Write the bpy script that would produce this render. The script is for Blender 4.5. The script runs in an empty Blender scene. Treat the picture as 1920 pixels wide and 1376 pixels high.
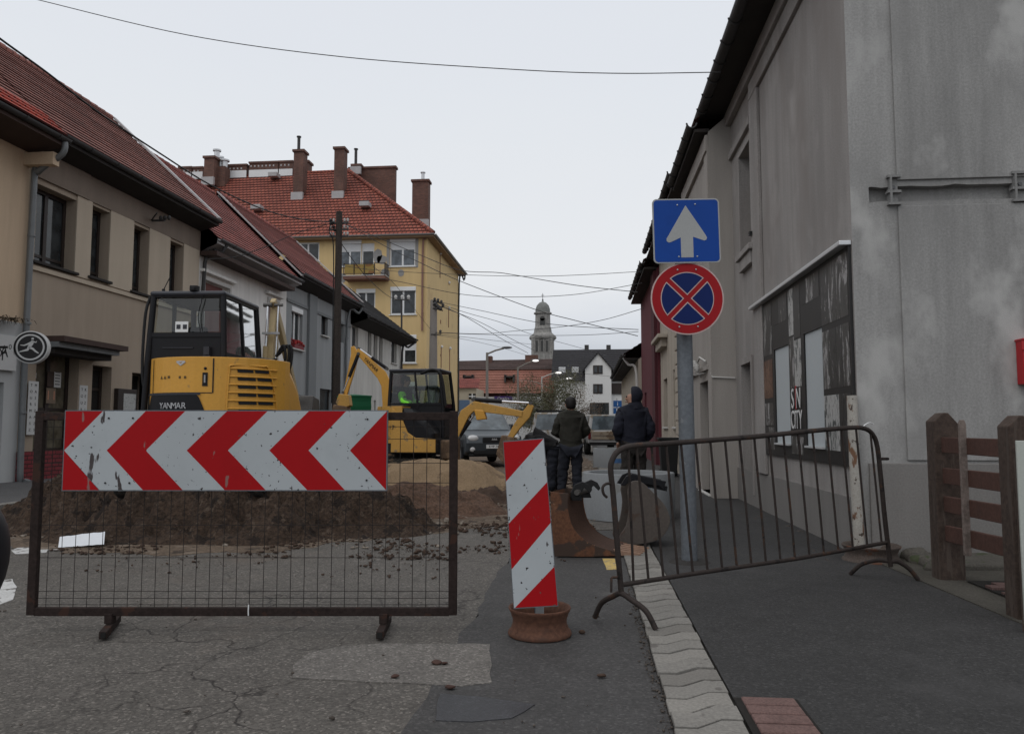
import bpy, bmesh, math, random
from mathutils import Vector as V, Matrix, noise
random.seed(11)
sc = bpy.context.scene
COL = sc.collection
R = math.radians
sin, cos, pi = math.sin, math.cos, math.pi
# ---------------------------------------------------------------- camera frame
F, CX, CY, EYE = 1450.0, 960.0, 688.0, 1.25
PSI, TH = R(5.5), math.atan(112 / 1450)
CAM = V((0, 0, EYE))
RT = V((cos(PSI), sin(PSI), 0))
FH = V((-sin(PSI), cos(PSI), 0))
FW = FH * cos(TH) + V((0, 0, sin(TH)))
UP = FH * -sin(TH) + V((0, 0, cos(TH)))
def ray(px, py): return FW * F + RT * (px - CX) - UP * (py - CY)
def onX(px, py, X): d = ray(px, py); return CAM + d * (X / d.x)
def onY(px, py, Y): d = ray(px, py); return CAM + d * (Y / d.y)
def onZ(px, py, Z=0.0): d = ray(px, py); return CAM + d * ((Z - EYE) / d.z)
def onD(px, py, D): d = ray(px, py); return CAM + d * (D / d.dot(FH))
X3, Y3, Z3 = V((1, 0, 0)), V((0, 1, 0)), V((0, 0, 1))

# ---------------------------------------------------------------- mesh builder
class MB:
    def __init__(s): s.v = []; s.f = []; s.mi = []; s.sm = []; s.uv = []; s.mats = []; s.cur = 0
    def use(s, m):
        if m not in s.mats: s.mats.append(m)
        s.cur = s.mats.index(m); return s
    def add(s, vs, fs, smooth=False, uvs=None):
        b = len(s.v); s.v += [V(p) for p in vs]
        for i, f in enumerate(fs):
            s.f.append([b + k for k in f]); s.mi.append(s.cur); s.sm.append(smooth)
            s.uv.append(uvs[i] if uvs else None)
        return s
    def quad(s, a, b, c, d, uv=None): return s.add([a, b, c, d], [(0, 1, 2, 3)], uvs=[uv] if uv else None)
    def box(s, c, d, M=None):
        c = V(c); hx, hy, hz = d[0] / 2, d[1] / 2, d[2] / 2
        vs = [V((x, y, z)) for x in (-hx, hx) for y in (-hy, hy) for z in (-hz, hz)]
        if M is not None: vs = [M @ p for p in vs]
        return s.add([c + p for p in vs], [(0, 1, 3, 2), (4, 6, 7, 5), (0, 4, 5, 1), (2, 3, 7, 6), (0, 2, 6, 4), (1, 5, 7, 3)])
    def box2(s, a, b):
        a, b = V(a), V(b); return s.box((a + b) / 2, [abs(b[i] - a[i]) for i in range(3)])
    def bar(s, a, b, w, h, up=Z3):
        a, b = V(a), V(b); d = b - a; L = d.length; y = d.normalized()
        x = y.cross(up)
        if x.length < 1e-4: x = y.cross(X3)
        x.normalize(); z = x.cross(y)
        M = Matrix((x, y, z)).transposed()
        return s.box((a + b) / 2, (w, L, h), M)
    def tube(s, pts, r, n=8, caps=True, smooth=True):
        pts = [V(p) for p in pts]; m = len(pts)
        rs = r if isinstance(r, (list, tuple)) else [r] * m
        T = [(pts[min(i + 1, m - 1)] - pts[max(i - 1, 0)]).normalized() for i in range(m)]
        a = T[0].cross(Z3)
        if a.length < .05: a = T[0].cross(X3)
        a.normalize(); vs = []
        for i in range(m):
            a = a - T[i] * a.dot(T[i]); a.normalize(); b = T[i].cross(a)
            vs += [pts[i] + (a * cos(2 * pi * k / n) + b * sin(2 * pi * k / n)) * rs[i] for k in range(n)]
        fs = [(i * n + k, i * n + (k + 1) % n, (i + 1) * n + (k + 1) % n, (i + 1) * n + k) for i in range(m - 1) for k in range(n)]
        s.add(vs, fs, smooth)
        if caps:
            s.add(vs[:n], [tuple(range(n))]); s.add(vs[-n:], [tuple(range(n))])
        return s
    def cyl(s, a, b, r0, r1=None, n=14): return s.tube([a, b], [r0, r0 if r1 is None else r1], n)
    def prism(s, poly, O, U, W, depth):
        """poly of (u,w) in the plane O,U,W, pushed by depth along U x W"""
        O, U, W = V(O), V(U), V(W); N = U.cross(W).normalized() * depth; n = len(poly)
        p = [O + U * a + W * b for a, b in poly]
        s.add(p + [q + N for q in p], [tuple(range(n))[::-1], tuple(range(n, 2 * n))] + [(i, (i + 1) % n, n + (i + 1) % n, n + i) for i in range(n)])
        return s
    def lathe(s, prof, O, ax=Z3, n=20, smooth=True, arc=2 * pi):
        O = V(O); ax = V(ax).normalized(); a = ax.cross(Y3)
        if a.length < .1: a = ax.cross(X3)
        a.normalize(); b = ax.cross(a); full = abs(arc - 2 * pi) < 1e-6; k2 = n if full else n + 1
        vs = [O + ax * z + (a * cos(arc * k / n) + b * sin(arc * k / n)) * r for r, z in prof for k in range(k2)]
        fs = [(i * k2 + k, i * k2 + (k + 1) % k2, (i + 1) * k2 + (k + 1) % k2, (i + 1) * k2 + k) for i in range(len(prof) - 1) for k in range(n)]
        return s.add(vs, fs, smooth)
    def ball(s, c, r, n=12, m=8, M=None):
        c = V(c); rx, ry, rz = r if isinstance(r, (tuple, list)) else (r, r, r); vs = []
        for i in range(m + 1):
            t = pi * i / m
            for k in range(n):
                p = V((rx * sin(t) * cos(2 * pi * k / n), ry * sin(t) * sin(2 * pi * k / n), rz * cos(t)))
                vs.append(c + (M @ p if M is not None else p))
        fs = [(i * n + k, i * n + (k + 1) % n, (i + 1) * n + (k + 1) % n, (i + 1) * n + k) for i in range(m) for k in range(n)]
        return s.add(vs, fs, True)
    def build(s, name, parent=None, mat=None, local=False, bevel=0, seg=2, label=None, merge=False, subsurf=0):
        me = bpy.data.meshes.new(name)
        me.from_pydata([tuple(p) for p in s.v], [], s.f)
        ms = s.mats or [mat]
        for m in ms: me.materials.append(m)
        me.polygons.foreach_set('material_index', s.mi); me.polygons.foreach_set('use_smooth', s.sm)
        ul = me.uv_layers.new(name='UVMap'); k = 0
        for p, uv in zip(me.polygons, s.uv):
            if uv is None:
                n = p.normal
                if abs(n.z) > .985: ua, va = X3, Y3
                else: ua = Z3.cross(n).normalized(); va = n.cross(ua)
                for li in p.loop_indices:
                    q = me.vertices[me.loops[li].vertex_index].co; ul.data[li].uv = (q.dot(ua), q.dot(va))
            else:
                for li, w in zip(p.loop_indices, uv): ul.data[li].uv = w
        bm = bmesh.new(); bm.from_mesh(me)
        if merge or bevel: bmesh.ops.remove_doubles(bm, verts=bm.verts, dist=1e-5)
        bmesh.ops.recalc_face_normals(bm, faces=bm.faces)
        bm.to_mesh(me); bm.free()
        o = bpy.data.objects.new(name, me); COL.objects.link(o)
        put(o, parent, local)
        if bevel:
            b = o.modifiers.new('b', 'BEVEL'); b.width = bevel; b.segments = seg; b.limit_method = 'ANGLE'; b.angle_limit = R(35)
            b.harden_normals = False
        if subsurf:
            b = o.modifiers.new('s', 'SUBSURF'); b.levels = b.render_levels = subsurf
        if label: o['label'] = label
        return o
def put(o, parent, local=False):
    if parent is None: return
    o.parent = parent
    if parent.type == 'EMPTY' and not local: o.matrix_parent_inverse = Matrix.Translation(-parent.location)
def tag(o, label, cat=None, group=None, kind=None):
    if label: o['label'] = label
    if cat: o['category'] = cat
    if group: o['group'] = group
    if kind: o['kind'] = kind
    return o
def thing(name, label, cat, loc=(0, 0, 0), rz=0, group=None):
    o = bpy.data.objects.new(name, None); COL.objects.link(o); o.empty_display_size = .3
    o.location = loc; o.rotation_euler = (0, 0, rz)
    return tag(o, label, cat, group)
def struct(o): o['kind'] = 'structure'; return o
def text(name, s, size, m, parent, O, U, W, local=False, ext=.004, align='CENTER', sx=1.0):
    cu = bpy.data.curves.new(name, 'FONT'); cu.body = s; cu.size = size; cu.extrude = ext; cu.align_x = align; cu.align_y = 'CENTER'
    cu.resolution_u = 3
    t = bpy.data.objects.new(name, cu); COL.objects.link(t)
    bpy.context.view_layer.update()
    me = bpy.data.meshes.new_from_object(t.evaluated_get(bpy.context.evaluated_depsgraph_get()))
    bpy.data.objects.remove(t); U, W = V(U).normalized(), V(W).normalized(); N = U.cross(W)
    for v in me.vertices: v.co = V(O) + U * v.co.x * sx + W * v.co.y + N * v.co.z
    me.materials.clear(); me.materials.append(m)
    o = bpy.data.objects.new(name, me); COL.objects.link(o); put(o, parent, local); return o
def smooth_pts(pts, k=6):
    """Catmull-Rom through pts"""
    out = []; P = [V(p) for p in pts]; P = [P[0] * 2 - P[1]] + P + [P[-1] * 2 - P[-2]]
    for i in range(1, len(P) - 2):
        for j in range(k):
            t = j / k; a, b, c, d = P[i - 1:i + 3]
            out.append(.5 * (2 * b + (c - a) * t + (2 * a - 5 * b + 4 * c - d) * t * t + (3 * b - a - 3 * c + d) * t ** 3))
    return out + [P[-2]]
def skin(name, joints, edges, m, parent=None, local=True, sub=2, folds=0):
    """joints: list of (x,y,z,rx[,ry]); grown with a Skin modifier and baked to one continuous mesh"""
    me = bpy.data.meshes.new(name); me.from_pydata([j[:3] for j in joints], edges, [])
    o = bpy.data.objects.new(name, me); COL.objects.link(o)
    o.modifiers.new('k', 'SKIN')
    if not me.skin_vertices: me.attributes.new('x', 'FLOAT', 'POINT')
    sv = me.skin_vertices[0].data
    for i, j in enumerate(joints): sv[i].radius = (j[3], j[4] if len(j) > 4 else j[3]); sv[i].use_root = (i == 0)
    s = o.modifiers.new('s', 'SUBSURF'); s.levels = s.render_levels = sub
    bpy.context.view_layer.update()
    m2 = bpy.data.meshes.new_from_object(o.evaluated_get(bpy.context.evaluated_depsgraph_get()))
    bpy.data.objects.remove(o); m2.materials.clear(); m2.materials.append(m)
    for p in m2.polygons: p.use_smooth = True
    if folds:
        for v in m2.vertices: q = v.co.copy(); v.co += v.normal * folds * (noise.noise(V((q.x * 7, q.y * 7, q.z * 13))) + .6 * noise.noise(V((q.x * 15, q.y * 15, q.z * 26))))
    o = bpy.data.objects.new(name, m2); COL.objects.link(o); put(o, parent, local); return o
def copy_tree(o, parent=None):
    c = o.copy(); COL.objects.link(c)
    if parent: c.parent = parent; c.matrix_parent_inverse = o.matrix_parent_inverse
    for ch in o.children: copy_tree(ch, c)
    return c

# ---------------------------------------------------------------- materials
class NT:
    def __init__(s, name):
        s.m = bpy.data.materials.new(name); s.m.use_nodes = True; s.t = s.m.node_tree; s.t.nodes.clear()
        s.out = s.n('ShaderNodeOutputMaterial'); s.b = s.n('ShaderNodeBsdfPrincipled'); s.l(s.b.outputs[0], s.out.inputs[0])
        s.tc = s.n('ShaderNodeTexCoord')
    def n(s, t, **k):
        x = s.t.nodes.new(t)
        for a, b in k.items(): setattr(x, a, b)
        return x
    def l(s, a, b): s.t.links.new(a, b)
    def inp(s, x, v):
        if hasattr(v, 'links'): s.l(v, x)
        else: x.default_value = v
    def noise(s, scale, detail=5, rough=.6, vec='Object', st=None, dist=0):
        x = s.n('ShaderNodeTexNoise'); x.inputs['Scale'].default_value = scale; x.inputs['Detail'].default_value = detail
        x.inputs['Roughness'].default_value = rough; x.inputs['Distortion'].default_value = dist
        s.l(s.map(vec, st), x.inputs['Vector']); return x.outputs[0]
    def map(s, vec='Object', st=None):
        o = s.tc.outputs[vec]
        if st is None: return o
        mp = s.n('ShaderNodeMapping'); mp.inputs['Scale'].default_value = st; s.l(o, mp.inputs[0]); return mp.outputs[0]
    def ramp(s, f, stops, const=False):
        r = s.n('ShaderNodeValToRGB'); e = r.color_ramp.elements
        if const: r.color_ramp.interpolation = 'CONSTANT'
        while len(e) < len(stops): e.new(.5)
        for el, (p, c) in zip(e, stops):
            el.position = p; el.color = (c, c, c, 1) if isinstance(c, (int, float)) else (*c, 1)
        s.l(f, r.inputs[0]); return r.outputs[0]
    def mix(s, f, a, b, mode='MIX'):
        x = s.n('ShaderNodeMixRGB', blend_type=mode)
        s.inp(x.inputs[0], f)
        for i, q in ((1, a), (2, b)):
            if isinstance(q, (tuple, list)): q = (*q[:3], 1)
            elif isinstance(q, (int, float)): q = (q, q, q, 1)
            s.inp(x.inputs[i], q)
        return x.outputs[0]
    def math(s, op, a, b=0.0):
        x = s.n('ShaderNodeMath', operation=op); s.inp(x.inputs[0], a); s.inp(x.inputs[1], b); return x.outputs[0]
    def bump(s, h, strength=.3, dist=.01):
        x = s.n('ShaderNodeBump'); x.inputs['Strength'].default_value = strength; x.inputs['Distance'].default_value = dist
        s.l(h, x.inputs['Height']); s.l(x.outputs[0], s.b.inputs['Normal'])
    def done(s, col, rough=.8, metal=0, spec=.4):
        s.inp(s.b.inputs['Base Color'], (*col, 1) if isinstance(col, (tuple, list)) else col)
        s.inp(s.b.inputs['Roughness'], rough); s.b.inputs['Metallic'].default_value = metal
        s.b.inputs['Specular IOR Level'].default_value = spec
        return s.m
MATS = {}
def mat(name, col, rough=.8, var=.14, scl=1.2, fine=.08, fs=60, bump=.0, bs=80, bd=.004, metal=0, spec=.35, streak=0, spots=None, spots2=None):
    if name in MATS: return MATS[name]
    t = NT(name)
    c = t.mix(t.noise(scl, 6), tuple(x * (1 - 1.6 * var) for x in col), tuple(x * (1 + 1.6 * var) for x in col))
    c = t.mix(1.0, c, t.ramp(t.noise(fs, 3), [(.3, 1 - 1.5 * fine), (.7, 1 + 1.5 * fine)]), 'MULTIPLY') if fine else c
    if streak:
        c = t.mix(1.0, c, t.ramp(t.noise(1.0, 7, .65, st=(2.6, 2.6, .22)), [(.35, 1 - streak), (.6, 1.0)]), 'MULTIPLY')
    for sp in (spots, spots2):
        if sp:
            colr, thr, ss = sp[:3]; st = sp[3] if len(sp) > 3 else None; sof = sp[4] if len(sp) > 4 else .03
            c = t.mix(t.ramp(t.noise(ss, 4, .55, st=st), [(thr, 0.0), (thr + sof, 1.0)]), c, colr)
    if bump: t.bump(t.noise(bs, 5, .65), bump, bd)
    MATS[name] = t.done(c, rough, metal, spec); return MATS[name]
def brick(name, c1, c2, mortar, bw, rh, ms, rough=.85, bump=.5, var=.2, sq=1.0, offs=.5, bias=0.0, bd=.01):
    t = NT(name); b = t.n('ShaderNodeTexBrick'); t.l(t.tc.outputs['UV'], b.inputs['Vector'])
    b.offset = offs
    for k, q in (('Color1', (*c1, 1)), ('Color2', (*c2, 1)), ('Mortar', (*mortar, 1)), ('Scale', 1.0), ('Mortar Size', ms), ('Mortar Smooth', .15), ('Bias', bias), ('Brick Width', bw), ('Row Height', rh)):
        b.inputs[k].default_value = q
    c = t.mix(1.0, b.outputs[0], t.ramp(t.noise(.7, 7, .65), [(.3, 1 - var), (.7, 1 + var)]), 'MULTIPLY')
    c = t.mix(1.0, c, t.ramp(t.noise(25, 3), [(.3, .85), (.7, 1.15)]), 'MULTIPLY')
    t.bump(t.math('SUBTRACT', 1.0, b.outputs['Fac']), bump, bd)
    return t.done(c, rough)
def glassy(name, tint=(.75, .8, .78), refl=.12):
    t = NT(name); t.t.nodes.remove(t.b)
    tr = t.n('ShaderNodeBsdfTransparent'); tr.inputs[0].default_value = (*tint, 1)
    gl = t.n('ShaderNodeBsdfGlossy'); gl.inputs['Roughness'].default_value = .03
    fr = t.n('ShaderNodeLayerWeight'); fr.inputs[0].default_value = .35
    mx = t.n('ShaderNodeMixShader'); t.l(t.math('ADD', t.math('MULTIPLY', fr.outputs['Fresnel'], .8), refl * .3), mx.inputs[0])
    t.l(tr.outputs[0], mx.inputs[1]); t.l(gl.outputs[0], mx.inputs[2]); t.l(mx.outputs[0], t.out.inputs[0])
    return t.m
def pane_mat(name, col=(.015, .018, .02), spec=.5, rough=.06):
    t = NT(name)
    c = t.mix(t.ramp(t.noise(2.2, 3), [(.4, 0.0), (.65, 1.0)]), col, tuple(x * 2.2 + .01 for x in col))
    t.bump(t.noise(1.5, 2), .04, .02)
    return t.done(c, rough, 0, spec)
# ---------------------------------------------------------------- camera, sky, sun
cd = bpy.data.cameras.new('camera'); cam = bpy.data.objects.new('camera', cd); COL.objects.link(cam)
cam.location = CAM; cam.rotation_euler = (pi / 2 + TH, 0, PSI); cd.sensor_width = 36; cd.lens = F * 36 / 1920
cd.clip_start = .05; cd.clip_end = 3000; sc.camera = cam
sc.view_settings.view_transform = 'Standard'; sc.view_settings.look = 'None'; sc.view_settings.exposure = 0; sc.view_settings.gamma = 1
SUN_EL, SUN_ROT = R(48), R(215)
w = bpy.data.worlds.new('World'); sc.world = w; w.use_nodes = True
nt = w.node_tree; nt.nodes.clear()
def wn(t, **k):
    x = nt.nodes.new(t)
    for a, b in k.items(): setattr(x, a, b)
    return x
L = nt.links.new
wo, bg, tc = wn('ShaderNodeOutputWorld'), wn('ShaderNodeBackground'), wn('ShaderNodeTexCoord')
sky = wn('ShaderNodeTexSky', sky_type='NISHITA'); sky.sun_disc = False; sky.sun_elevation = SUN_EL; sky.sun_rotation = SUN_ROT
sep = wn('ShaderNodeSeparateXYZ'); L(tc.outputs['Generated'], sep.inputs[0])
mp = wn('ShaderNodeMapping'); mp.inputs['Scale'].default_value = (1.6, 1.6, 7); L(tc.outputs['Generated'], mp.inputs[0])
nz = wn('ShaderNodeTexNoise'); nz.inputs['Scale'].default_value = 1.4; nz.inputs['Detail'].default_value = 7; L(mp.outputs[0], nz.inputs['Vector'])
ad = wn('ShaderNodeMath', operation='MULTIPLY_ADD'); ad.inputs[1].default_value = .19; L(nz.outputs[0], ad.inputs[0]); L(sep.outputs[2], ad.inputs[2])
rp = wn('ShaderNodeValToRGB'); e = rp.color_ramp.elements
stops = [(0.0, (.30, .31, .33)), (.10, (.55, .57, .62)), (.19, (.57, .60, .655)), (.245, (.73, .755, .80)), (.31, (.84, .855, .875)), (.45, (.80, .83, .87)), (.62, (.78, .81, .865)), (1.0, (1.08, 1.09, 1.11))]
while len(e) < len(stops): e.new(.5)
for el, (p, c) in zip(e, stops): el.position = p; el.color = (*c, 1)
L(ad.outputs[0], rp.inputs[0])
mx = wn('ShaderNodeMixRGB'); mx.inputs[0].default_value = .06
sk = wn('ShaderNodeMixRGB', blend_type='MULTIPLY'); sk.inputs[0].default_value = 1; sk.inputs[2].default_value = (.1, .1, .1, 1)
L(sky.outputs[0], sk.inputs[1]); L(rp.outputs[0], mx.inputs[1]); L(sk.outputs[0], mx.inputs[2])
L(mx.outputs[0], bg.inputs[0]); bg.inputs[1].default_value = 1.0; L(bg.outputs[0], wo.inputs[0])
sd = bpy.data.lights.new('sun', 'SUN'); sd.energy = .5; sd.angle = R(40); sd.color = (1, .97, .93)
so = bpy.data.objects.new('sun', sd); COL.objects.link(so)
so.rotation_euler = (pi / 2 - SUN_EL, 0, pi - SUN_ROT)

# ---------------------------------------------------------------- ground materials
def asphalt(name, col, crack=0.0, speck=.25, stain=None, rough=.85, cs=.8):
    t = NT(name)
    c = t.mix(t.noise(.45, 7, .65), tuple(x * .72 for x in col), tuple(x * 1.3 for x in col))
    c = t.mix(1.0, c, t.ramp(t.noise(4, 6, .7), [(.3, .86), (.7, 1.14)]), 'MULTIPLY')
    vo = t.n('ShaderNodeTexVoronoi', feature='F1'); vo.inputs['Scale'].default_value = 85; t.l(t.tc.outputs['Object'], vo.inputs['Vector'])
    sp = t.n('ShaderNodeSeparateColor'); t.l(vo.outputs['Color'], sp.inputs[0])
    c = t.mix(1.0, c, t.ramp(sp.outputs[0], [(0, 1 - speck), (.5, 1.0), (.86, 1 + .7 * speck), (1.0, 1 + 3.2 * speck)]), 'MULTIPLY')
    h = t.noise(130, 3, .7)
    if crack:
        mp = t.n('ShaderNodeMixRGB', blend_type='ADD'); mp.inputs[0].default_value = 1
        n1 = t.n('ShaderNodeTexNoise'); n1.inputs['Scale'].default_value = 2.2; n1.inputs['Detail'].default_value = 7; t.l(t.tc.outputs['Object'], n1.inputs['Vector'])
        s1 = t.mix(1.0, n1.outputs['Color'], .55, 'MULTIPLY'); t.l(t.tc.outputs['Object'], mp.inputs[1]); t.l(s1, mp.inputs[2])
        v2 = t.n('ShaderNodeTexVoronoi', feature='DISTANCE_TO_EDGE'); v2.inputs['Scale'].default_value = cs * 2.6
        mm = t.n('ShaderNodeMapping'); mm.inputs['Scale'].default_value = (.85, 1.0, 1); t.l(mp.outputs[0], mm.inputs[0]); t.l(mm.outputs[0], v2.inputs['Vector'])
        k = t.ramp(v2.outputs['Distance'], [(.004, .9), (.012, .4), (.022, 0.0)])
        k = t.math('MULTIPLY', k, t.ramp(t.noise(.7, 5), [(.42, 0.0), (.6, 1.0)]))
        k = t.math('MULTIPLY', k, crack)
        c = t.mix(k, c, (.016, .013, .012)); h = t.math('SUBTRACT', h, t.math('MULTIPLY', k, 1.5))
    if stain:
        for (sc_, lo, hi, cc, am) in stain:
            c = t.mix(t.math('MULTIPLY', t.ramp(t.noise(sc_, 6, .65), [(lo, 0.0), (hi, 1.0)]), am), c, cc)
    t.bump(h, .55, .006)
    return t.done(c, rough, 0, .35)
M_road = asphalt('old_asphalt', (.090, .082, .073), crack=.95, speck=.34, stain=[(.5, .56, .72, (.10, .075, .058), .6), (1.7, .62, .72, (.045, .035, .03), .7)])
M_new = asphalt('newer_asphalt', (.052, .050, .049), crack=.0, speck=.22, stain=[(1.3, .60, .72, (.12, .115, .11), .55), (.9, .6, .75, (.035, .033, .033), .6)])
M_walk = asphalt('footway_asphalt', (.034, .033, .0325), crack=.0, speck=.25, stain=[(.8, .55, .75, (.06, .058, .058), .7)])
M_patch = asphalt('pale_asphalt_patch', (.128, .118, .107), crack=.25, speck=.3)
M_wet = asphalt('damp_asphalt', (.038, .039, .043), speck=.16, rough=.5)
M_lwalk = asphalt('left_footway', (.085, .084, .085), speck=.2)
M_soilroad = mat('churned_soil', (.125, .092, .066), .95, .35, 1.4, .3, 22, bump=1.0, bs=9, bd=.08, spots=((.19, .15, .115), .60, 3.1), spots2=((.045, .033, .025), .60, 4.3))
M_far = mat('far_ground', (.09, .085, .075), .95, .2, .05)
M_paver = mat('concrete_paver', (.195, .185, .168), .9, .16, 1.6, .14, 70, bump=.35, bs=160, spots=((.12, .11, .10), .63, 7))
M_pav2 = mat('concrete_paver_dark', (.165, .155, .14), .9, .16, 1.6, .14, 70, bump=.35, bs=160); M_pav3 = mat('concrete_paver_light', (.22, .208, .188), .9, .16, 1.6, .14, 70, bump=.35, bs=160)
M_redpav = mat('red_paver', (.135, .082, .073), .9, .2, 5, .2, 90, bump=.35, bs=160)
M_joint = mat('joint_dirt', (.014, .012, .010), .95, .3, 20)
M_mark = mat('road_paint', (.48, .48, .47), .8, .12, 2, .1, spots=((.12, .11, .10), .56, 9))
M_ymark = mat('yellow_paint', (.5, .36, .12), .8, .15, 3, .1, spots=((.3, .24, .16), .55, 14))

def sheet(name, poly, z, m, label, cat=None):
    mb = MB(); n_ = len(poly); mb.add([(x, y, z) for x, y in poly] + [(x, y, z - .025) for x, y in poly], [tuple(range(n_))] + [(i, (i + 1) % n_, n_ + (i + 1) % n_, n_ + i) for i in range(n_)])
    o = mb.build(name, None, m); o['kind'] = 'structure'; o['label'] = label; return o
sheet('ground', [(-900, -60), (900, -60), (900, 1500), (-900, 1500)], -.03, M_far, 'bare far ground between the buildings')
JX = -.74
def wob(x, y0, y1, n=40, a=.05, sd=0): return [(x + a * noise.noise(V((i * .55, sd, 3.1))), y0 + (y1 - y0) * i / n) for i in range(n + 1)]
sheet('road', [(-8.6, -4), (JX, -4), (JX, 110), (-8.6, 110)], -.008, M_road, 'old cracked grey asphalt carriageway')
sheet('road_strip', wob(JX - .02, -4, 9.5, 60, .07, 1) + [(.36, 9.6), (.36, -4)], -.005, M_new, 'newer dark asphalt strip along the kerb')
sheet('road_strip_beyond', [(JX, 9.7), (.36, 9.7), (.36, 110), (JX, 110)], -.008, M_road, 'worn asphalt beside the kerb further up the street')
# pale patch and damp patch, traced on the ground
def gpoly(pts): return [tuple(onZ(x, y)[:2]) for x, y in pts]
def rough_poly(p, step=.12, a=.03, sd=5):
    out = []
    for i in range(len(p)):
        A, B = V((*p[i], 0)), V((*p[(i + 1) % len(p)], 0)); n = max(1, int((B - A).length / step))
        for k in range(n):
            q = A.lerp(B, k / n); w_ = noise.noise_vector(V((q.x * 4, q.y * 4, sd))) * a
            out.append((q.x + w_.x, q.y + w_.y))
    return out
sheet('asphalt_patch', rough_poly(gpoly([(550, 1268), (545, 1245), (575, 1222), (640, 1211), (720, 1204), (918, 1206), (919, 1278), (860, 1283), (700, 1278)]), sd=2), -.002, M_patch, 'pale rectangular asphalt patch in the road')
sheet('damp_patch', rough_poly(gpoly([(828, 1300), (900, 1305), (960, 1312), (1000, 1318), (960, 1345), (880, 1352), (812, 1350)]), .08, .02, 9), -.001, M_wet, 'dark damp patch on the asphalt')
# muddy ground around the works
sheet('dirt_ground', rough_poly([(-8.4, 9.6), (-7.6, 9.0), (-7.2, 8.3), (-6.2, 7.75), (-5.2, 7.45), (-4.2, 7.3), (-3.2, 7.7), (-2.4, 8.6), (-1.6, 9.3), (-.9, 10.2), (-.55, 10.9), (.25, 12.2), (.30, 24), (-.2, 34), (-8.2, 36), (-8.5, 22)], .12, .22, 4), -.004, M_soilroad, 'churned brown soil over the dug up road')
# pavements
mb = MB(); mb.box2((-12.3, -4, -.1), (-8.75, 110, .10)); o = struct(mb.build('pavement', None, M_lwalk)); o['label'] = 'grey asphalt pavement in front of the left houses'
mb = MB(); mb.use(M_paver)
for i in range(112):
    y = -4 + i * 1.0; mb.box2((-8.75, y + .01, -.1), (-8.60, y + .99, .11))
o = struct(mb.build('kerb', None, M_paver, bevel=.012)); o['label'] = 'grey concrete kerb of the left pavement'
mb = MB(); mb.add([(x, y, .012) for x, y in [(.66, -4), (9.0, -4), (9.0, 7.9), (3.0, 7.9), (3.0, 110), (.66, 110)]], [(0, 1, 2, 3, 4, 5)])
o = struct(mb.build('footway', None, M_walk)); o['label'] = 'smooth dark asphalt footway on the right'
# kerb strip of zig-zag concrete pavers
mb = MB(); mb.use(M_joint); mb.quad((.345, -2, -.002), (.655, -2, -.002), (.655, 60, -.002), (.345, 60, -.002)); mb.use(M_paver)
ZZ = [(.352, 0), (.445, 0), (.56, .105), (.648, .105)]; PIT = .178
for i in range(250):
    y0 = 1.2 + i * PIT; j = random.uniform(-.004, .004); sk_ = random.uniform(-.004, .004); zz = .018 + random.uniform(-.0035, .0035) + (.004 if i < 12 else 0)
    mb.use(random.choice((M_paver, M_paver, M_pav2, M_pav3)))
    top = [(x + j, y0 + dy + .0105 + sk_ * x, zz) for x, dy in ZZ] + [(x + j, y0 + dy + PIT - .0105 + sk_ * x, zz) for x, dy in ZZ[::-1]]
    n = len(top); mb.add(top + [(x, y, -.02) for x, y, z in top], [tuple(range(n))] + [(a, (a + 1) % n, n + (a + 1) % n, n + a) for a in range(n)])
o = struct(mb.build('kerb_strip', None, None, bevel=.003, seg=1)); o['label'] = 'flush strip of zigzag concrete pavers along the footway'
mb = MB(); mb.use(M_joint); mb.quad((.66, 1.5, .014), (.945, 1.5, .014), (.945, 3.735, .014), (.66, 3.735, .014)); mb.use(M_redpav)
for i in range(20):
    y0 = 3.62 - i * .108; x0 = .69 + .004 * random.random()
    mb.box2((x0, y0 + .008, -.01), (x0 + .235, y0 + .101, .024 + random.uniform(-.002, .003)))
o = struct(mb.build('red_paving', None, None, bevel=.004, seg=1)); o['label'] = 'column of red brick pavers let into the footway'
# painted road markings
for k, pts in enumerate([[(-14, 1088), (22, 1084), (31, 1098), (22, 1122), (-14, 1136)], [(22, 1030), (50, 1018), (98, 1021), (88, 1034), (30, 1037)], [(96, 1015), (235, 1012), (226, 1024), (90, 1030)], [(44, 1006), (120, 1003), (118, 1008), (40, 1012)]]):
    mk = sheet('road_marking', rough_poly(gpoly(pts), .1, .015, k), -.005, M_mark, 'worn white paint on the road at the left'); 
sheet('yellow_marking', rough_poly(gpoly([(1130, 1046), (1152, 1046), (1156, 1066), (1137, 1067)]), .05, .01, 3), -.002, M_ymark, 'small worn yellow paint mark beside the kerb strip')
# ---------------------------------------------------------------- house helpers
M_tile = brick('brown_red_roof_tile', (.29, .112, .088), (.20, .08, .064), (.075, .028, .022), .23, .23, .018, bump=.8, var=.3, bd=.03)
M_tile2 = brick('red_roof_tile', (.34, .098, .08), (.24, .074, .062), (.08, .024, .02), .23, .23, .02, bump=.8, var=.28, bd=.03)
M_tile3 = brick('orange_red_roof_tile', (.30, .085, .055), (.23, .062, .042), (.07, .022, .016), .3, .42, .035, bump=.8, var=.2, bd=.04)
M_tilebright = brick('bright_red_roof_tile', (.42, .075, .045), (.34, .06, .04), (.09, .018, .015), .23, .23, .02, bump=.8, var=.2, bd=.03)
M_slate = brick('dark_slate', (.035, .034, .036), (.026, .025, .027), (.012, .012, .012), .3, .25, .012, bump=.5, var=.25)
M_gutter = mat('zinc_gutter', (.12, .12, .125), .55, .2, 3, .08, metal=.3)
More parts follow.
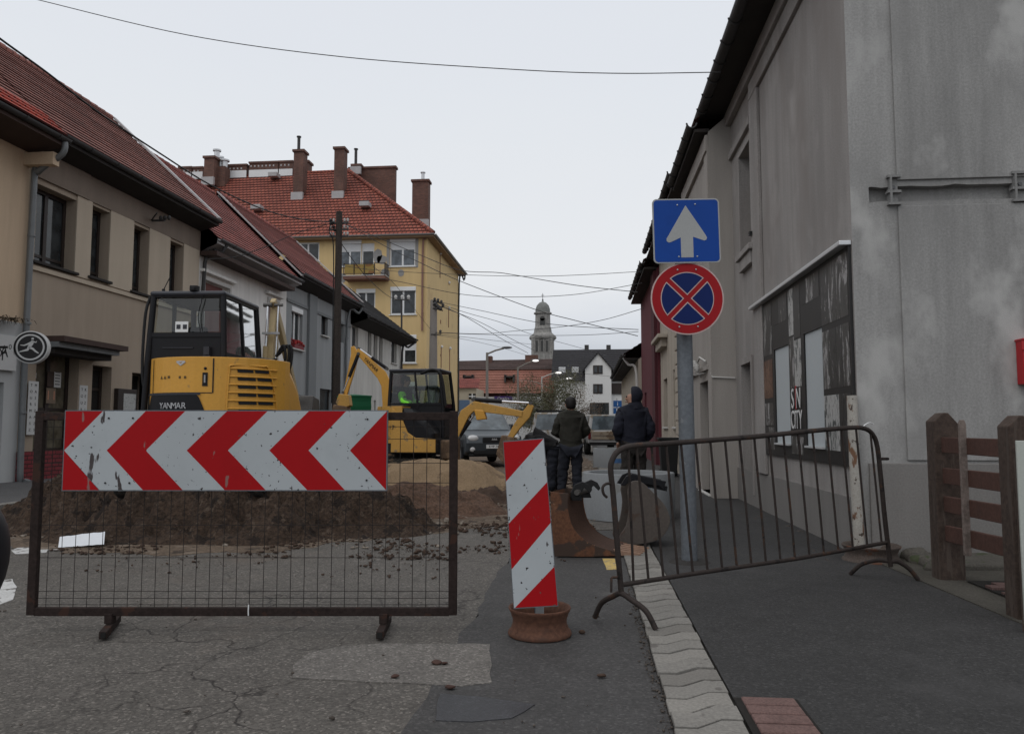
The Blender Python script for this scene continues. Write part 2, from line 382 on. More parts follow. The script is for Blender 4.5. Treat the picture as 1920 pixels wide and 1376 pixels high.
M_gutdark = mat('dark_gutter', (.045, .043, .043), .6, .2, 3, .08)
M_pipe = mat('grey_downpipe', (.17, .18, .185), .5, .15, 3, .05, metal=.2)
M_soffit = mat('brown_soffit', (.055, .034, .028), .8, .2, 2)
M_soffitd = mat('dark_soffit', (.03, .026, .024), .85, .2, 2)
M_cream = mat('cream_plaster', (.57, .435, .305), .9, .05, .8, .05, 50, bump=.25, bs=160, streak=.12)
M_lowgrey = mat('pale_grey_plaster', (.46, .47, .47), .9, .06, .8, .05, bump=.2, streak=.1)
M_brown = mat('taupe_plaster', (.36, .295, .23), .92, .07, .6, .08, 70, bump=.35, bs=190, streak=.12)
M_brownl = mat('light_taupe_plaster', (.47, .40, .315), .92, .06, .6, .07, 70, bump=.35, bs=190, streak=.08)
M_brownd = mat('dark_taupe_plaster', (.22, .178, .145), .92, .07, .6, .07, bump=.3, bs=190, streak=.12)
M_white = mat('white_plaster', (.78, .765, .735), .9, .05, .7, .05, bump=.2, bs=150, streak=.14)
M_greyb = mat('blue_grey_plaster', (.30, .315, .32), .9, .05, .7, .05, bump=.2, bs=150, streak=.12)
M_greyl = mat('light_grey_plaster', (.40, .42, .425), .9, .05, .7, .05, bump=.2, streak=.12)
M_offw = mat('grimy_white_plaster', (.60, .585, .545), .9, .07, .7, .06, bump=.2, streak=.22)
M_trim = mat('stone_trim', (.5, .49, .47), .85, .08, 1.5, .05)
M_wfr = mat('white_window_frame', (.72, .73, .73), .45, .05, 2, .02)
M_dfr = mat('dark_window_frame', (.028, .02, .017), .5, .2, 3, .05)
M_pane = pane_mat('window_pane')
M_pane2 = pane_mat('pale_window_pane', (.05, .06, .07), .6)
M_shut = mat('white_roller_shutter', (.66, .67, .68), .6, .04, 2, .03, fs=14)
M_black = mat('black_paint', (.012, .012, .013), .45, .2, 4, .05)
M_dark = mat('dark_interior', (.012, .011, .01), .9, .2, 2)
M_redbrick = brick('red_plinth_brick', (.20, .028, .035), (.16, .024, .03), (.05, .016, .016), .25, .09, .012, bump=.6)
M_brk = brick('brown_brick', (.17, .075, .055), (.11, .05, .04), (.10, .075, .06), .25, .085, .014, bump=.5, var=.3)
M_metalw = mat('bright_metal', (.6, .61, .62), .4, .1, 3, .03, metal=.6)
M_flash = mat('lead_flashing', (.40, .39, .39), .6, .15, 3, .05)

def wall(mb, O, U, N, u0, u1, v0, v1, holes, rev=.16):
    """wall face in plane O,U,Z with outward normal N; holes (u0,v0,u1,v1) get reveals pushed in by rev"""
    O, U, N = V(O), V(U), V(N); P = lambda u, v, d=0: O + U * u + Z3 * v - N * d
    us = sorted({u0, u1, *[h[i] for h in holes for i in (0, 2)]}); vs = sorted({v0, v1, *[h[i] for h in holes for i in (1, 3)]})
    us = [x for x in us if u0 <= x <= u1]; vs = [x for x in vs if v0 <= x <= v1]
    for a, b in zip(us, us[1:]):
        for c, d in zip(vs, vs[1:]):
            mu, mv = (a + b) / 2, (c + d) / 2
            if any(h[0] < mu < h[2] and h[1] < mv < h[3] for h in holes): continue
            mb.quad(P(a, c), P(b, c), P(b, d), P(a, d))
    for a, c, b, d in holes:
        mb.quad(P(a, c), P(a, d), P(a, d, rev), P(a, c, rev)); mb.quad(P(b, c), P(b, d), P(b, d, rev), P(b, c, rev))
        mb.quad(P(a, d), P(b, d), P(b, d, rev), P(a, d, rev)); mb.quad(P(a, c), P(b, c), P(b, c, rev), P(a, c, rev))
def bx(mb, O, U, N, u0, u1, v0, v1, d0, d1):
    """box on a wall: from depth d0 to d1 outward (+) along N"""
    O, U, N = V(O), V(U), V(N)
    vs = [O + U * u + Z3 * v + N * d for u in (u0, u1) for v in (v0, v1) for d in (d0, d1)]
    mb.add(vs, [(0, 1, 3, 2), (4, 6, 7, 5), (0, 4, 5, 1), (2, 3, 7, 6), (0, 2, 6, 4), (1, 5, 7, 3)])
def window(parent, O, U, N, h, rev=.16, fm=None, gm=None, cols=2, fw=.07, trans=(), shutter=0, box=0, sill=None, sm=None, name='window', curtain=None, surround=None, surm=None):
    u0, v0, u1, v1 = h; fm = fm or M_wfr; gm = gm or M_pane
    f = MB(); d0, d1 = -rev - .03, -rev + .03
    bx(f, O, U, N, u0, u0 + fw, v0, v1, d0, d1); bx(f, O, U, N, u1 - fw, u1, v0, v1, d0, d1)
    bx(f, O, U, N, u0 + fw, u1 - fw, v0, v0 + fw, d0, d1); bx(f, O, U, N, u0 + fw, u1 - fw, v1 - fw, v1, d0, d1)
    for i in range(1, cols):
        c = u0 + (u1 - u0) * i / cols; bx(f, O, U, N, c - fw * .6, c + fw * .6, v0 + fw, v1 - fw, d0, d1 + .004)
    for t in trans:
        c = v0 + (v1 - v0) * t; bx(f, O, U, N, u0 + fw, u1 - fw, c - fw * .35, c + fw * .35, d0 + .006, d1 - .006)
    o = f.build(name, parent, fm)
    g = MB(); bx(g, O, U, N, u0 + .01, u1 - .01, v0 + .01, v1 - .01, -rev - .012, -rev - .004); g.build('pane', o, gm)
    if shutter:
        s = MB(); n = max(3, int((v1 - v0) * shutter / .06)); hh = (v1 - v0) * shutter
        for i in range(n): bx(s, O, U, N, u0 + fw * .6, u1 - fw * .6, v1 - hh * (i + 1) / n + .004, v1 - hh * i / n, -rev + .032, -rev + .045)
        s.build('roller_shutter', o, M_shut)
    if box:
        s = MB(); bx(s, O, U, N, u0, u1, v1 - box, v1, -rev + .05, .03); s.build('shutter_box', o, M_wfr, bevel=.02)
    if sill:
        s = MB(); bx(s, O, U, N, u0 - .08, u1 + .08, v0 - .06, v0, -rev, sill); s.build('sill', o, sm or M_trim, bevel=.008)
    if surround:
        s = MB(); a, q = surround
        bx(s, O, U, N, u0 - a, u0, v0, v1 + a, .002, q); bx(s, O, U, N, u1, u1 + a, v0, v1 + a, .002, q); bx(s, O, U, N, u0, u1, v1, v1 + a, .002, q)
        s.build('surround', o, surm or M_trim)
    return o
def slope(mb, A, B, C, D, rowh=.23, lift=.028, sag=0.0):
    """tiled slope: eave A->B, ridge D->C; every course a strip whose lower edge stands proud"""
    A, B, C, D = map(V, (A, B, C, D)); n = max(2, round((D - A).length / rowh)); N = (B - A).cross(D - A).normalized()
    if N.z < 0: N = -N
    LA = (B - A).length
    for i in range(n):
        t0, t1 = i / n, (i + 1) / n; ln = lift * (1 + .25 * noise.noise(V((i * 1.7, LA, 0))))
        a, b, c, d = A.lerp(D, t0) + N * ln, B.lerp(C, t0) + N * ln, B.lerp(C, t1), A.lerp(D, t1)
        ua, ub, uc, ud = [(p - A).dot((B - A).normalized()) for p in (a, b, c, d)]
        mb.quad(a, b, c, d, [(ua, i * rowh), (ub, i * rowh), (uc, (i + .98) * rowh), (ud, (i + .98) * rowh)])
        a0, b0 = A.lerp(D, t0) - N * .01, B.lerp(C, t0) - N * .01
        mb.quad(a0, b0, b, a, [(ua, i * rowh), (ub, i * rowh), (ub, i * rowh), (ua, i * rowh)])
def gutter(parent, A, B, r=.075, m=None, brackets=0, name='gutter'):
    A, B = V(A), V(B); d = (B - A).normalized(); s = d.cross(Z3); mb = MB(); n = 9
    prof = [(cos(pi + pi * k / n) * r, sin(pi + pi * k / n) * r) for k in range(n + 1)]; prof += [(x * .86, z * .86) for x, z in prof[::-1]]
    mb.prism(prof, A, s, Z3, 1); k = len(prof)
    for i in range(k): mb.v[k + i] = mb.v[i] + (B - A)
    if brackets:
        m_ = int((B - A).length / brackets)
        for i in range(m_ + 1):
            p = A + d * (i * brackets); mb.tube([p + s * cos(pi + pi * q / 8) * r * 1.12 + Z3 * sin(pi + pi * q / 8) * r * 1.12 for q in range(9)], .014, 5)
    return mb.build(name, parent, m or M_gutter)
def downpipe(parent, pts, r=.055, m=None, name='downpipe', clips=True):
    mb = MB(); mb.tube(smooth_pts(pts, 4) if len(pts) > 2 else pts, r, 10)
    P = [V(p) for p in pts]
    if clips:
        a, b = max(zip(P, P[1:]), key=lambda q: (q[1] - q[0]).length); L_ = (b - a).length
        for i in range(int(L_ / 1.9)):
            c = a.lerp(b, (i + .5) * 1.9 / L_); dd = (b - a).normalized(); mb.cyl(c - dd * .02, c + dd * .02, r * 1.2)
    return mb.build(name, parent, m or M_pipe)
def hp(X, pl, yt, yb, pr):
    a, b, c = onX(pl, yt, X), onX(pl, yb, X), onX(pr, yt, X)
    y0, y1 = sorted((a.y, c.y)); return (y0, b.z, y1, a.z)
XL = -12.0
def left_house(name, label, y0, y1, wm, rm, eave, ridge, zwall, holes, ex=.55, back=-18.0, lower=None, rev=.16, gm=None, smat=None, hip=False, roofname='roof', ys=0):
    """terraced house on the left: front in plane XL, eave (x,z), ridge (x,z)"""
    t = thing(name, label, 'house', (XL, (y0 + y1) / 2, 0)); mb = MB().use(wm)
    O = V((XL, 0, 0))
    if lower:
        zl, lm = lower
        wall(mb, O, Y3, X3, y0, y1, zl, zwall, [h for h in holes if h[1] >= zl], rev); mb.use(lm)
        wall(mb, O, Y3, X3, y0, y1, -.05, zl, [h for h in holes if h[1] < zl], rev); mb.use(wm)
    else: wall(mb, O, Y3, X3, y0, y1, -.05, zwall, holes, rev)
    for y in (y0, y1):   # party walls up to the roof slope
        zs = ridge[1] - .12
        mb.add([(XL, y, -.05), (back, y, -.05), (back, y, zwall), (ridge[0], y, zs), (XL, y, zwall)], [(0, 1, 2, 3, 4)])
    mb.quad((back, y0, -.05), (back, y1, -.05), (back, y1, zwall), (back, y0, zwall))
    mb.build('wall', t)
    r = MB().use(rm); ex_, ez = eave; rx, rz = ridge
    ya = y0 + ys
    if hip: slope(r, (ex_, ya, ez), (ex_, y1 + .4, ez), (rx, y1 + .4 - hip, rz), (rx, y0, rz)); slope(r, (ex_, y1 + .4, ez), (2 * rx - ex_, y1 + .4, ez), (rx, y1 + .4 - hip, rz), (rx, y1 + .4 - hip, rz))
    else: slope(r, (ex_, ya, ez), (ex_, y1, ez), (rx, y1, rz), (rx, ya, rz))
    bx_ = 2 * rx - ex_
    slope(r, (bx_, ya, ez), (bx_, (y1 + .4) if hip else y1, ez), (rx, (y1 + .4 - hip) if hip else y1, rz), (rx, ya, rz), .4)
    ro = r.build(roofname, t)
    c = MB().use(rm)   # ridge caps
    n = int((y1 - ya - (hip or 0)) / .38)
    for i in range(n): c.lathe([(.105, 0), (.12, .36), (.105, .37)], (rx, ya + i * .38, rz - .03), Y3, 8)
    c.build('ridge_cap', ro)
    s = MB(); ye = (y1 + .36) if hip else y1 - .02; zf = ez - .17
    s.add([(XL, ya + .02, zwall - .03), (XL, ye, zwall - .03), (ex_, ye, zf), (ex_, ya + .02, zf)], [(0, 1, 2, 3)]); s.box2((ex_ + .02, ya, zf - .01), (ex_ - .02, y1, ez - .03)); s.build('eaves_board', t, smat or M_soffitd)
    gutter(t, (ex_ + .07, ya, ez - .02), (ex_ + .07, (y1 + .4) if hip else y1, ez - .02), .08, gm or M_gutdark, 1.0)
    return t

# ---------------------------------------------------------------- cream house at the left edge
OL = V((XL, 0, 0))
YB0, YB1, YW1, YG1, YD1 = [onX(q, 700, XL).y for q in (38, 366, 534, 656, 752)]
t = left_house('cream_house', 'cream plastered house with a pale grey ground floor at the left edge', 8.0, YB0, M_cream, M_tile, (-11.2, 7.45), (-15.0, 11.0), 7.2,
               [hp(XL, -60, 712, 860, 8)], lower=(3.45, M_lowgrey), gm=M_gutdark, smat=M_soffit)
window(t, OL, Y3, X3, hp(XL, -60, 712, 860, 8), cols=2, fm=M_dfr, name='shop_window')
mb = MB(); mb.box2((XL, YB0 - .22, 6.85), (-11.32, YB0 - .02, 7.12)); mb.build('eaves_return', t, M_cream)
mb = MB().use(M_tilebright); e0, e1 = V((-11.16, 8, 7.53)), V((-11.16, YB0 - .02, 7.53)); dn = V((-.62, 0, .58)); slope(mb, e0, e1, e1 + dn, e0 + dn, .2, .03); mb.build('tile_edge', t)
# ---------------------------------------------------------------- brown house
HB = [hp(XL, 68, 343, 490, 145), hp(XL, 172, 384, 519, 207), hp(XL, 250, 420, 546, 280), hp(XL, 318, 450, 567, 344)]
HD = [hp(XL, 70, 650, 850, 150), hp(XL, 174, 684, 905, 210), hp(XL, 248, 698, 905, 292)]
t = left_house('brown_house', 'taupe brown plastered house with a dark red tiled roof and four dark upstairs windows', YB0, YB1, M_brown, M_tile, (-11.4, 7.65), (-15.0, 11.05), 7.35, HB + HD, rev=.28, gm=M_gutdark)
mb = MB(); bx(mb, OL, Y3, X3, YB0 + .1, onX(166,370,XL).y - .02, 6.72, 7.34, .002, .06); bx(mb, OL, Y3, X3, onX(166,370,XL).y, YB1, 6.72, 7.34, .002, .035); mb.build('frieze', t, M_brownd)
mb = MB(); us = [YB0 + .1] + [x for h in HB for x in (h[0], h[2])] + [YB1 - .02]
for a, b in zip(us[::2], us[1::2]): mb = MB(); bx(mb, OL, Y3, X3, a, b, 4.80, 6.718, .002, .03); mb.build('pier_panel', t, M_brownl)
mb = MB(); bx(mb, OL, Y3, X3, YB0 + .1, YB1, 4.66, 4.76, .002, .05); mb.build('sill_course', t, M_brownl)
for i, h in enumerate(HB):
    window(t, OL, Y3, X3, h, rev=.28, fm=M_dfr, cols=2 if i == 0 else 1, trans=(.12,) if i == 0 else (.1,), sill=.10, sm=M_soffitd, fw=.09)
mb = MB(); bx(mb, OL, Y3, X3, YB0, onX(126, 850, XL).y, .0, .72, .002, .05); mb.build('plinth', t, M_redbrick)
window(t, OL, Y3, X3, HD[0], rev=.28, fm=M_dfr, gm=pane_mat('olive_shop_pane', (.07, .062, .045), .5, .15), cols=2, trans=(.42,), fw=.1, name='shop_front')
window(t, OL, Y3, X3, HD[1], rev=.28, fm=M_dfr, gm=M_dark, cols=1, trans=(.8,), fw=.1, name='door')
window(t, OL, Y3, X3, HD[2], rev=.5, fm=M_brownd, gm=M_dark, cols=1, fw=.03, name='passage_opening')
mb = MB(); a, b = onX(60, 640, XL), onX(187, 655, XL)
mb.use(M_soffit); bx(mb, OL, Y3, X3, a.y, b.y, 3.10, 3.22, 0, .75); mb.use(M_pipe); bx(mb, OL, Y3, X3, a.y, b.y - .15, 2.98, 3.095, 0, .62); mb.use(M_soffitd); bx(mb, OL, Y3, X3, a.y + .1, b.y - .2, 2.85, 2.975, 0, .45)
mb.build('canopy', t)
downpipe(t, [(-11.15, YB0 - .1, 7.42), (-11.2, YB0 - .1, 7.1), (-11.8, YB0 - .02, 6.75), (-11.88, YB0 - .02, 6.3), (-11.88, YB0 - .02, .3), (-11.7, YB0 - .02, .14)], .065)
WB = onX(284, 398, XL).y; mb = MB(); mb.cyl((-12, WB, 6.95), (-11.6, WB, 6.95), .03); mb.cyl((-12, WB, 6.95), (-11.6, WB - .4, 7.05), .02); [mb.ball((-11.6 + .12 * k, WB, 7.02), (.05, .05, .07)) for k in (-1, 0, 1)]; mb.build('wire_bracket', t, M_gutdark)
# verge flashing between the roofs
for i in range(1):
    mb = MB(); mb.bar((-11.35, YB1, 7.72), (-15.0, YB1, 11.12), .22, .05); mb.build('verge_flashing', t, M_flash)
# ---------------------------------------------------------------- white house
HW = [hp(XL, 383, 524, 640, 430), hp(XL, 503, 562, 668, 521)]
t = left_house('white_house', 'white plastered house with shuttered windows between the brown and the blue grey house', YB1, YW1, M_white, M_tile2, (-11.4, 7.12), (-15.1, 10.75), 6.72, HW, gm=M_gutter, smat=M_flash)
for h in HW:
    o = window(t, OL, Y3, X3, h, cols=2, fm=M_wfr, sill=.08, surround=(.10, .05))
    s = MB(); bx(s, OL, Y3, X3, h[0] + .3, h[2] - .3, h[1] + .05, h[3] - .05, -.15, -.09); s.build('shutter', o, mat('brown_red_shutter', (.12, .035, .03), .7))
    s = MB(); bx(s, OL, Y3, X3, h[0] - .3, h[2] + .3, h[3] + .2, h[3] + .30, 0, .16); s.build('hood', o, M_white, bevel=.02)
downpipe(t, [(-11.35, YB1 + .5, 7.0), (-11.5, YB1 + .4, 6.7), (-11.88, YB1 + .15, 6.35), (-11.88, YB1 + .15, .3)], .06, M_gutdark)
mb = MB(); bx(mb, OL, Y3, X3, YB1, YW1 - .6, 6.58, 6.715, .02, .58); mb.build('soffit_board', t, M_soffit)
mb = MB(); mb.bar((-11.35, YW1, 7.3), (-15.0, YW1, 10.85), .22, .05); mb.build('verge_flashing', t, M_flash)
# ---------------------------------------------------------------- blue-grey house
HG = [hp(XL, 547, 573, 652, 568), hp(XL, 603, 588, 628, 615), hp(XL, 600, 728, 800, 622), hp(XL, 556, 740, 780, 573), hp(XL, 634, 604, 640, 645)]
t = left_house('grey_house', 'blue grey house with a bright red tiled roof and a red flower box', YW1, YG1, M_greyb, M_tile2, (-11.4, 7.45), (-15.0, 10.85), 7.05, HG, gm=M_gutter)
for i, h in enumerate(HG):
    o = window(t, OL, Y3, X3, h, cols=2 if i == 0 else 1, fm=M_wfr if i == 0 else M_dfr, shutter=0, box=.22 if i == 0 else 0, sill=.12 if i in (0, 1) else None, name='door' if i == 2 else 'window', fw=.09)
    if i == 0:
        s = MB(); bx(s, OL, Y3, X3, h[0] + .1, h[2] - .1, h[1], h[1] + .2, -.1, .12); fl = s.build('flower_box', o, mat('flower_box', (.2, .02, .025), .6))
        s = MB()
        for k in range(70): s.ball((XL + random.uniform(-.06, .16), random.uniform(h[0] + .1, h[2] - .1), h[1] + random.uniform(.16, .36)), random.uniform(.03, .05), 5, 3)
        s.build('flowers', fl, mat('red_flowers', (.35, .03, .03), .8, .4, 9))
mb = MB(); bx(mb, OL, Y3, X3, onX(576,600,XL).y, onX(590,600,XL).y, .05, 7.0, .002, .12); mb.build('pilaster', t, mat('dark_grey_plaster', (.2, .212, .218), .9, .06))
mb = MB(); bx(mb, OL, Y3, X3, YW1, onX(575.6,600,XL).y, 6.3, 6.42, .002, .05); bx(mb, OL, Y3, X3, onX(590.4,600,XL).y, YG1, 6.3, 6.42, .002, .05); mb.build('cornice', t, mat('dark_grey_plaster', (.2, .212, .218)))
downpipe(t, [(-11.35, YG1 - .2, 7.3), (-11.5, YG1 - .3, 7.0), (-11.88, YG1 - .9, 6.6), (-11.88, YG1 - .9, .3)], .065, M_pipe)
mb = MB(); mb.bar((-11.35, YG1, 7.6), (-15.0, YG1, 10.9), .2, .05); mb.build('verge_flashing', t, M_flash)
# ---------------------------------------------------------------- house with the dark roof
HK = [hp(XL, 660, 608, 660, 672), hp(XL, 690, 617, 672, 697), hp(XL, 701, 620, 678, 708), hp(XL, 711.5, 623, 680, 718), hp(XL, 734, 632, 680, 744), hp(XL, 690, 750, 790, 694), hp(XL, 701, 750, 790, 705)]
t = left_house('dark_roofed_house', 'grimy white house with a dark hipped roof and tall narrow windows', YG1, YD1, M_offw, M_slate, (-11.1, 6.95), (-15.0, 10.2), 6.5, HK, gm=M_gutdark, hip=5.0)
for h in HK: window(t, OL, Y3, X3, h, cols=1, fm=M_trim, sill=.1, fw=.06)
downpipe(t, [(-11.05, YD1 + .2, 6.8), (-11.5, YD1 - .1, 6.4), (-11.88, YD1 - .3, 6.0), (-11.88, YD1 - .3, .3)], .07, M_gutdark)

# ---------------------------------------------------------------- yellow apartment block (front faces the camera)
M_yel = mat('yellow_render', (.64, .47, .235), .9, .05, .35, .05, 40, bump=.2, bs=90, streak=.08, spots=((.54, .39, .20), .62, .6))
M_bare = mat('bare_grey_render', (.27, .265, .26), .9, .12, 1.5)
YY, YE = 53.5, 67.0
c0 = onY(800, 600, YY); XC = c0.x; ze = onY(800, 440, YY).z
t = thing('apartment_block', 'yellow four storey apartment block with a red hipped roof and balcony', 'apartment block', (XC - 9, YY + 6, 0))
OY = V((0, YY, 0)); NY = V((0, -1, 0))
def hy(Y, pl, yt, yb, pr): a, b, c = onY(pl, yt, Y), onY(pl, yb, Y), onY(pr, yt, Y); return (a.x, b.z, c.x, a.z)
WY = [hy(YY, 731, 446, 500, 779), hy(YY, 732, 538, 590, 780), hy(YY, 734, 628, 681, 781), hy(YY, 634, 450, 500, 678), hy(YY, 678, 456, 518, 702), hy(YY, 556, 455, 490, 599), hy(YY, 668, 542, 590, 704), hy(YY, 735, 716, 765, 782), hy(YY, 634, 542, 590, 660)]
mb = MB().use(M_yel); wall(mb, OY, X3, NY, XC - 26, XC, -.1, ze, WY, .14)
mb.quad((XC, YY, -.1), (XC, YE, -.1), (XC, YE, ze), (XC, YY, ze)); mb.quad((XC - 26, YY, -.1), (XC - 26, YE, -.1), (XC - 26, YE, ze), (XC - 26, YY, ze)); mb.quad((XC - 26, YE, -.1), (XC, YE, -.1), (XC, YE, ze), (XC - 26, YE, ze))
mb.build('wall', t)
for i, h in enumerate(WY):
    window(t, OY, X3, NY, h, .14, cols=1 if i in (4,) else (1 if i == 99 else 2), shutter=(.42, .0, .55, .45, .25, 0, 0, .3, 0)[i], box=.3 if i != 5 and i != 4 else 0, sill=.1 if i != 4 else None, fw=.10, sm=M_wfr, name='balcony_door' if i == 4 else 'window', gm=M_pane2 if i in (0, 3) else M_pane)
s = MB()
for h in (WY[0],): bx(s, OY, X3, NY, h[0] - .22, h[0], h[1] - .1, h[3] + .25, .002, .012); bx(s, OY, X3, NY, h[2], h[2] + .22, h[1] - .1, h[3] + .25, .002, .012); bx(s, OY, X3, NY, h[0] - .0, h[2], h[3], h[3] + .25, .002, .012)
h = WY[3]; bx(s, OY, X3, NY, h[0], WY[4][2] + .3, h[3] + .02, h[3] + .3, .002, .012)
def blob(cx, cy, rx, ry, sd, Y=YY): 
    c = onY(cx, cy, Y); k = Y / F
    pts = [(c.x + cos(a) * rx * k * (1 + .3 * noise.noise(V((cos(a) * 2, sin(a) * 2, sd)))), c.z + sin(a) * ry * k * (1 + .3 * noise.noise(V((cos(a) * 2, sin(a) * 2, sd + 5))))) for a in [2 * pi * q / 16 for q in range(16)]]
    s = MB(); s.prism(pts, (0, Y - .003, 0), X3, Z3, .008); s.build('bare_patch', t, M_bare)
s.build('render_surround', t, M_bare)
blob(708, 480, 9, 14, 1); blob(716, 487, 10, 9, 2); blob(722, 515, 9, 12, 3); blob(752, 512, 6, 7, 4); blob(640, 522, 10, 10, 5)
# balcony
a, b = onY(643, 522, YY - 1.1), onY(722, 522, YY - 1.1); zb = a.z
bl = MB(); bl.box2((a.x, YY - 1.1, zb - .05), (b.x, YY, zb + .16)); bo = bl.build('balcony', t, mat('balcony_slab', (.20, .10, .075), .9, .15)); 
bl = MB(); bl.box2((a.x, YY - 1.12, zb + .162), (b.x, YY, zb + .21)); bl.build('slab_edge', bo, M_trim)
rl = MB()
for z in (.32, 1.05): rl.bar((a.x, YY - 1.06, zb + z), (b.x, YY - 1.06, zb + z), .04, .04); rl.bar((b.x - .03, YY - 1.06, zb + z), (b.x - .03, YY, zb + z), .04, .04); rl.bar((a.x + .03, YY - 1.06, zb + z), (a.x + .03, YY, zb + z), .04, .04)
for k in range(5): x = a.x + .04 + (b.x - a.x - .08) * k / 4; rl.bar((x, YY - 1.06, zb + .2), (x, YY - 1.06, zb + 1.07), .05, .05)
for k in range(9): y = YY - 1.06 + k * .12; rl.bar((b.x - .03, y, zb + .3), (b.x - .03, y, zb + 1.05), .02, .02)
rl.build('railing', bo, M_dfr)
pl = MB(); pl.box2((a.x + .1, YY - 1.03, zb + .34), (b.x - .75, YY - 1.0, zb + 1.0)); pl.build('balcony_screen', bo, mat('ochre_balcony_panel', (.30, .21, .06), .8, .2, 1.5, spots=((.22, .11, .04), .6, 1.3)))
# side slots and rust streaks on the right wall
for px, ya, yb in [(825, 476, 521), (841, 578, 614), (826, 600, 607), (827, 652, 690), (843, 655, 700), (826, 664, 668), (841, 490, 494), (842, 530, 534)]:
    p, q = onX(px, ya, XC), onX(px, yb, XC); sl = MB(); sl.box2((XC - .01, p.y - .1, q.z), (XC + .03, p.y + .1, p.z)); sl.build('wall_slot', t, mat('rust_slot', (.20, .09, .055), .9, .3, 2))
for px, ya in [(825, 475), (841, 577), (827, 650), (843, 653), (841, 530)]: p = onX(px, ya, XC); mb = MB(); mb.ball(p + V((.05, 0, 0)), (.12, .14, .12), 8, 5); mb.build('wall_cap', t, M_wfr)
# roof
RZ = onY(560, 324, YY + 6.75).z; ov = .55; xr = onY(652, 330, YY + 6.75).x; ym = (YY + YE) / 2
A = (XC - 26.5, YY - ov, ze - .1); B = (XC + ov, YY - ov, ze - .1); Cc = (XC + ov, YE + ov, ze - .1); D = (XC - 26.5, YE + ov, ze - .1); E1 = (xr, ym, RZ); E0 = (XC - 26.5, ym, RZ - .3)
r = MB().use(M_tile3); slope(r, A, B, E1, E0, .42, .05); slope(r, B, Cc, E1, E1, .42, .05); slope(r, Cc, D, E0, E1, .42, .05); ro = r.build('roof', t)
mb = MB(); mb.box2((XC - 26.5, YY - ov, ze - .28), (XC + ov, YE + ov, ze - .13)); mb.build('eaves_board', t, mat('tan_soffit', (.3, .2, .12), .9))
gutter(t, V(A) + V((0, -.09, .02)), V(B) + V((.09, -.09, .02)), .1, M_bare); gutter(t, V(B) + V((.09, -.09, .02)), V(Cc) + V((.09, 0, .02)), .1, M_bare)
downpipe(t, [(XC - .1, YY - .1, ze - .3), (XC - .3, YY - .1, ze - .9), (XC - .3, YY - .1, 8)], .07, mat('rusty_pipe', (.25, .14, .11), .8))
downpipe(t, [(XC + ov, YE + .3, ze - .2), (XC + ov - .1, YE + .3, ze - .7), (XC + .1, YE - .2, ze - 1.1), (XC + .1, YE - .2, .1)], .07, M_gutdark)
mb = MB(); mb.tube([V(B) + V((0, 0, .1)), V(E1) + V((0, 0, .1))], .16, 8); mb.tube([V(E1), V(E0)], .16, 8); mb.build('ridge_cap', ro, M_tile3)
def roofz(x, y):  # height of the front slope
    return ze - .1 + (RZ - ze + .1) * (y - YY + ov) / (ym - YY + ov)
def chimney(pl, yt, pr, yb, y, cap=True, flue=None, deep=.9, lab=None):
    a, b = onY(pl, yt, y), onY(pr, yt, y); zb_ = min(onY(pl, yb, y).z, a.z - .5); mb = MB().use(M_brk)
    mb.box2((a.x, y, zb_), (b.x, y + deep, a.z)); 
    if cap: mb.box2((a.x - .1, y - .1, a.z), (b.x + .1, y + deep + .1, a.z + .18))
    o = mb.build('chimney', ro, None, label=lab)
    f = MB(); f.box2((a.x - .08, y - .25, zb_ - .15), (b.x + .08, y + .004, zb_ + .5)); f.build('flashing', o, M_flash) if cap else None
    if flue:
        f = MB(); p = onY(flue[0], yt, y + .4); q = onY(flue[0], flue[1], y + .4); f.cyl((p.x, p.y, a.z), (p.x, p.y, q.z), flue[2]); f.cyl((p.x, p.y, q.z), (p.x, p.y, q.z + .08), flue[2] * 1.5); f.build('flue', o, flue[3])
    return o
yr = lambda f: YY + f * 6.75
chimney(383, 297, 402, 345, yr(.72)); chimney(551, 285, 569, 374, yr(.55), flue=(560, 258, .12, M_gutdark)); chimney(627, 280, 645, 372, yr(.55))
chimney(402, 312, 422, 350, yr(.8), cap=False, lab='grey rendered chimney with metal flues'); chimney(773, 341, 803, 424, yr(1.3), flue=(793, 325, .14, M_metalw))
chimney(586, 330, 603, 345, yr(1.1)); chimney(569, 305, 578, 345, yr(1.0))
o = chimney(655, 318, 741, 470, yr(1.25), deep=.5, lab='wide brick fire wall rising behind the hip'); 
chimney(660, 312, 676, 325, yr(1.2), flue=(667, 281, .12, M_gutdark))
for px, w_, yt in [(406, .22, 284), (414, .16, 297), (421, .26, 303)]:
    f = MB(); p = onY(px, 316, yr(.82) + .3); q = onY(px, yt, yr(.82) + .3); f.cyl(p, (p.x, p.y, q.z), w_); f.cyl((p.x, p.y, q.z), (p.x, p.y, q.z + .12), w_ * 1.5); f.build('flue', ro, M_metalw)
for pl, pr, yt in [(338, 362, 318), (364, 383, 318), (424, 465, 314), (470, 524, 309), (526, 551, 307)]:
    a, b = onY(pl, yt, ym), onY(pr, yt, ym); mb = MB().use(M_brk); mb.box2((a.x, ym - .25, RZ - .2), (b.x, ym + .25, a.z)); mb.box2((a.x - .05, ym - .32, a.z), (b.x + .05, ym + .32, a.z + .15))
    mb.use(M_wfr); mb.box2((a.x, ym - .3, RZ - .35), (b.x, ym - .26, RZ + .25)); mb.use(M_flash)
    n = int((b.x - a.x) / .32)
    for k in range(n): mb.box2((a.x + .1 + k * .32, ym - .27, a.z - .3), (a.x + .22 + k * .32, ym - .2, a.z - .16))
    mb.build('brick_parapet', ro)
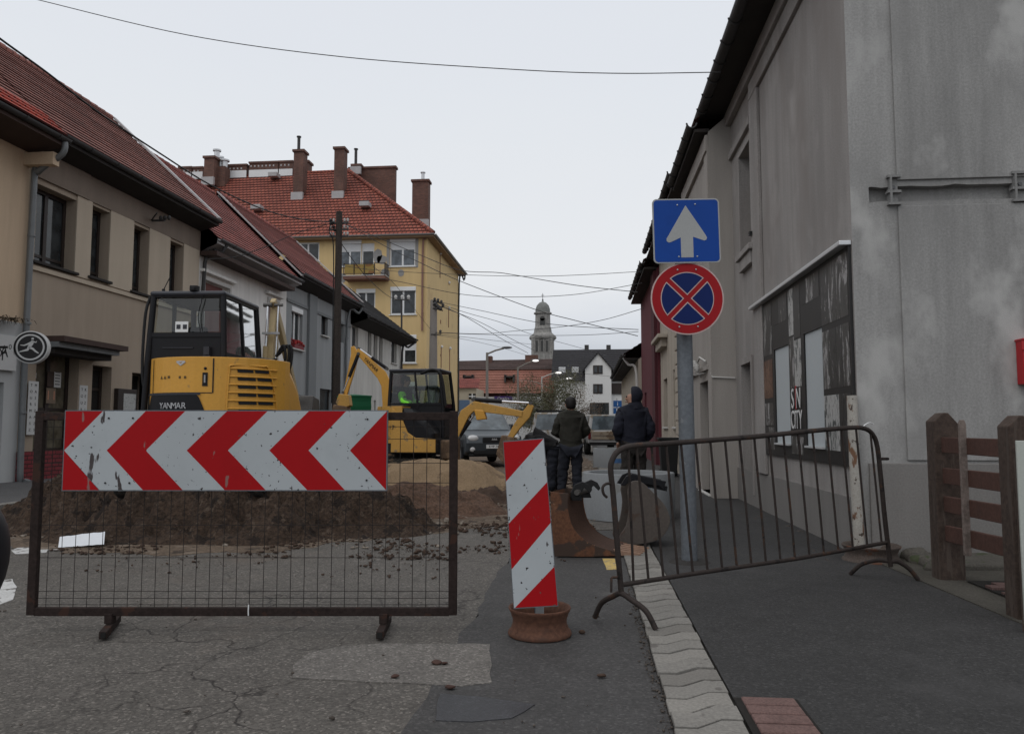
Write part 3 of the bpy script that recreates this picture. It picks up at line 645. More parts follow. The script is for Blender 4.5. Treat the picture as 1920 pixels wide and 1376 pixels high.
for px, py in [(686, 405), (484, 411), (516, 335 + 0)]:
    p = onY(px, py, YY + 2.2 if py > 400 else YY + 6)
    z = roofz(0, p.y); mb = MB(); mb.box((p.x, p.y - .2, z + .25), (.75, .8, .35)); mb.build('roof_hatch', ro, M_flash, bevel=.03)
# ---------------------------------------------------------------- grey corner house on the right
XR = 2.62; YGAB = onX(1606, 700, XR).y; YR1 = onX(1375, 700, XR).y
M_gr = mat('grey_brown_plaster', (.305, .287, .274), .93, .10, .7, .09, 50, bump=.8, bs=120, streak=.22, spots=((.235, .213, .20), .50, 1.1, (1, 1, .4), .2), spots2=((.34, .32, .305), .56, 1.5, (1, 1, .7), .2))
M_gable = mat('patchy_grey_render', (.335, .33, .32), .93, .16, .55, .09, 45, bump=.9, bs=110, streak=.30, spots=((.22, .216, .21), .52, .9, (1, 1, .55), .16), spots2=((.42, .414, .40), .55, 1.3, (1.2, 1.2, .8), .12))
M_cem = mat('dark_cement_render', (.22, .218, .213), .95, .09, 1.2, .08, bump=.5, bs=120)
M_plin = mat('plinth_render', (.20, .19, .18), .95, .08, .9, .08, bump=.4, bs=120, streak=.1)
OR_ = V((XR, 0, 0)); NR = V((-1, 0, 0))
ZE = 6.9
HR = [hp(XR, 1409, 262, 462, 1388), hp(XR, 1410, 678, 925, 1392)]
t = thing('corner_house', 'grey plastered corner house on the right with an overhanging gutter and patched gable', 'house', (XR + 3, 10, 0))
mb = MB().use(M_gr); wall(mb, OR_, Y3, NR, YGAB, YR1, -.05, ZE, HR, .2)
mb.use(M_gable)
XG = 12.0
# gable wall with the shallow channel cut into it
cz0, cz1 = onY(1680, 378, YGAB).z, onY(1680, 350, YGAB).z; cx0 = onY(1629, 365, YGAB).x
G = lambda x, z, d=0: V((x, YGAB + d, z))
nseg = 46
def edge(z, sd, x): return z + .016 * noise.noise(V((x * 7, sd, 0))) + .01 * noise.noise(V((x * 22, sd, 4)))
xs = [cx0 + (XG - cx0) * (i / nseg) ** 1.8 for i in range(nseg + 1)]
zp = .87
mb.quad(G(XR, -.05), G(cx0, -.05), G(cx0, ZE), G(XR, ZE))
for a, b in zip(xs, xs[1:]):
    l0, l1, h0, h1 = edge(cz0, 1, a), edge(cz0, 1, b), edge(cz1, 2, a), edge(cz1, 2, b)
    mb.quad(G(a, -.05), G(b, -.05), G(b, l1), G(a, l0)); mb.quad(G(a, h0), G(b, h1), G(b, ZE), G(a, ZE))
    mb.quad(G(a, l0), G(b, l1), G(b, l1, .09), G(a, l0, .09)); mb.quad(G(a, h0), G(b, h1), G(b, h1, .09), G(a, h0, .09))
    mb.quad(G(a, l0, .09), G(b, l1, .09), G(b, h1, .09), G(a, h0, .09))
mb.quad(G(cx0, cz0), G(cx0, cz1), G(cx0, cz1, .09), G(cx0, cz0, .09))
mb.add([G(XR, ZE), G(XG, ZE), G((XR + XG) / 2, 11.2)], [(0, 1, 2)])
mb.quad((XG, YGAB, 0), (XG, YR1, 0), (XG, YR1, ZE), (XG, YGAB, ZE)); mb.quad((XR, YR1, 0), (XG, YR1, 0), (XG, YR1, ZE), (XR, YR1, ZE))
mb.build('wall', t)
# raised gable panels: darker render right of the vertical joint
xj = onY(1690, 600, YGAB).x
mb = MB(); mb.box2((xj + .004, YGAB - .022, .93), (xj + 3.2, YGAB - .001, cz0 - .05)); mb.box2((xj + .004, YGAB - .022, cz1 + .06), (XG - .1, YGAB - .001, ZE)); mb.build('render_panel', t, M_gable, bevel=.006)
mb = MB(); mb.box2((XR + .08, YGAB - .035, .0), (XG, YGAB - .001, onY(1700, 868, YGAB).z)); mb.build('plinth', t, M_plin, bevel=.008)
mb = MB(); bx(mb, OR_, Y3, NR, YGAB + .02, YR1, .0, .55, .001, .02); mb.build('plinth', t, M_plin) 
# clamps on the channel
for pxa, pxb in ((1666, 1683), (1899, 1925)):
    a, b = onY(pxa, 365, YGAB), onY(pxb, 365, YGAB); mb = MB(); m_ = .012
    zt, zb_ = onY(1675, 335, YGAB).z, onY(1675, 382, YGAB).z
    mb.box2((a.x, YGAB - .005, zb_), (b.x, YGAB + .06, zt)); mb.box2((a.x - .02, YGAB - .05, zt), (b.x + .02, YGAB + .03, zt + .025)); mb.box2((a.x - .02, YGAB - .05, zb_ - .02), (b.x + .02, YGAB + .03, zb_)); mb.box2((a.x - .02, YGAB - .045, zb_ + .1), (b.x + .02, YGAB + .03, zb_ + .125)); mb.box2((a.x, YGAB - .05, zb_), (a.x + .02, YGAB - .004, zt))
    cl = mb.build('wall_clamp', t, M_cem); mb = MB(); mb.cyl(((a.x + b.x) / 2, YGAB - .02, zb_ + .16), ((a.x + b.x) / 2, YGAB + .0, zb_ + .16), .018); mb.build('bolt', cl, M_gutter)
# facade mouldings
ya, yb_ = onX(1424, 200, XR).y, onX(1409, 200, XR).y
mb = MB(); bx(mb, OR_, Y3, NR, ya, yb_, .56, 6.35, .001, .05); mb.build('pilaster', t, M_gr, bevel=.01)
mb = MB(); bx(mb, OR_, Y3, NR, YGAB + .01, yb_, 6.36, 6.62, .001, .05); bx(mb, OR_, Y3, NR, YGAB + .01, YR1, 6.63, 6.86, .001, .10); mb.build('cornice', t, M_gr, bevel=.01)
mb = MB(); y0_, y1_ = onX(1409, 265, XR).y, YR1; bx(mb, OR_, Y3, NR, yb_ + .02, YR1 - .05, 6.0, 6.14, .001, .06); mb.build('cornice', t, M_gr, bevel=.01)
window(t, OR_, Y3, NR, HR[0], .2, fm=mat('grey_window_frame', (.27, .26, .25), .6), cols=2, trans=(.68,), fw=.07, surround=(.09, .04), surm=M_gr)
mb = MB(); bx(mb, OR_, Y3, NR, HR[0][0] - .12, HR[0][2] + .12, HR[0][1] - .10, HR[0][1] - .005, .0, .11); bx(mb, OR_, Y3, NR, HR[0][0] - .02, HR[0][2] + .02, HR[0][1] - .30, HR[0][1] - .105, .0, .07); mb.build('sill', t, M_gr, bevel=.01)
window(t, OR_, Y3, NR, HR[1], .2, fm=mat('brown_door_frame', (.09, .07, .06), .7), gm=mat('brown_door_panel', (.085, .07, .062), .75), cols=1, trans=(.3, .7), fw=.09, name='door', surround=(.1, .03), surm=M_gr)
for k in range(2):
    p = onX(1416, 438 + k * 24, XR); mb = MB(); mb.box(p + V((-.07, 0, 0)), (.05, .08, .06)); mb.build('hinge_pin', t, M_black)
# roof, soffit, gutter
XE = 2.1
r = MB().use(M_tile2); slope(r, (XE + .06, YGAB - .3, ZE + .06), (XE + .06, YR1, ZE + .06), ((XR + XG) / 2, YR1, 11.4), ((XR + XG) / 2, YGAB - .3, 11.4)); slope(r, (XG + .5, YGAB - .3, ZE + .06), (XG + .5, YR1, ZE + .06), ((XR + XG) / 2, YR1, 11.4), ((XR + XG) / 2, YGAB - .3, 11.4)); ro = r.build('roof', t)
mb = MB(); mb.box2((XE + .05, YGAB - .28, ZE - .02), (XR + .05, YR1 - .01, ZE + .03)); mb.build('soffit', t, M_soffitd)
gutter(t, (XE, YGAB - .3, ZE + .02), (XE, YR1 + .1, ZE + .02), .085, M_gutdark, .62)
downpipe(t, [(XR - .02, YR1 - .12, 6.5), (XR - .045, YR1 - .12, .15)], .05, M_gutdark)
# peeling white pipe on the corner
mb = MB(); p0, p1 = onX(1608, 700, XR - .1), onX(1627, 1018, XR - .1)
mb.tube([(XR - .06, YGAB - .03, 1.55), (XR - .065, YGAB - .05, .9), (XR - .05, YGAB - .07, .03)], [.05, .048, .05], 12)
mb.build('corner_pipe', t, mat('peeling_white_paint', (.36, .34, .305), .8, .12, 4, .1, spots=((.16, .085, .05), .59, 9, (1, 1, .35)), spots2=((.07, .05, .04), .62, 14)))
# ---------------------------------------------------------------- collage board with two niches
M_col = []
def collage(name, base, hi, thr, sc_, st):
    t_ = NT(name); n1 = t_.noise(sc_, 6, .7, st=st, dist=.8); c = t_.mix(t_.ramp(n1, [(thr, 0.0), (thr + .05, 1.0)]), base, hi)
    n2 = t_.noise(sc_ * 2.3, 5, .7, st=st, dist=2.0); c = t_.mix(t_.ramp(n2, [(.56, 0.0), (.6, 1.0)]), c, tuple(x * .35 for x in base))
    return t_.done(c, .45, 0, .4)
CA = collage('dark_collage', (.035, .034, .034), (.26, .255, .25), .57, 2.2, (3, 3, 1.1)); CB = collage('grey_collage', (.055, .053, .05), (.34, .33, .33), .52, 2.6, (3, 3, .9)); CC = collage('brown_collage', (.10, .048, .03), (.19, .105, .07), .5, 3, (2, 2, 1)); CD = collage('pale_collage', (.42, .42, .41), (.06, .068, .068), .52, 3.2, (3, 3, 1)); CE = collage('tan_collage', (.06, .055, .046), (.22, .20, .17), .5, 2.4, (2, 2, .8)); CBK = mat('collage_black', (.022, .021, .021), .5, .2, 3)
M_let = mat('white_letter', (.6, .6, .59), .6, .05, 4); M_redl = mat('red_letter', (.35, .02, .025), .6, .1, 4)
bT, bB = 3.04, onX(1520, 863, XR).z; yN, yF = onX(1602, 650, XR).y, onX(1424, 700, XR).y
t = thing('wall_collage', 'dark photo collage board with two pale niches on the grey wall', 'mural', (XR, (yN + yF) / 2, bB))
N1 = hp(XR, 1546, 612, 838, 1511); N2 = hp(XR, 1483, 645, 832, 1455)
mb = MB().use(CBK); O2 = OR_ + NR * .03
wall(mb, O2, Y3, NR, yN, yF, bB, bT, [N1, N2], .16)
mb.use(CBK); mb.quad((XR, yN, bB), (XR - .03, yN, bB), (XR - .03, yN, bT), (XR, yN, bT)); mb.quad((XR, yF, bB), (XR - .03, yF, bB), (XR - .03, yF, bT), (XR, yF, bT)); mb.quad((XR, yN, bB), (XR, yF, bB), (XR - .03, yF, bB), (XR - .03, yN, bB))
mb.build('board', t)
M_niche = mat('pale_blue_blind', (.44, .475, .49), .6, .03, 2, .02)
for h in (N1, N2):
    mb = MB(); bx(mb, OR_, Y3, NR, h[0] + .003, h[2] - .003, h[1] + .003, h[3] - .003, .002, .012); o = mb.build('niche_blind', t, M_niche)
    mb = MB(); bx(mb, OR_, Y3, NR, h[0] + .002, h[2] - .002, h[1] - .02, h[1] + .002, .002, .06); mb.build('ledge', o, M_lowgrey)
mb = MB()
def pnl(pl, pr, f0, f1, m):
    a, b = sorted((onX(pl, 700, XR).y, onX(pr, 700, XR).y)); bx(q := MB().use(m), OR_, Y3, NR, a + .003, b - .003, bB + (bT - bB) * f0, bB + (bT - bB) * f1, .0302, .0325); q.build('picture_panel', t)
rngm = random.Random(21)
def strips(pl, pr, f0, f1, n, mats, cuts):
    xs_ = [pl + (pr - pl) * (k + (rngm.uniform(-.25, .25) if 0 < k < n else 0)) / n for k in range(n + 1)]
    for a, b in zip(xs_, xs_[1:]):
        fs_ = sorted([f0, f1] + [f0 + (f1 - f0) * min(.92, max(.08, c_ + rngm.uniform(-.03, .03))) for c_ in cuts])
        for u, v in zip(fs_, fs_[1:]): pnl(a, b, u + .006, v - .006, rngm.choice(mats))
strips(1425, 1453, .64, .985, 2, (CE, CA, CB), ()); strips(1425, 1453, .36, .62, 2, (CC,), ()); strips(1425, 1453, .03, .34, 2, (CB, CC, CA), (.5,))
strips(1456, 1483, .81, .985, 2, (CA, CBK), ()); strips(1486, 1508, .40, .985, 2, (CB, CA, CD), (.5,)); strips(1486, 1508, .02, .13, 1, (CB,), ())
strips(1511, 1546, .84, .985, 3, (CA, CBK, CB), ()); strips(1549, 1601, .68, .985, 4, (CB, CA, CA), ()); strips(1549, 1601, .36, .66, 4, (CA, CB, CB), ()); strips(1549, 1601, .06, .34, 4, (CD, CB, CA), ())
lp = lambda px, f: V((XR - .04, onX(px, 700, XR).y, bB + (bT - bB) * f))
text('lettering', 'S N', .36, M_let, t, lp(1497, .335), -Y3, Z3, sx=.8, ext=.003); text('lettering', 'I', .42, M_redl, t, lp(1497, .338), -Y3, Z3, sx=1.0, ext=.003); text('lettering', 'CITY', .33, M_let, t, lp(1497, .215), -Y3, Z3, sx=.72, ext=.003)
mb = MB(); mb.box2((XR - .12, yN - .02, bT + .002), (XR + .0, yF + .12, bT + .05)); mb.build('cover_strip', t, M_metalw, bevel=.008)
# ---------------------------------------------------------------- red letter box
p = onY(1900, 640, YGAB); q = onY(1901, 722, YGAB)
t = thing('letter_box', 'bright red metal letter box on the grey gable wall', 'letter box', (p.x + .2, YGAB - .06, q.z)); mb = MB(); mb.box2((p.x + .003, YGAB - .15, q.z), (p.x + .42, YGAB - .024, p.z)); M_redp = mat('red_box_paint', (.40, .008, .014), .4, .06, 2, .02, spec=.5)
mb.build('body', t, M_redp, bevel=.01); mb = MB(); mb.box2((p.x - .012, YGAB - .165, p.z - .10), (p.x + .43, YGAB - .151, p.z - .012)); mb.build('flap', t, M_redp, bevel=.008)
mb = MB(); mb.box2((p.x - .005, YGAB - .17, p.z - .008), (p.x + .43, YGAB - .024, p.z + .012)); mb.build('lid', t, M_redp, bevel=.005)
# ---------------------------------------------------------------- further houses on the right
def right_house(name, label, X, y0, y1, wm, eave, zw, holes, ridge_z=10.0, depth=8, rm=None, wfm=None, sf=None, gm=None, win=True):
    t = thing(name, label, 'house', (X + 3, (y0 + y1) / 2, 0)); mb = MB().use(wm); O = V((X, 0, 0))
    wall(mb, O, Y3, NR, y0, y1, -.05, zw, holes, .18)
    for y in (y0, y1): mb.add([(X, y, -.05), (X + depth, y, -.05), (X + depth, y, zw), (X + depth / 2, y, ridge_z - .1), (X, y, zw)], [(0, 1, 2, 3, 4)])
    mb.quad((X + depth, y0, -.05), (X + depth, y1, -.05), (X + depth, y1, zw), (X + depth, y0, zw)); mb.build('wall', t)
    r = MB().use(rm or M_tile); ex, ez = eave; slope(r, (ex, y0, ez), (ex, y1, ez), (X + depth / 2, y1, ridge_z), (X + depth / 2, y0, ridge_z)); slope(r, (X + depth + .4, y0, ez), (X + depth + .4, y1, ez), (X + depth / 2, y1, ridge_z), (X + depth / 2, y0, ridge_z)); r.build('roof', t)
    s = MB(); s.box2((ex, y0 + .01, zw), (X + .02, y1 - .01, zw + .06)); s.build('soffit', t, sf or M_soffitd)
    gutter(t, (ex - .05, y0, ez - .03), (ex - .05, y1, ez - .03), .085, gm or M_gutdark, .7)
    for h in holes: window(t, O, Y3, NR, h, .18, fm=wfm or M_dfr, cols=1, fw=.07, sill=.06, name='window' if h[1] > .5 else 'door', gm=M_pane if h[1] > .5 else M_dark)
    return t, O
XB = 2.22; yB0 = onX(1337, 700, XB).y; yB1 = onX(1288, 700, XB).y
M_bg = mat('beige_grey_plaster', (.34, .315, .29), .93, .07, .6, .06, bump=.35, bs=150, streak=.16); 
t, O = right_house('beige_house', 'beige grey plastered house standing forward just beyond the grey corner house', XB, yB0, yB1, M_bg, (1.98, 6.75), 6.55, [hp(XB, 1330, 712, 925, 1312)], gm=M_gutdark)
mb = MB(); bx(mb, O, Y3, NR, yB0 + .3, yB1 - .2, 2.28, 2.36, 0, .06); bx(mb, O, Y3, NR, yB0 + .01, yB0 + .4, .0, 6.3, .001, .03); mb.build('string_course', t, M_bg)
mb = MB(); bx(mb, O, Y3, NR, yB0 + .02, yB1, 6.2, 6.5, .001, .06); mb.build('cornice', t, M_bg, bevel=.01)
mb = MB(); p = onX(1322, 690, XB)
for k in range(3): mb.lathe([(.0, 0), (.045, .01), (.03, .04), (.055, .07), (.03, .1), (.05, .13), (0, .15)], p + V((-.16, -.1 + k * .18, -.08 + k * .05)), Z3, 10); mb.tube([p + V((0, -.1 + k * .18, -.1)), p + V((-.16, -.1 + k * .18, -.12)), p + V((-.16, -.1 + k * .18, 0))], .012, 6)
mb.tube([p + V((-.02, -.25, .1)), p + V((-.1, 0, .2)), p + V((-.1, .3, .12)), p + V((-.03, .45, -.15))], .02, 6); mb.build('insulator_bracket', t, M_trim)
mb = MB(); mb.tube([(XB - .02, yB0 + .1, 2.2), (XB - .02, yB0 - .02, 2.12), (XR - .03, yB0 - .03, 2.1)], .014, 6); mb.build('conduit', t, M_trim)
XCq = 2.42; yC1 = onX(1239, 700, XCq).y
M_bei = mat('sandy_plaster', (.44, .39, .325), .93, .07, .8, .06, bump=.3, bs=150, streak=.18)
t, O = right_house('quoined_house', 'sandy plastered house with banded rustication beyond the beige house', XCq, yB1 + .02, yC1, M_bei, (2.0, 7.05), 6.75, [hp(XCq, 1251, 708, 800, 1244), hp(XCq, 1268, 690, 800, 1262)], gm=M_gutdark)
for pl, pr in ((1284, 1262 + 8),(1250 + 3, 1252)):
    mb = MB(); a, b = onX(pl, 700, XCq).y, onX(pr, 700, XCq).y
    if b - a < .5: continue
    for k in range(17): bx(mb, O, Y3, NR, a, b, .3 + k * .37, .3 + k * .37 + .33, .001, .07)
    mb.build('rusticated_pier', t, M_bei, bevel=.02)
mb = MB(); a, b = onX(1252, 640, XCq).y, onX(1238, 640, XCq).y; zq = onX(1245, 640, XCq).z; bx(mb, O, Y3, NR, a, b, zq, zq + .12, 0, .3); bx(mb, O, Y3, NR, a + .2, b - .2, zq - .25, zq, 0, .18); mb.build('hood', t, M_bei, bevel=.02)
XD = 2.33; yDn = onX(1203, 700, XD).y
M_mar = mat('maroon_plaster', (.125, .032, .042), .9, .08, .7, .05, bump=.25, bs=150, streak=.12)
t, O = right_house('maroon_house', 'maroon painted house between the sandy house and the far end', XD, yC1 + .02, yDn, M_mar, (1.92, 6.75), 6.45, [hp(XD, 1212, 735, 815, 1208.5)], gm=M_gutdark)
mb = MB(); bx(mb, O, Y3, NR, yC1 + .1, yC1 + 1.2, 0, 6.4, .001, .1); mb.build('pilaster', t, mat('dark_maroon', (.075, .02, .026), .9))
XEe = 2.2; 
t, O = right_house('end_house', 'low beige house with a dark gutter at the far end of the right row', XEe, yDn + .02, yDn + 16, M_bei, (1.62, 4.35), 4.1, [], ridge_z=7.2, gm=M_gutdark)
downpipe(t, [(1.6, yDn + .4, 4.2), (1.8, yDn + .3, 3.9), (2.13, yDn + .2, 3.5), (2.13, yDn + .2, .2)], .06, M_trim)

# ---------------------------------------------------------------- far buildings
M_rb = brick('red_brick_roof_far', (.27, .115, .085), (.24, .10, .072), (.19, .08, .058), .3, .34, .03, bump=.3, var=.2)
M_dkt = mat('weathered_roof', (.075, .05, .045), .95, .3, .5, .2, 6); M_dkr = mat('dark_red_wall', (.065, .022, .02), .9, .2, .4)
YF = 88.0
P = lambda x, y, Y=YF: onY(x, y, Y)
t = thing('tiled_hall', 'long low hall with an orange tiled roof below a dark ridge at the street end', 'hall', (P(940, 800).x, YF + 4, 0))
x0, x1 = P(800, 700).x, P(1042, 700).x; za, zb_, zc = P(950, 738).z, P(950, 690).z, P(950, 668).z
mb = MB().use(M_dkr); mb.box2((x0, YF, -.1), (x1, YF + 12, za)); mb.build('wall', t)
mb = MB().use(M_rb); slope(mb, (x0, YF - .6, za), (x1, YF - .6, za), (x1, YF + 2.6, zb_), (x0, YF + 2.6, zb_), .5, .05); mb.use(M_dkt); slope(mb, (x0, YF + 2.4, zb_), (x1, YF + 2.4, zb_), (x1, YF + 6, zc + .2), (x0, YF + 6, zc), .5, .06); mb.use(M_rb); slope(mb, (x0, YF + 12.6, za), (x1, YF + 12.6, za), (x1, YF + 6, zc), (x0, YF + 6, zc), .5, .05); ro = mb.build('roof', t)
for pl, pr, yt, yb in [(901, 912, 660, 672), (978, 1003, 658, 672)]:
    a, b = P(pl, yt), P(pr, yb); mb = MB(); mb.box2((a.x, YF + 5, b.z - .8), (b.x, YF + 6.2, a.z)); mb.build('chimney', ro, M_brk)
for px in (876, 954):
    p = P(px, 708); mb = MB(); w_ = .55
    for dx in (-.5, .5): mb.box2((p.x + dx - .09, YF + .5, p.z - .5), (p.x + dx + .09, YF + 1.6, p.z + .4))
    mb.box2((p.x - .6, YF + .5, p.z + .1), (p.x + .6, YF + 1.6, p.z + .25)); mb.build('roof_hatch', ro, M_gutdark)
# small shop in front of it
YS = 74.0; Q = lambda x, y: onY(x, y, YS)
M_shopw = mat('shop_white', (.62, .63, .64), .8, .05, .6)
t = thing('shop_pavilion', 'low white shop pavilion with a purple sign at the street end', 'shop', (Q(960, 800).x, YS + 3, 0)); a, b = Q(893, 744), Q(1012, 744)
mb = MB().use(M_shopw); mb.box2((a.x, YS, -.1), (b.x, YS + 6, a.z)); mb.build('wall', t)
p, q = Q(927, 743), Q(961, 752); mb = MB(); mb.box2((p.x, YS - .15, q.z), (q.x, YS - .002, p.z)); sg = mb.build('sign', t, mat('purple_sign', (.06, .03, .16), .5)); text('lettering', 'Optika', .42, M_let, sg, ((p.x + q.x) / 2, YS - .155, (p.z + q.z) / 2), X3, Z3)
for pl, pr, yt, yb in ((905, 922, 762, 800), (940, 962, 795, 842), (975, 1000, 766, 800)): 
    p, q = Q(pl, yt), Q(pr, min(yb, 820)); mb = MB(); mb.box2((p.x, YS - .03, q.z), (q.x, YS - .001, p.z)); mb.build('shop_window', t, M_pane2)
t = thing('pale_house', 'small cream house with a grid window beside the yellow block', 'house', (onY(872, 800, 80).x, 82, 0)); a, b = onY(850, 728, 80), onY(893, 728, 80)
mb = MB(); mb.box2((a.x, 80, -.1), (b.x, 86, a.z)); mb.build('wall', t, mat('pale_cream', (.45, .40, .31), .9)); mb = MB(); p, q = onY(879, 738, 80), onY(892, 748, 80); mb.box2((p.x, 79.96, q.z), (q.x, 79.999, p.z)); o = mb.build('window', t, M_pane); mb = MB(); mb.box2(((p.x + q.x) / 2 - .05, 79.92, q.z), ((p.x + q.x) / 2 + .05, 79.958, p.z)); mb.box2((p.x, 79.93, (p.z + q.z) / 2 - .05), (q.x, 79.957, (p.z + q.z) / 2 + .05)); mb.build('frame', o, M_wfr)
mb = MB(); mb.use(M_tile2); slope(mb, (a.x - .3, 79.7, a.z), (b.x + .3, 79.7, a.z), (b.x, 83, a.z + 1.2), (a.x, 83, a.z + 1.2), .4, .05); mb.build('roof', t)
p, q = onY(860, 750, 79), onY(879, 765, 79); mb = MB(); mb.box2((p.x, 78.8, 0), (q.x, 79.6, p.z)); mb.build('annex', t, mat('blue_annex', (.10, .16, .26), .7))
# dark roofed white house with a gabled bay
YM = 84.0; P2 = lambda x, y: onY(x, y, YM)
t = thing('gabled_house', 'white house with a dark roof and a tall pointed gable bay at the street end', 'house', (P2(1120, 800).x, YM + 5, 0))
xa, xb = P2(1038, 700).x, P2(1250, 700).x; z_e, z_r = P2(1100, 713).z, P2(1100, 645).z
M_wh2 = mat('far_white_wall', (.66, .66, .65), .9, .04, .3); M_dr = mat('charcoal_roof', (.027, .026, .029), .85, .2, .4, .12, 4)
mb = MB().use(M_wh2); mb.box2((xa, YM + .8, -.1), (xb, YM + 11, z_e)); mb.build('wall', t)
mb = MB().use(M_dr); slope(mb, (xa - .3, YM + .3, z_e), (xb + .3, YM + .3, z_e), (xb + .3, YM + 6, z_r), (xa - .3, YM + 6, z_r), .45, .04); slope(mb, (xa - .3, YM + 11.6, z_e), (xb + .3, YM + 11.6, z_e), (xb + .3, YM + 6, z_r), (xa - .3, YM + 6, z_r), .45, .04); ro = mb.build('roof', t)
g0, g1, gm_ = P2(1097, 690), P2(1146, 690), P2(1122, 661)
mb = MB().use(M_wh2); mb.prism([(g0.x, -.1), (g1.x, -.1), (g1.x, g0.z), ((g0.x + g1.x) / 2, gm_.z), (g0.x, g0.z)], (0, YM + 4, 0), X3, Z3, 4.0); mb.build('gable_bay', t)
mb = MB(); c_ = ((g0.x + g1.x) / 2, gm_.z); 
for s_ in (g0.x - .25, g1.x + .25): mb.bar((s_, YM + 2, g0.z - .2), (c_[0], YM + 2, c_[1] + .12), 4.3, .14, up=Z3) if False else mb.add([(s_, YM - .2, g0.z - .2), (c_[0], YM - .2, c_[1] + .1), (c_[0], YM + 5, c_[1] + .1), (s_, YM + 5, g0.z - .2), (s_, YM - .2, g0.z - .4), (c_[0], YM - .2, c_[1] - .1), (c_[0], YM + 5, c_[1] - .1), (s_, YM + 5, g0.z - .4)], [(0, 1, 2, 3), (4, 5, 6, 7), (0, 1, 5, 4), (2, 3, 7, 6), (0, 3, 7, 4)])
mb.build('bay_roof', t, M_dr)
for pl, yt, pr, yb in ((1112, 685, 1130, 701), (1112, 720, 1130, 738), (1106, 755, 1142, 790)):
    p, q = P2(pl, yt), P2(pr, yb); o = MB().add([], []); o.box2((p.x, YM - .05, q.z), (q.x, YM - .002, p.z)); o = o.build('window', t, M_dfr); n_ = 2; w_ = (q.x - p.x) / n_
    for k in range(n_): g = MB(); g.box2((p.x + k * w_ + .12, YM - .07, q.z + .12), (p.x + (k + 1) * w_ - .08, YM - .052, p.z - .12)); g.build('pane', o, M_pane)
for px in (1053, 1078, 1165): 
    p = P2(px, 692); zz = p.z; y_ = YM + .3 + 5.7 * (zz - z_e) / (z_r - z_e); mb = MB(); mb.box((p.x, y_ - .2, zz), (.75, .35, .75)); mb.build('roof_window', ro, M_metalw)
for px in (1100, 1144): p = P2(px, 640); mb = MB(); mb.box2((p.x - .25, YM + 6, z_r - .5), (p.x + .25, YM + 6.6, p.z + .25)); mb.build('chimney', ro, M_gutdark)
mb = MB(); p, q = P2(1147, 718), P2(1192, 738); mb.box2((p.x, YM + .6, q.z), (q.x, YM + .78, p.z)); mb.build('balcony_window', t, M_dfr)
# church tower
YT = 210.0; T = lambda x, y: onY(x, y, YT)
M_stone = mat('church_stone', (.28, .27, .255), .9, .16, .25, .12, 2, streak=.3); M_cop = mat('church_dome_metal', (.17, .175, .165), .7, .2, .3, .1, 2)
c = T(1018, 700); zz = lambda y: T(1018, y).z; k = YT / F
t = thing('church_tower', 'pale stone church tower with a domed lantern and cross on the horizon', 'church tower', (c.x, YT, 0))
O8 = (c.x, YT, 0)
mb = MB().use(M_stone); mb.box2((c.x - 20.5 * k, YT - 20 * k, -1), (c.x + 20.5 * k, YT + 20 * k, zz(636))); mb.lathe([(24 * k, zz(637)), (26 * k, zz(634)), (25 * k, zz(631)), (17 * k, zz(624)), (16 * k, zz(617)), (14.5 * k, zz(612)), (14 * k, zz(590)), (17 * k, zz(589)), (17 * k, zz(586.5)), (14 * k, zz(586))], O8, Z3, 12, smooth=False); mb.build('shaft', t)
mb = MB().use(M_cop); mb.lathe([(14 * k, zz(586.5)), (13.8 * k, zz(580)), (11.5 * k, zz(573)), (7 * k, zz(568)), (2 * k, zz(566)), (1.4 * k, zz(563)), (0, zz(562))], O8, Z3, 16); mb.build('dome', t)
mb = MB().use(M_gutter); mb.ball((c.x, YT, zz(562)), 1.6 * k, 8, 6); mb.bar((c.x, YT, zz(562)), (c.x, YT, zz(550)), .9 * k, .9 * k, up=Y3); mb.bar((c.x - 2.6 * k, YT, zz(554)), (c.x + 2.6 * k, YT, zz(554)), .9 * k, .9 * k); mb.build('cross', t)
for dx in (-11, -1, 8.5): mb = MB(); a, b = zz(641), zz(660); mb.box2((c.x + (dx - 1.5) * k, YT - 20 * k - .25, b), (c.x + (dx + 3) * k, YT - 20 * k - .02, a)); mb.build('belfry_opening', t, mat('louvre_dark', (.06, .06, .058), .9))
for dx in (-13.5, -7, 2.5, 11, 17): mb = MB(); mb.cyl((c.x + dx * k, YT - 20.5 * k, zz(662)), (c.x + dx * k, YT - 20.5 * k, zz(638)), 1.3 * k, n=8); mb.build('column', t, M_stone)
mb = MB(); mb.box2((c.x - 4.5 * k, YT - 14.6 * k, zz(611)), (c.x + 4.5 * k, YT - 12 * k, zz(599))); mb.cyl((c.x, YT - 14.6 * k, zz(599)), (c.x, YT - 12 * k, zz(599)), 4.5 * k, n=16); mb.build('lantern_window', t, MATS['louvre_dark'])
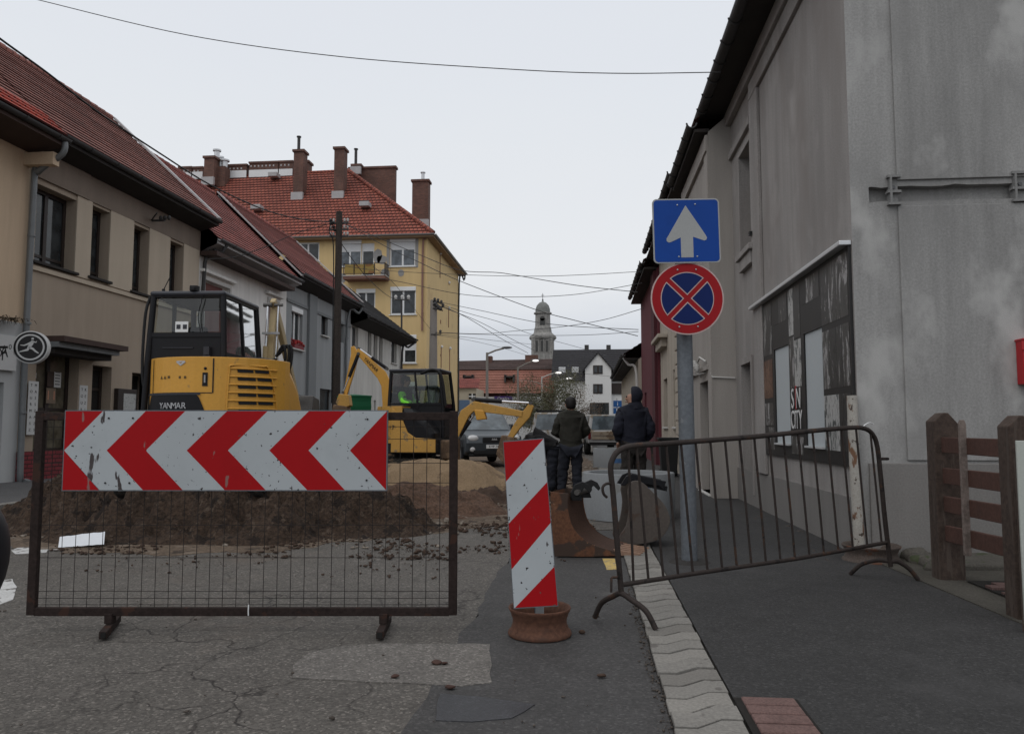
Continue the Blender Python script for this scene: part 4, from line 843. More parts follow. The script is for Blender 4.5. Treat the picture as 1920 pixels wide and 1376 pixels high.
# ---------------------------------------------------------------- street things near the camera
M_rust = mat('rusty_brown_steel', (.026, .018, .016), .8, .28, 6, .2, 40, bump=.35, bs=120, spots=((.045, .024, .018), .60, 7), spec=.15)
M_rusto = mat('orange_rust', (.095, .043, .026), .85, .25, 2.2, .2, 40, bump=.4, bs=90, spots=((.075, .036, .024), .52, 3), spots2=((.14, .075, .045), .68, 8))
M_wire = mat('rusty_mesh_wire', (.018, .014, .013), .8, .3, 8)
def refl(name, col, dirt=(.06, .05, .05), thr=.66, thr2=.68):
    t_ = NT(name); c = t_.mix(t_.noise(1.5, 5), tuple(x * .86 for x in col), tuple(min(1, x * 1.12) for x in col))
    c = t_.mix(t_.ramp(t_.noise(16, 3, .5, st=(1, 1, .28)), [(thr, 0.0), (thr + .02, 1.0)]), c, dirt)
    c = t_.mix(t_.ramp(t_.noise(42, 3, .5), [(thr2, 0.0), (thr2 + .02, 1.0)]), c, tuple(x * .5 for x in dirt))
    c = t_.mix(t_.math('MULTIPLY', t_.ramp(t_.noise(3.2, 6, .7), [(.5, 0.0), (.72, 1.0)]), .18), c, tuple(x * .45 for x in col))
    t_.bump(t_.noise(300, 2), .06, .001)
    return t_.done(c, .5, 0, .18)
M_sw = refl('white_reflective', (.40, .43, .445)); M_sr = refl('red_reflective', (.34, .003, .006), (.24, .12, .11), .70, .72)
M_sb = refl('blue_reflective', (.006, .055, .29), (.25, .3, .4), .73, .76); M_sbd = refl('dark_blue_reflective', (.003, .015, .10), (.2, .25, .3), .76, .78); M_sr2 = refl('sign_red', (.31, .008, .012), (.4, .25, .25), .75, .77)
M_sgrey = mat('sign_grey', (.34, .345, .34), .5, .06, 3, .03); M_galv = mat('galvanised_steel', (.135, .148, .163), .5, .14, 3, .1, 30, metal=.25, spots=((.19, .20, .21), .66, 9), bump=.1)
M_bolt = mat('bolt_metal', (.5, .5, .5), .4, .1, 5, metal=.7)

# ---- wire mesh barrier with chevron board
D = 4.85
def onF(px, py): return onD(px, py, D)
a0, a1 = onF(77, 780), onF(851, 780); zt, zb_ = onF(460, 770).z, onF(460, 1152).z
A0, A1 = V((a0.x, a0.y, 0)), V((a1.x, a1.y, 0)); FU = (A1 - A0).normalized(); LF = (A1 - A0).length; FN = V((FU.y, -FU.x, 0))   # towards the camera
t = thing('mesh_barrier', 'rusty wire mesh barrier frame carrying a red and white chevron board', 'barrier', (A0 + A1) / 2)
mb = MB(); tw = .052
for p in (A0, A1): mb.bar(p + Z3 * zb_, p + Z3 * (zt - .002), tw, .04, up=FU.cross(Z3))
for z in (zb_ + .02, zt - .035): mb.bar(A0 + FU * .02 + Z3 * z, A1 - FU * .02 + Z3 * z, .035, .05 if z > .5 else .05)
mb.build('frame', t, M_rust, bevel=.004)
mb = MB(); nv = 31
for i in range(1, nv):
    p = A0 + FU * (LF * i / nv); w_ = [p + Z3 * (zb_ + .03) + FU * .004 * noise.noise(V((i, k, 0))) * 2 + Z3 * (zt - zb_ - .06) * k / 6 for k in range(7)]
    mb.tube(w_, .0023, 4, caps=False)
for py in (868, 905, 984, 1045, 1108, 1121, 1133, 800, 823):
    z = onF(460, py).z; mb.tube([A0 + FU * (LF * k / 10) + Z3 * (z + .004 * noise.noise(V((k, py, 0)))) for k in range(11)], .0019, 4, caps=False)
mb.build('wire_mesh', t, M_wire)
for px in (207, 720):
    c = onF(px, 1150); c.z = 0; mb = MB(); dn = FN + FU * (.30 if px < 400 else .04)
    mb.bar(c + dn * .19 + Z3 * .027, c - dn * .22 + Z3 * .027, .045, .045); mb.bar(c + Z3 * .05, c + Z3 * (zb_ + .01), .05, .05, up=X3); mb.bar(c - dn * .05 + Z3 * .05, c - dn * .02 + Z3 * (zb_ - .0), .04, .04, up=X3)
    f = mb.build('foot', t, M_rust, bevel=.004); mb = MB(); mb.box(c + dn * .1905 + Z3 * .027, (.032, .006, .032), Matrix((FU, FN, Z3)).transposed()); mb.build('open_end', f, M_dark)
mb = MB(); p = onF(469, 1142) + FN * .03; mb.tube([p + Z3 * .035, p + FN * .004, p - Z3 * .03], .004, 6); mb.build('cable_tie', t, M_wfr)
# chevron board: real polygons, arrows pointing left
b0, b1 = onD(124, 769, D - .05), onD(728, 769, D - .05); zB1, zB0 = b0.z, onD(124, 920, D - .05).z; BO = V((b0.x, b0.y, zB0)); BL = (b1 - b0).length; BH = zB1 - zB0
mb = MB().use(M_galv); P0 = lambda u, v, d=0: BO + FU * u + Z3 * v + FN * d
mb.prism([(0, 0), (BL, 0), (BL, BH), (0, BH)], BO - FN * .02, FU, Z3, -.02) if False else None
vs = [P0(u, v, d) for u in (0, BL) for v in (0, BH) for d in (-.012, .012)]
mb.add(vs, [(0, 1, 3, 2), (4, 6, 7, 5), (0, 4, 5, 1), (2, 3, 7, 6), (0, 2, 6, 4), (1, 5, 7, 3)])
board = mb.build('chevron_board', t, None, label='red and white chevron board with arrows pointing left')
kx = BL / (728 - 124); mid = BH / 2
tops = [(195 - 124) * kx, (275 - 124) * kx, (349 - 124) * kx, (427 - 124) * kx, (503 - 124) * kx, (580 - 124) * kx, (650 - 124) * kx]
tips = [0, (205 - 124) * kx, (278 - 124) * kx, (354 - 124) * kx, (431 - 124) * kx, (508 - 124) * kx, (581 - 124) * kx, (658 - 124) * kx]
tops = [0.0] + [q for q in tops] + [BL]
xt = [(195 - 124) * kx, (275 - 124) * kx, (349 - 124) * kx, (427 - 124) * kx, (503 - 124) * kx, (580 - 124) * kx, (650 - 124) * kx, BL - .006]
m1 = MB(); dd = .0132; Q0 = lambda u, v: P0(u, v, dd); e_ = .006
def poly(mbx, pts): mbx.add([Q0(*q) for q in pts], [tuple(range(len(pts)))])
m1.use(M_sr)
poly(m1, [(e_, mid), (e_, BH - e_), (xt[0], BH - e_)]); poly(m1, [(e_, e_), (e_, mid), (xt[0] - .005, e_)])
for i in range(1, 8):
    m1.use(M_sw if i % 2 else M_sr); a, b, ta, tb = xt[i - 1], xt[i], tips[i - 1], tips[i]
    ta = max(ta, e_); poly(m1, [(a, BH - e_), (ta, mid), (tb, mid), (b, BH - e_)]); poly(m1, [(ta, mid), (a, e_), (b, e_), (tb, mid)])
m1.use(M_sr); poly(m1, [(tips[7], mid), (BL - e_, e_), (BL - e_, BH - e_)])
m1.build('chevron_stripes', board)
for px, py in [(207, 784), (252, 784), (205, 905), (250, 905), (690, 786), (690, 900)]:
    p = P0((px - 124) * kx, BH - (py - 769) * BH / 151, .012); mb = MB(); mb.cyl(p, p + FN * .006, .006, n=8); mb.build('rivet', board, M_black)

# ---- striped beacon standing in a wheel rim
def rim(name, label, c, r, h, m, tilt=0):
    t_ = thing(name, label, 'wheel rim', c)
    prof = [(r * 1.0, 0), (r * 1.02, .008), (r * .985, .025), (r * .915, .036), (r * .905, h * .30), (r * .865, h * .40), (r * .865, h * .60), (r * .905, h * .68), (r * .915, h - .036), (r * .97, h - .022), (r * 1.0, h - .006), (r * .985, h), (r * .93, h - .008), (r * .84, h - .03), (r * .765, h * .6), (r * .765, h * .3), (r * .5, h * .28), (r * .12, h * .3), (0.0, h * .3)]
    mb = MB(); mb.lathe([(a_, b_) for a_, b_ in prof], c, Z3, 40); return t_, mb
c = onZ(1012, 1188); rr = 118 / 2 / F * (1.25 * F / 388)
t = thing('striped_beacon', 'leaning red and white striped beacon panel standing in a rusty wheel rim', 'delineator', c)
_, mb = rim('x', 'x', c, rr, .165, M_rusto); bpy.data.objects.remove(_); mb.build('wheel_rim', t, M_rusto, label='rust brown wheel rim')
dB = 4.66; q = [onD(943, 827, dB + .05), onD(1020, 821, dB + .05), onD(1047, 1136, dB), onD(963, 1141, dB)]
PU, PW = (q[2] - q[3]), (q[0] - q[3]); PN = PU.cross(PW).normalized(); PN = PN if PN.y < 0 else -PN
mb = MB().use(M_galv); vs = [p + PN * d for p in q for d in (-.02, 0)]; mb.add(vs, [(0, 2, 4, 6), (1, 3, 5, 7), (0, 1, 3, 2), (2, 3, 5, 4), (4, 5, 7, 6), (6, 7, 1, 0)])
pn = mb.build('panel', t, None)
B = lambda u, v: q[3] + PU * u + PW * v + (q[1] - q[0] - PU) * u * v + PN * .0015
mb = MB()
# stripe limits: px on the left / right edges measured as fractions of the height
L_ = [(1140 - y) / 313 for y in (904, 983, 1068, 1138)]; R_ = [(1136 - y) / 315 for y in (823, 905, 982, 1063, 1136)]
seq = [(1.0, L_[0], 1.0, R_[0])]
def strip(m, pts): mb.use(m); mb.add([B(*p) for p in pts], [tuple(range(len(pts)))])
e_ = .012
strip(M_sr, [(e_, .994), (.985, .994), (e_, L_[0])]); strip(M_sw, [(e_, L_[0]), (.985, .994), (.985, R_[1]), (e_, L_[1])])
strip(M_sr, [(e_, L_[1]), (.985, R_[1]), (.985, R_[2]), (e_, L_[2])]); strip(M_sw, [(e_, L_[2]), (.985, R_[2]), (.985, R_[3]), (e_ + .02, .006), (e_, .006)]); strip(M_sr, [(.985, R_[3]), (.985, .006), (e_ + .02, .006)])
mb.build('stripes', pn)
mb = MB(); b0 = (q[2] + q[3]) / 2 - PN * .035; mb.bar(V((c.x, c.y + .01, .05)), b0 + (q[0] - q[3]) * .6, .05, .02, up=PN); mb.build('post', t, M_galv); mb = MB(); mb.box(V((c.x, c.y - .0, .16)), (.05, .03, .16)); mb.build('socket', t, M_sw)

# ---- sign post
Dp = 1.25 * F / (1056 - 800); c = onZ(1293, 1056); kk = Dp / F
t = thing('sign_post', 'galvanised post with a blue one way arrow sign above a no stopping sign', 'road sign', c)
rp_ = 15 * kk; ztop = onD(1286, 380, Dp).z
mb = MB(); mb.tube([c, V((c.x - .018, c.y, ztop))], rp_, 20); mb.build('post', t, M_galv)
mb = MB(); mb.lathe([(rp_ * 2.6, 0.012), (rp_ * 2.2, .03), (rp_ * 1.05, .035)], (c.x, c.y, 0), Z3, 20); mb.build('footing', t, mat('dark_footing', (.03, .028, .026), .95, .3, 12, bump=.6, bs=40))
Ds = Dp - .10; sU, sN = RT, -FH
def sp(px, py, d=0): return onD(px, py, Ds) + sN * d
def rrect(u0, v0, u1, v1, r, n=5):
    pts = []
    for cx_, cy_, a0_ in ((u1 - r, v1 - r, 0), (u0 + r, v1 - r, 90), (u0 + r, v0 + r, 180), (u1 - r, v0 + r, 270)):
        pts += [(cx_ + r * cos(R(a0_ + 90 * k / n)), cy_ + r * sin(R(a0_ + 90 * k / n))) for k in range(n + 1)]
    return pts
oc = sp(1286.5, 433.5); S = 127.5 * Ds / F / 2; tl = R(-.9); su = sU * cos(tl) - Z3 * sin(tl); sw = Z3 * cos(tl) + sU * sin(tl)
def flat(mbx, m, pts, O, d0, d1): mbx.use(m); mbx.prism(pts, O + sN * d0, su, sw, (d1 - d0))
mb = MB(); flat(mb, M_sgrey, rrect(-S, -S * .975, S, S * .975, .04), oc, 0, .012); sg = mb.build('arrow_sign', t, None, label='square blue sign with a grey upward arrow')
mb = MB(); flat(mb, M_sb, rrect(-S + .012, -S * .975 + .012, S - .012, S * .975 - .012, .032), oc, .0125, .0140); mb.build('blue_face', sg)
f_ = S / 63.75
ar = [(-.5, 49), (36, -8.5), (38.5, -14), (37, -18), (33.5, -19.5), (29, -18), (12, -12), (12, -51.5), (-11.5, -51.5), (-11.5, -13), (-29, -21), (-34, -22.5), (-38.5, -19.5), (-38.5, -15)]
mb = MB(); flat(mb, M_sgrey, [(x * f_, y * f_) for x, y in ar], oc, .0142, .0156); mb.build('arrow', sg)
o2 = sp(1289, 559.5) + sN * -.014; S2 = 138.5 * Ds / F / 2
circ = lambda r, n=56: [(r * cos(2 * pi * k / n), r * sin(2 * pi * k / n)) for k in range(n)]
mb = MB(); flat(mb, mat('pale_pink_rim', (.48, .36, .34), .5), circ(S2), o2, 0, .010); rs = mb.build('no_stopping_sign', t, None, label='round red and blue no stopping sign')
mb = MB(); flat(mb, M_sr2, circ(S2 - .012), o2, .0102, .0114); mb.build('red_face', rs)
for k in range(4):
    a0_ = pi / 2 * k; rin, hw = S2 * .705, S2 * .085
    def seg(r, hw_):
        ap = hw_ * math.sqrt(2); pts = [(ap, 0)]; ang = pi / 4 - math.asin(hw_ / r)
        return [(cos(a0_) * x - sin(a0_) * y, sin(a0_) * x + cos(a0_) * y) for x, y in pts + [(r * cos(-ang + 2 * ang * j / 14), r * sin(-ang + 2 * ang * j / 14)) for j in range(15)]]
    mb = MB(); flat(mb, mat('pale_pink_rim', (.48, .36, .34)), seg(rin + .008, hw - .007), o2, .0116, .0124); flat(mb, M_sbd, seg(rin, hw + .002), o2, .0126, .0136); mb.build('blue_segment', rs)
for ox, oy, par, o_ in [(-16, 50, sg, oc), (18, 51, sg, oc), (-16, -50, sg, oc), (19, -50, sg, oc), (-17, 55, rs, o2), (18, 55, rs, o2), (-17, -54, rs, o2), (18, -54, rs, o2)]:
    mb = MB(); p = o_ + su * ox * f_ + sw * oy * f_ + sN * .0135; mb.ball(p, .0085, 8, 5); mb.build('bolt', par, M_bolt)
for z in (oc.z + .2, oc.z - .2, o2.z + .15, o2.z - .2):
    mb = MB(); mb.cyl((c.x - .012, c.y, z - .02), (c.x - .012, c.y, z + .02), rp_ * 1.12); mb.box((c.x - .012, c.y - .06, z), (.3, .03, .035)); mb.build('clamp', t, M_galv)

# ---- tubular crowd barrier
M_tube = mat('brown_barrier_tube', (.036, .028, .025), .7, .2, 5, .12, spots=((.058, .034, .024), .60, 9), spots2=((.018, .015, .014), .6, 12), spec=.2, bump=.15)
DL, DR = 4.93, 6.35
def onB(px, py):   # point on the vertical plane through the two legs
    a, b = onD(1160, 900, DL), onD(1660, 900, DR); n = V((b.y - a.y, a.x - b.x, 0)); d = ray(px, py); return CAM + d * ((a - CAM).dot(n) / d.dot(n))
t = thing('crowd_barrier', 'tilted brown tubular crowd barrier across the right footway', 'barrier', onB(1400, 1060) * 1 - Z3 * onB(1400, 1060).z)
top = [(1165, 1112), (1158, 1030), (1150, 930), (1145, 882), (1148, 862), (1160, 845), (1185, 836), (1240, 832), (1320, 826), (1420, 818), (1520, 808), (1590, 802), (1620, 803), (1636, 814), (1645, 838), (1652, 900), (1660, 980), (1670, 1062)]
mb = MB(); mb.tube(smooth_pts([onB(*p) for p in top], 4), .0185, 10); mb.build('frame', t, M_tube)
mb = MB(); mb.tube([onB(1166, 1096), onB(1300, 1075), onB(1500, 1046), onB(1666, 1016)], .0155, 10); mb.build('bottom_rail', t, M_tube)
NB_ = 18
def topy(x): 
    for (a, b), (c_, d) in zip(top, top[1:]):
        if a <= x <= c_: return b + (d - b) * (x - a) / (c_ - a)
    return 803
for i in range(NB_):
    u = (i + .75) / (NB_ + .3); xb = 1166 + 502 * (u * .93 + .07 * u ** .8); xt_ = xb - 23 + 2 * u
    xt_ = max(1178, xt_)
    mb = MB(); pb = onB(xb, 1096 - (xb - 1166) * 80 / 500); pt = onB(xt_, topy(xt_)); mb.tube([pb, pt], .0085, 8); mb.build('bar', t, M_tube)
def arch(pts): mb = MB(); mb.tube(smooth_pts(pts, 5), .0175, 10); return mb.build('foot', t, M_tube)
pl_ = onB(1164, 1112); g0, g1 = onZ(1115, 1157, .018), onZ(1230, 1180, .018); m_ = (g0 + g1) / 2
arch([g0, g0.lerp(pl_, .28) + Z3 * .05, g0.lerp(pl_, .72) + Z3 * .025, pl_ + V((0, 0, .0)), g1.lerp(pl_, .72) + Z3 * .025, g1.lerp(pl_, .28) + Z3 * .05, g1])
pr_ = onB(1669, 1052); g0, g1 = onZ(1594, 1076, .018), onZ(1722, 1087, .018)
arch([g0, g0.lerp(pr_, .3) + Z3 * .05, g0.lerp(pr_, .7) + Z3 * .04, pr_, g1.lerp(pr_, .7) + Z3 * .04, g1.lerp(pr_, .3) + Z3 * .04, g1])
mb = MB(); mb.tube(smooth_pts([onB(*p) for p in ((1147, 906), (1136, 907), (1130, 914), (1132, 926), (1138, 932))], 4), .009, 8); mb.build('hook', t, M_tube)
mb = MB(); mb.tube([onB(*p) for p in ((1162, 1082), (1148, 1082), (1146, 1084), (1146, 1110))], .008, 8); mb.build('hook', t, M_tube)
mb = MB(); mb.tube([onB(1650, 860), onB(1665, 860)], .012, 8); mb.build('lug', t, M_tube)
mb = MB(); mb.tube(smooth_pts([onB(*p) for p in ((1616, 803), (1622, 796), (1631, 792), (1638, 795))], 4), .004, 6); mb.build('cable_tie', t, M_wfr)
# ---- old rim lying under the barrier
c = onZ(1634, 1052); rr = 58 / F * 1.25 * F / 268 / 1.05
t, mb = rim('wheel_rim', 'dull grey rusty wheel rim under the far foot of the crowd barrier', c, rr, .155, M_rusto); mb.build('rim', t, mat('dull_rust', (.085, .066, .056), .85, .25, 4, .2, bump=.4, spots=((.11, .05, .03), .55, 5)))

# ---- timber fence at the right edge
M_wood = mat('weathered_timber', (.055, .038, .030), .9, .22, 3, .2, 30, bump=.5, bs=60, spots=((.072, .054, .044), .56, 5, (4, 4, .4))); M_rail = mat('red_brown_rail', (.072, .034, .025), .8, .2, 3, .15, 40, bump=.4, bs=60); M_woodg = mat('grey_timber', (.15, .12, .105), .9, .2, 3, .2, 40, bump=.4)
f0, f1 = onZ(1783, 1092), onZ(1905, 1162)
t = thing('timber_fence', 'low brown timber fence with pointed posts and four rails at the right edge', 'fence', (f0 + f1) / 2)
def tpost(b, ztop_, w_, d_):
    mb = MB(); ud = (f1 - f0).normalized(); nd = V((-ud.y, ud.x, 0)); 
    pts = [(-w_ / 2, -.05), (w_ / 2, -.05), (w_ / 2, ztop_ - .10), (w_ * .08, ztop_), (-w_ * .1, ztop_), (-w_ / 2, ztop_ - .07)]
    mb.prism(pts, V((b.x, b.y, 0)) - Y3 * d_ / 2, X3, Z3, -d_); 
    return mb.build('post', t, M_wood, bevel=.008)
tpost(f0 + V((.02, .08, 0)), onD(1785, 774, (f0 + V((0, .08, 0))).dot(FH)).z, .20, .16); tpost(f1 + V((.06, 0, 0)), onD(1905, 779, f1.dot(FH)).z, .17, .15)
ra, rb = f0 + V((-.02, -.02, 0)), f1 + V((.03, .08, 0))
for (ya, yb_), (yc, yd) in (((820, 848), (826, 855)), ((878, 905), (889, 922)), ((932, 957), (946, 986)), ((985, 1014), (1005, 1050))):
    za, zc = onD(1765, (ya + yb_) / 2, ra.dot(FH)).z, onD(1890, (yc + yd) / 2, rb.dot(FH)).z; mb = MB(); mb.bar(ra + Z3 * za, rb + Z3 * zc, .035, .125); mb.build('rail', t, M_rail, bevel=.005)
mp_ = ra.lerp(rb, .44) + V((-.04, -.02, 0)); mb = MB(); w_ = .05
zt_ = onD(1813, 787, mp_.dot(FH)).z; zlo = onD(1826, 1042, mp_.dot(FH)).z
mb.prism([(-w_ / 2, zlo), (w_ / 2, zlo), (w_ / 2, zt_ - .03), (w_ * .25, zt_), (-w_ * .25, zt_), (-w_ / 2, zt_ - .03)], V((mp_.x, mp_.y, 0)), X3, Z3, -.03); mb.build('picket', t, M_woodg, bevel=.005)
p, q_ = onD(1905, 826, 4.75), onD(1935, 1090, 4.75)
t = thing('leaning_board', 'cream painted board leaning behind the fence post at the right edge', 'board', (p.x + .3, p.y, 0)); mb = MB(); mb.prism([(0, .0), (.6, .0), (.6, p.z), (.0, p.z)], (p.x - .0, p.y, 0), X3 * .96 + Y3 * -.28, Z3, -.03); mb.build('sheet', t, mat('cream_board', (.42, .44, .40), .7, .05, 2, .03), bevel=.004); mb = MB(); mb.box2((p.x + .02, p.y + .02, .0), (p.x + .07, p.y + .07, p.z - .1)); mb.build('prop', t, M_wood)
# paving and edging behind the fence
sheet('garden_soil', [(2.78, 3.5), (9, 3.5), (9, YGAB), (2.62, YGAB)], .020, mat('garden_soil', (.06, .055, .045), .95, .3, 3, .2, bump=.8, bs=40), 'dark soil behind the fence')
mb = MB().use(M_joint); mb.quad((3.0, 4.6, .03), (5, 4.6, .03), (5, 6.6, .03), (3.0, 6.6, .03)); mb.use(M_redpav)
for i in range(16):
    for j in range(9): x0, y0 = 3.02 + j * .205 + (.1 if i % 2 else 0), 4.62 + i * .115; mb.box2((x0, y0, 0), (x0 + .196, y0 + .106, .045 + random.uniform(-.004, .004)))
o = struct(mb.build('brick_path', None, None)); o['label'] = 'worn brick path behind the timber fence'
t = thing('stone_edging', 'mossy low stone edging between the grey house corner and the fence', 'edging', (2.75, 7.0, 0))
M_edge = mat('mossy_stone', (.085, .078, .066), .95, .25, 4, .2, bump=.8, bs=40, spots=((.05, .06, .03), .55, 6))
ea, eb = onZ(1672, 1032), onZ(1752, 1072)
for i in range(7):
    p = ea.lerp(eb, i / 6); mb = MB(); mb.ball(p + V((.05 + random.uniform(-.02, .02), 0, .03)), (random.uniform(.10, .15), random.uniform(.12, .16), random.uniform(.07, .10)), 9, 6)
    for v_ in mb.v: v_ += noise.noise_vector(v_ * 9) * .03
    mb.build('stone', t, M_edge)
mb = MB(); mb.box2((ea.x + .1, eb.y, 0), (ea.x + 1.2, YGAB, .07)); mb.build('cap_slab', t, M_edge, bevel=.02)
# weeds by the corner
def tuft(name, label, c, n, h, spread, m, cat='weed', w_=.008, droop=False):
    t_ = MB()
    for i in range(n):
        a, l_ = random.uniform(0, 2 * pi), h * random.uniform(.5, 1.1); d = V((cos(a), sin(a), 0)); b = c + V((random.gauss(0, spread), random.gauss(0, spread), 0)); s_ = V((-d.y, d.x, 0)) * w_
        p1, p2 = b + d * l_ * .2 + Z3 * l_ * (.05 if droop else .6), b + d * l_ * .55 + Z3 * l_ * (random.uniform(-.6, .1) if droop else random.uniform(.7, 1))
        t_.add([b - s_, b + s_, p1 + s_, p1 - s_, p2], [(0, 1, 2, 3), (3, 2, 4)])
    return tag(t_.build(name, None, m), label, cat)
M_weed = mat('weed_green', (.05, .06, .03), .8, .3, 20); M_dry = mat('dry_stem', (.10, .075, .05), .9, .3, 20)
tuft('weed', 'small dark weed clump at the foot of the grey house corner', onZ(1676, 1020), 90, .22, .05, M_weed)
tuft('dry_vine', 'dried brown vine clump on the cream wall at the left edge', onX(8, 597, XL + .12), 220, .26, .2, M_dry, 'vine', .012, True)
# ---------------------------------------------------------------- mini excavators (local axes: x right, y forward, z up)
M_yp = mat('machine_yellow', (.60, .305, .045), .42, .07, 1.5, .03, 30, spec=.4, spots=((.36, .21, .07), .58, 2.2, (1, 1, 1), .25), spots2=((.20, .14, .08), .68, 9, (1, 1, .5), .08))
M_yd = mat('dusty_machine_yellow', (.50, .28, .065), .55, .12, 2.5, .06, 30, spots=((.28, .19, .09), .60, 5))
M_cr = mat('cream_machine_yellow', (.40, .31, .17), .5, .1, 3)
M_bk = mat('machine_black', (.010, .010, .012), .45, .2, 3, .05, spec=.22); M_bkm = mat('matt_black', (.013, .013, .014), .8, .2, 4); M_bg2 = mat('cab_grey', (.028, .030, .038), .45, .15, 3, .03, spec=.35)
M_rub = mat('muddy_rubber', (.028, .025, .022), .9, .3, 5, .2, 40, bump=.4, spots=((.09, .065, .045), .55, 6)); M_steel = mat('machine_steel', (.10, .095, .09), .6, .3, 4, .1, metal=.4)
M_chrome = mat('piston_chrome', (.6, .6, .62), .2, .05, 3, metal=.9); M_glass = glassy('cab_glass'); M_glass2 = glassy('dark_cab_glass', (.62, .68, .64)); M_seat = mat('seat_cloth', (.025, .025, .028), .9, .2, 8); M_dirtst = mat('dirty_steel', (.13, .085, .055), .85, .3, 4, .2, spots=((.20, .13, .08), .55, 5))
M_silv = mat('silver_letters', (.45, .45, .46), .35, .05, 3, metal=.5); M_orange = mat('sticker_dark', (.10, .06, .02), .6)
def stadium(y0, y1, r, n=9):
    return [(y0 + r * cos(pi / 2 + pi * k / n), r + r * sin(pi / 2 + pi * k / n)) for k in range(n + 1)] + [(y1 + r * cos(-pi / 2 + pi * k / n), r + r * sin(-pi / 2 + pi * k / n)) for k in range(n + 1)]
def limb(name, parent, pts, hs, x0, th, m, bev=.015):
    """tapering boom section: pts (y,z) with heights hs, thickness th about x0"""
    up, dn = [], []
    for i, (p, h) in enumerate(zip(pts, hs)):
        a = V((*pts[max(i - 1, 0)], 0)); b = V((*pts[min(i + 1, len(pts) - 1)], 0)); d = (b - a).normalized(); n = V((-d.y, d.x, 0)); p = V((*p, 0))
        up.append((p + n * h / 2)[:2]); dn.append((p - n * h / 2)[:2])
    mb = MB(); mb.prism(up + dn[::-1], (x0 - th / 2, 0, 0), Y3, Z3, th); return mb.build(name, parent, m, local=True, bevel=bev)
def ram(parent, a, b, x0, r=.045, f=.55, m=None):
    a, b = V((x0, *a)), V((x0, *b)); c = a.lerp(b, f); mb = MB().use(m or M_bk); mb.cyl(a, c, r, n=10); mb.use(M_chrome); mb.cyl(c, b, r * .5, n=8); mb.use(M_steel); mb.cyl(a - X3 * .06, a + X3 * .06, r * .9, n=8); mb.cyl(b - X3 * .06, b + X3 * .06, r * .8, n=8)
    return mb.build('hydraulic_ram', parent, None, local=True)
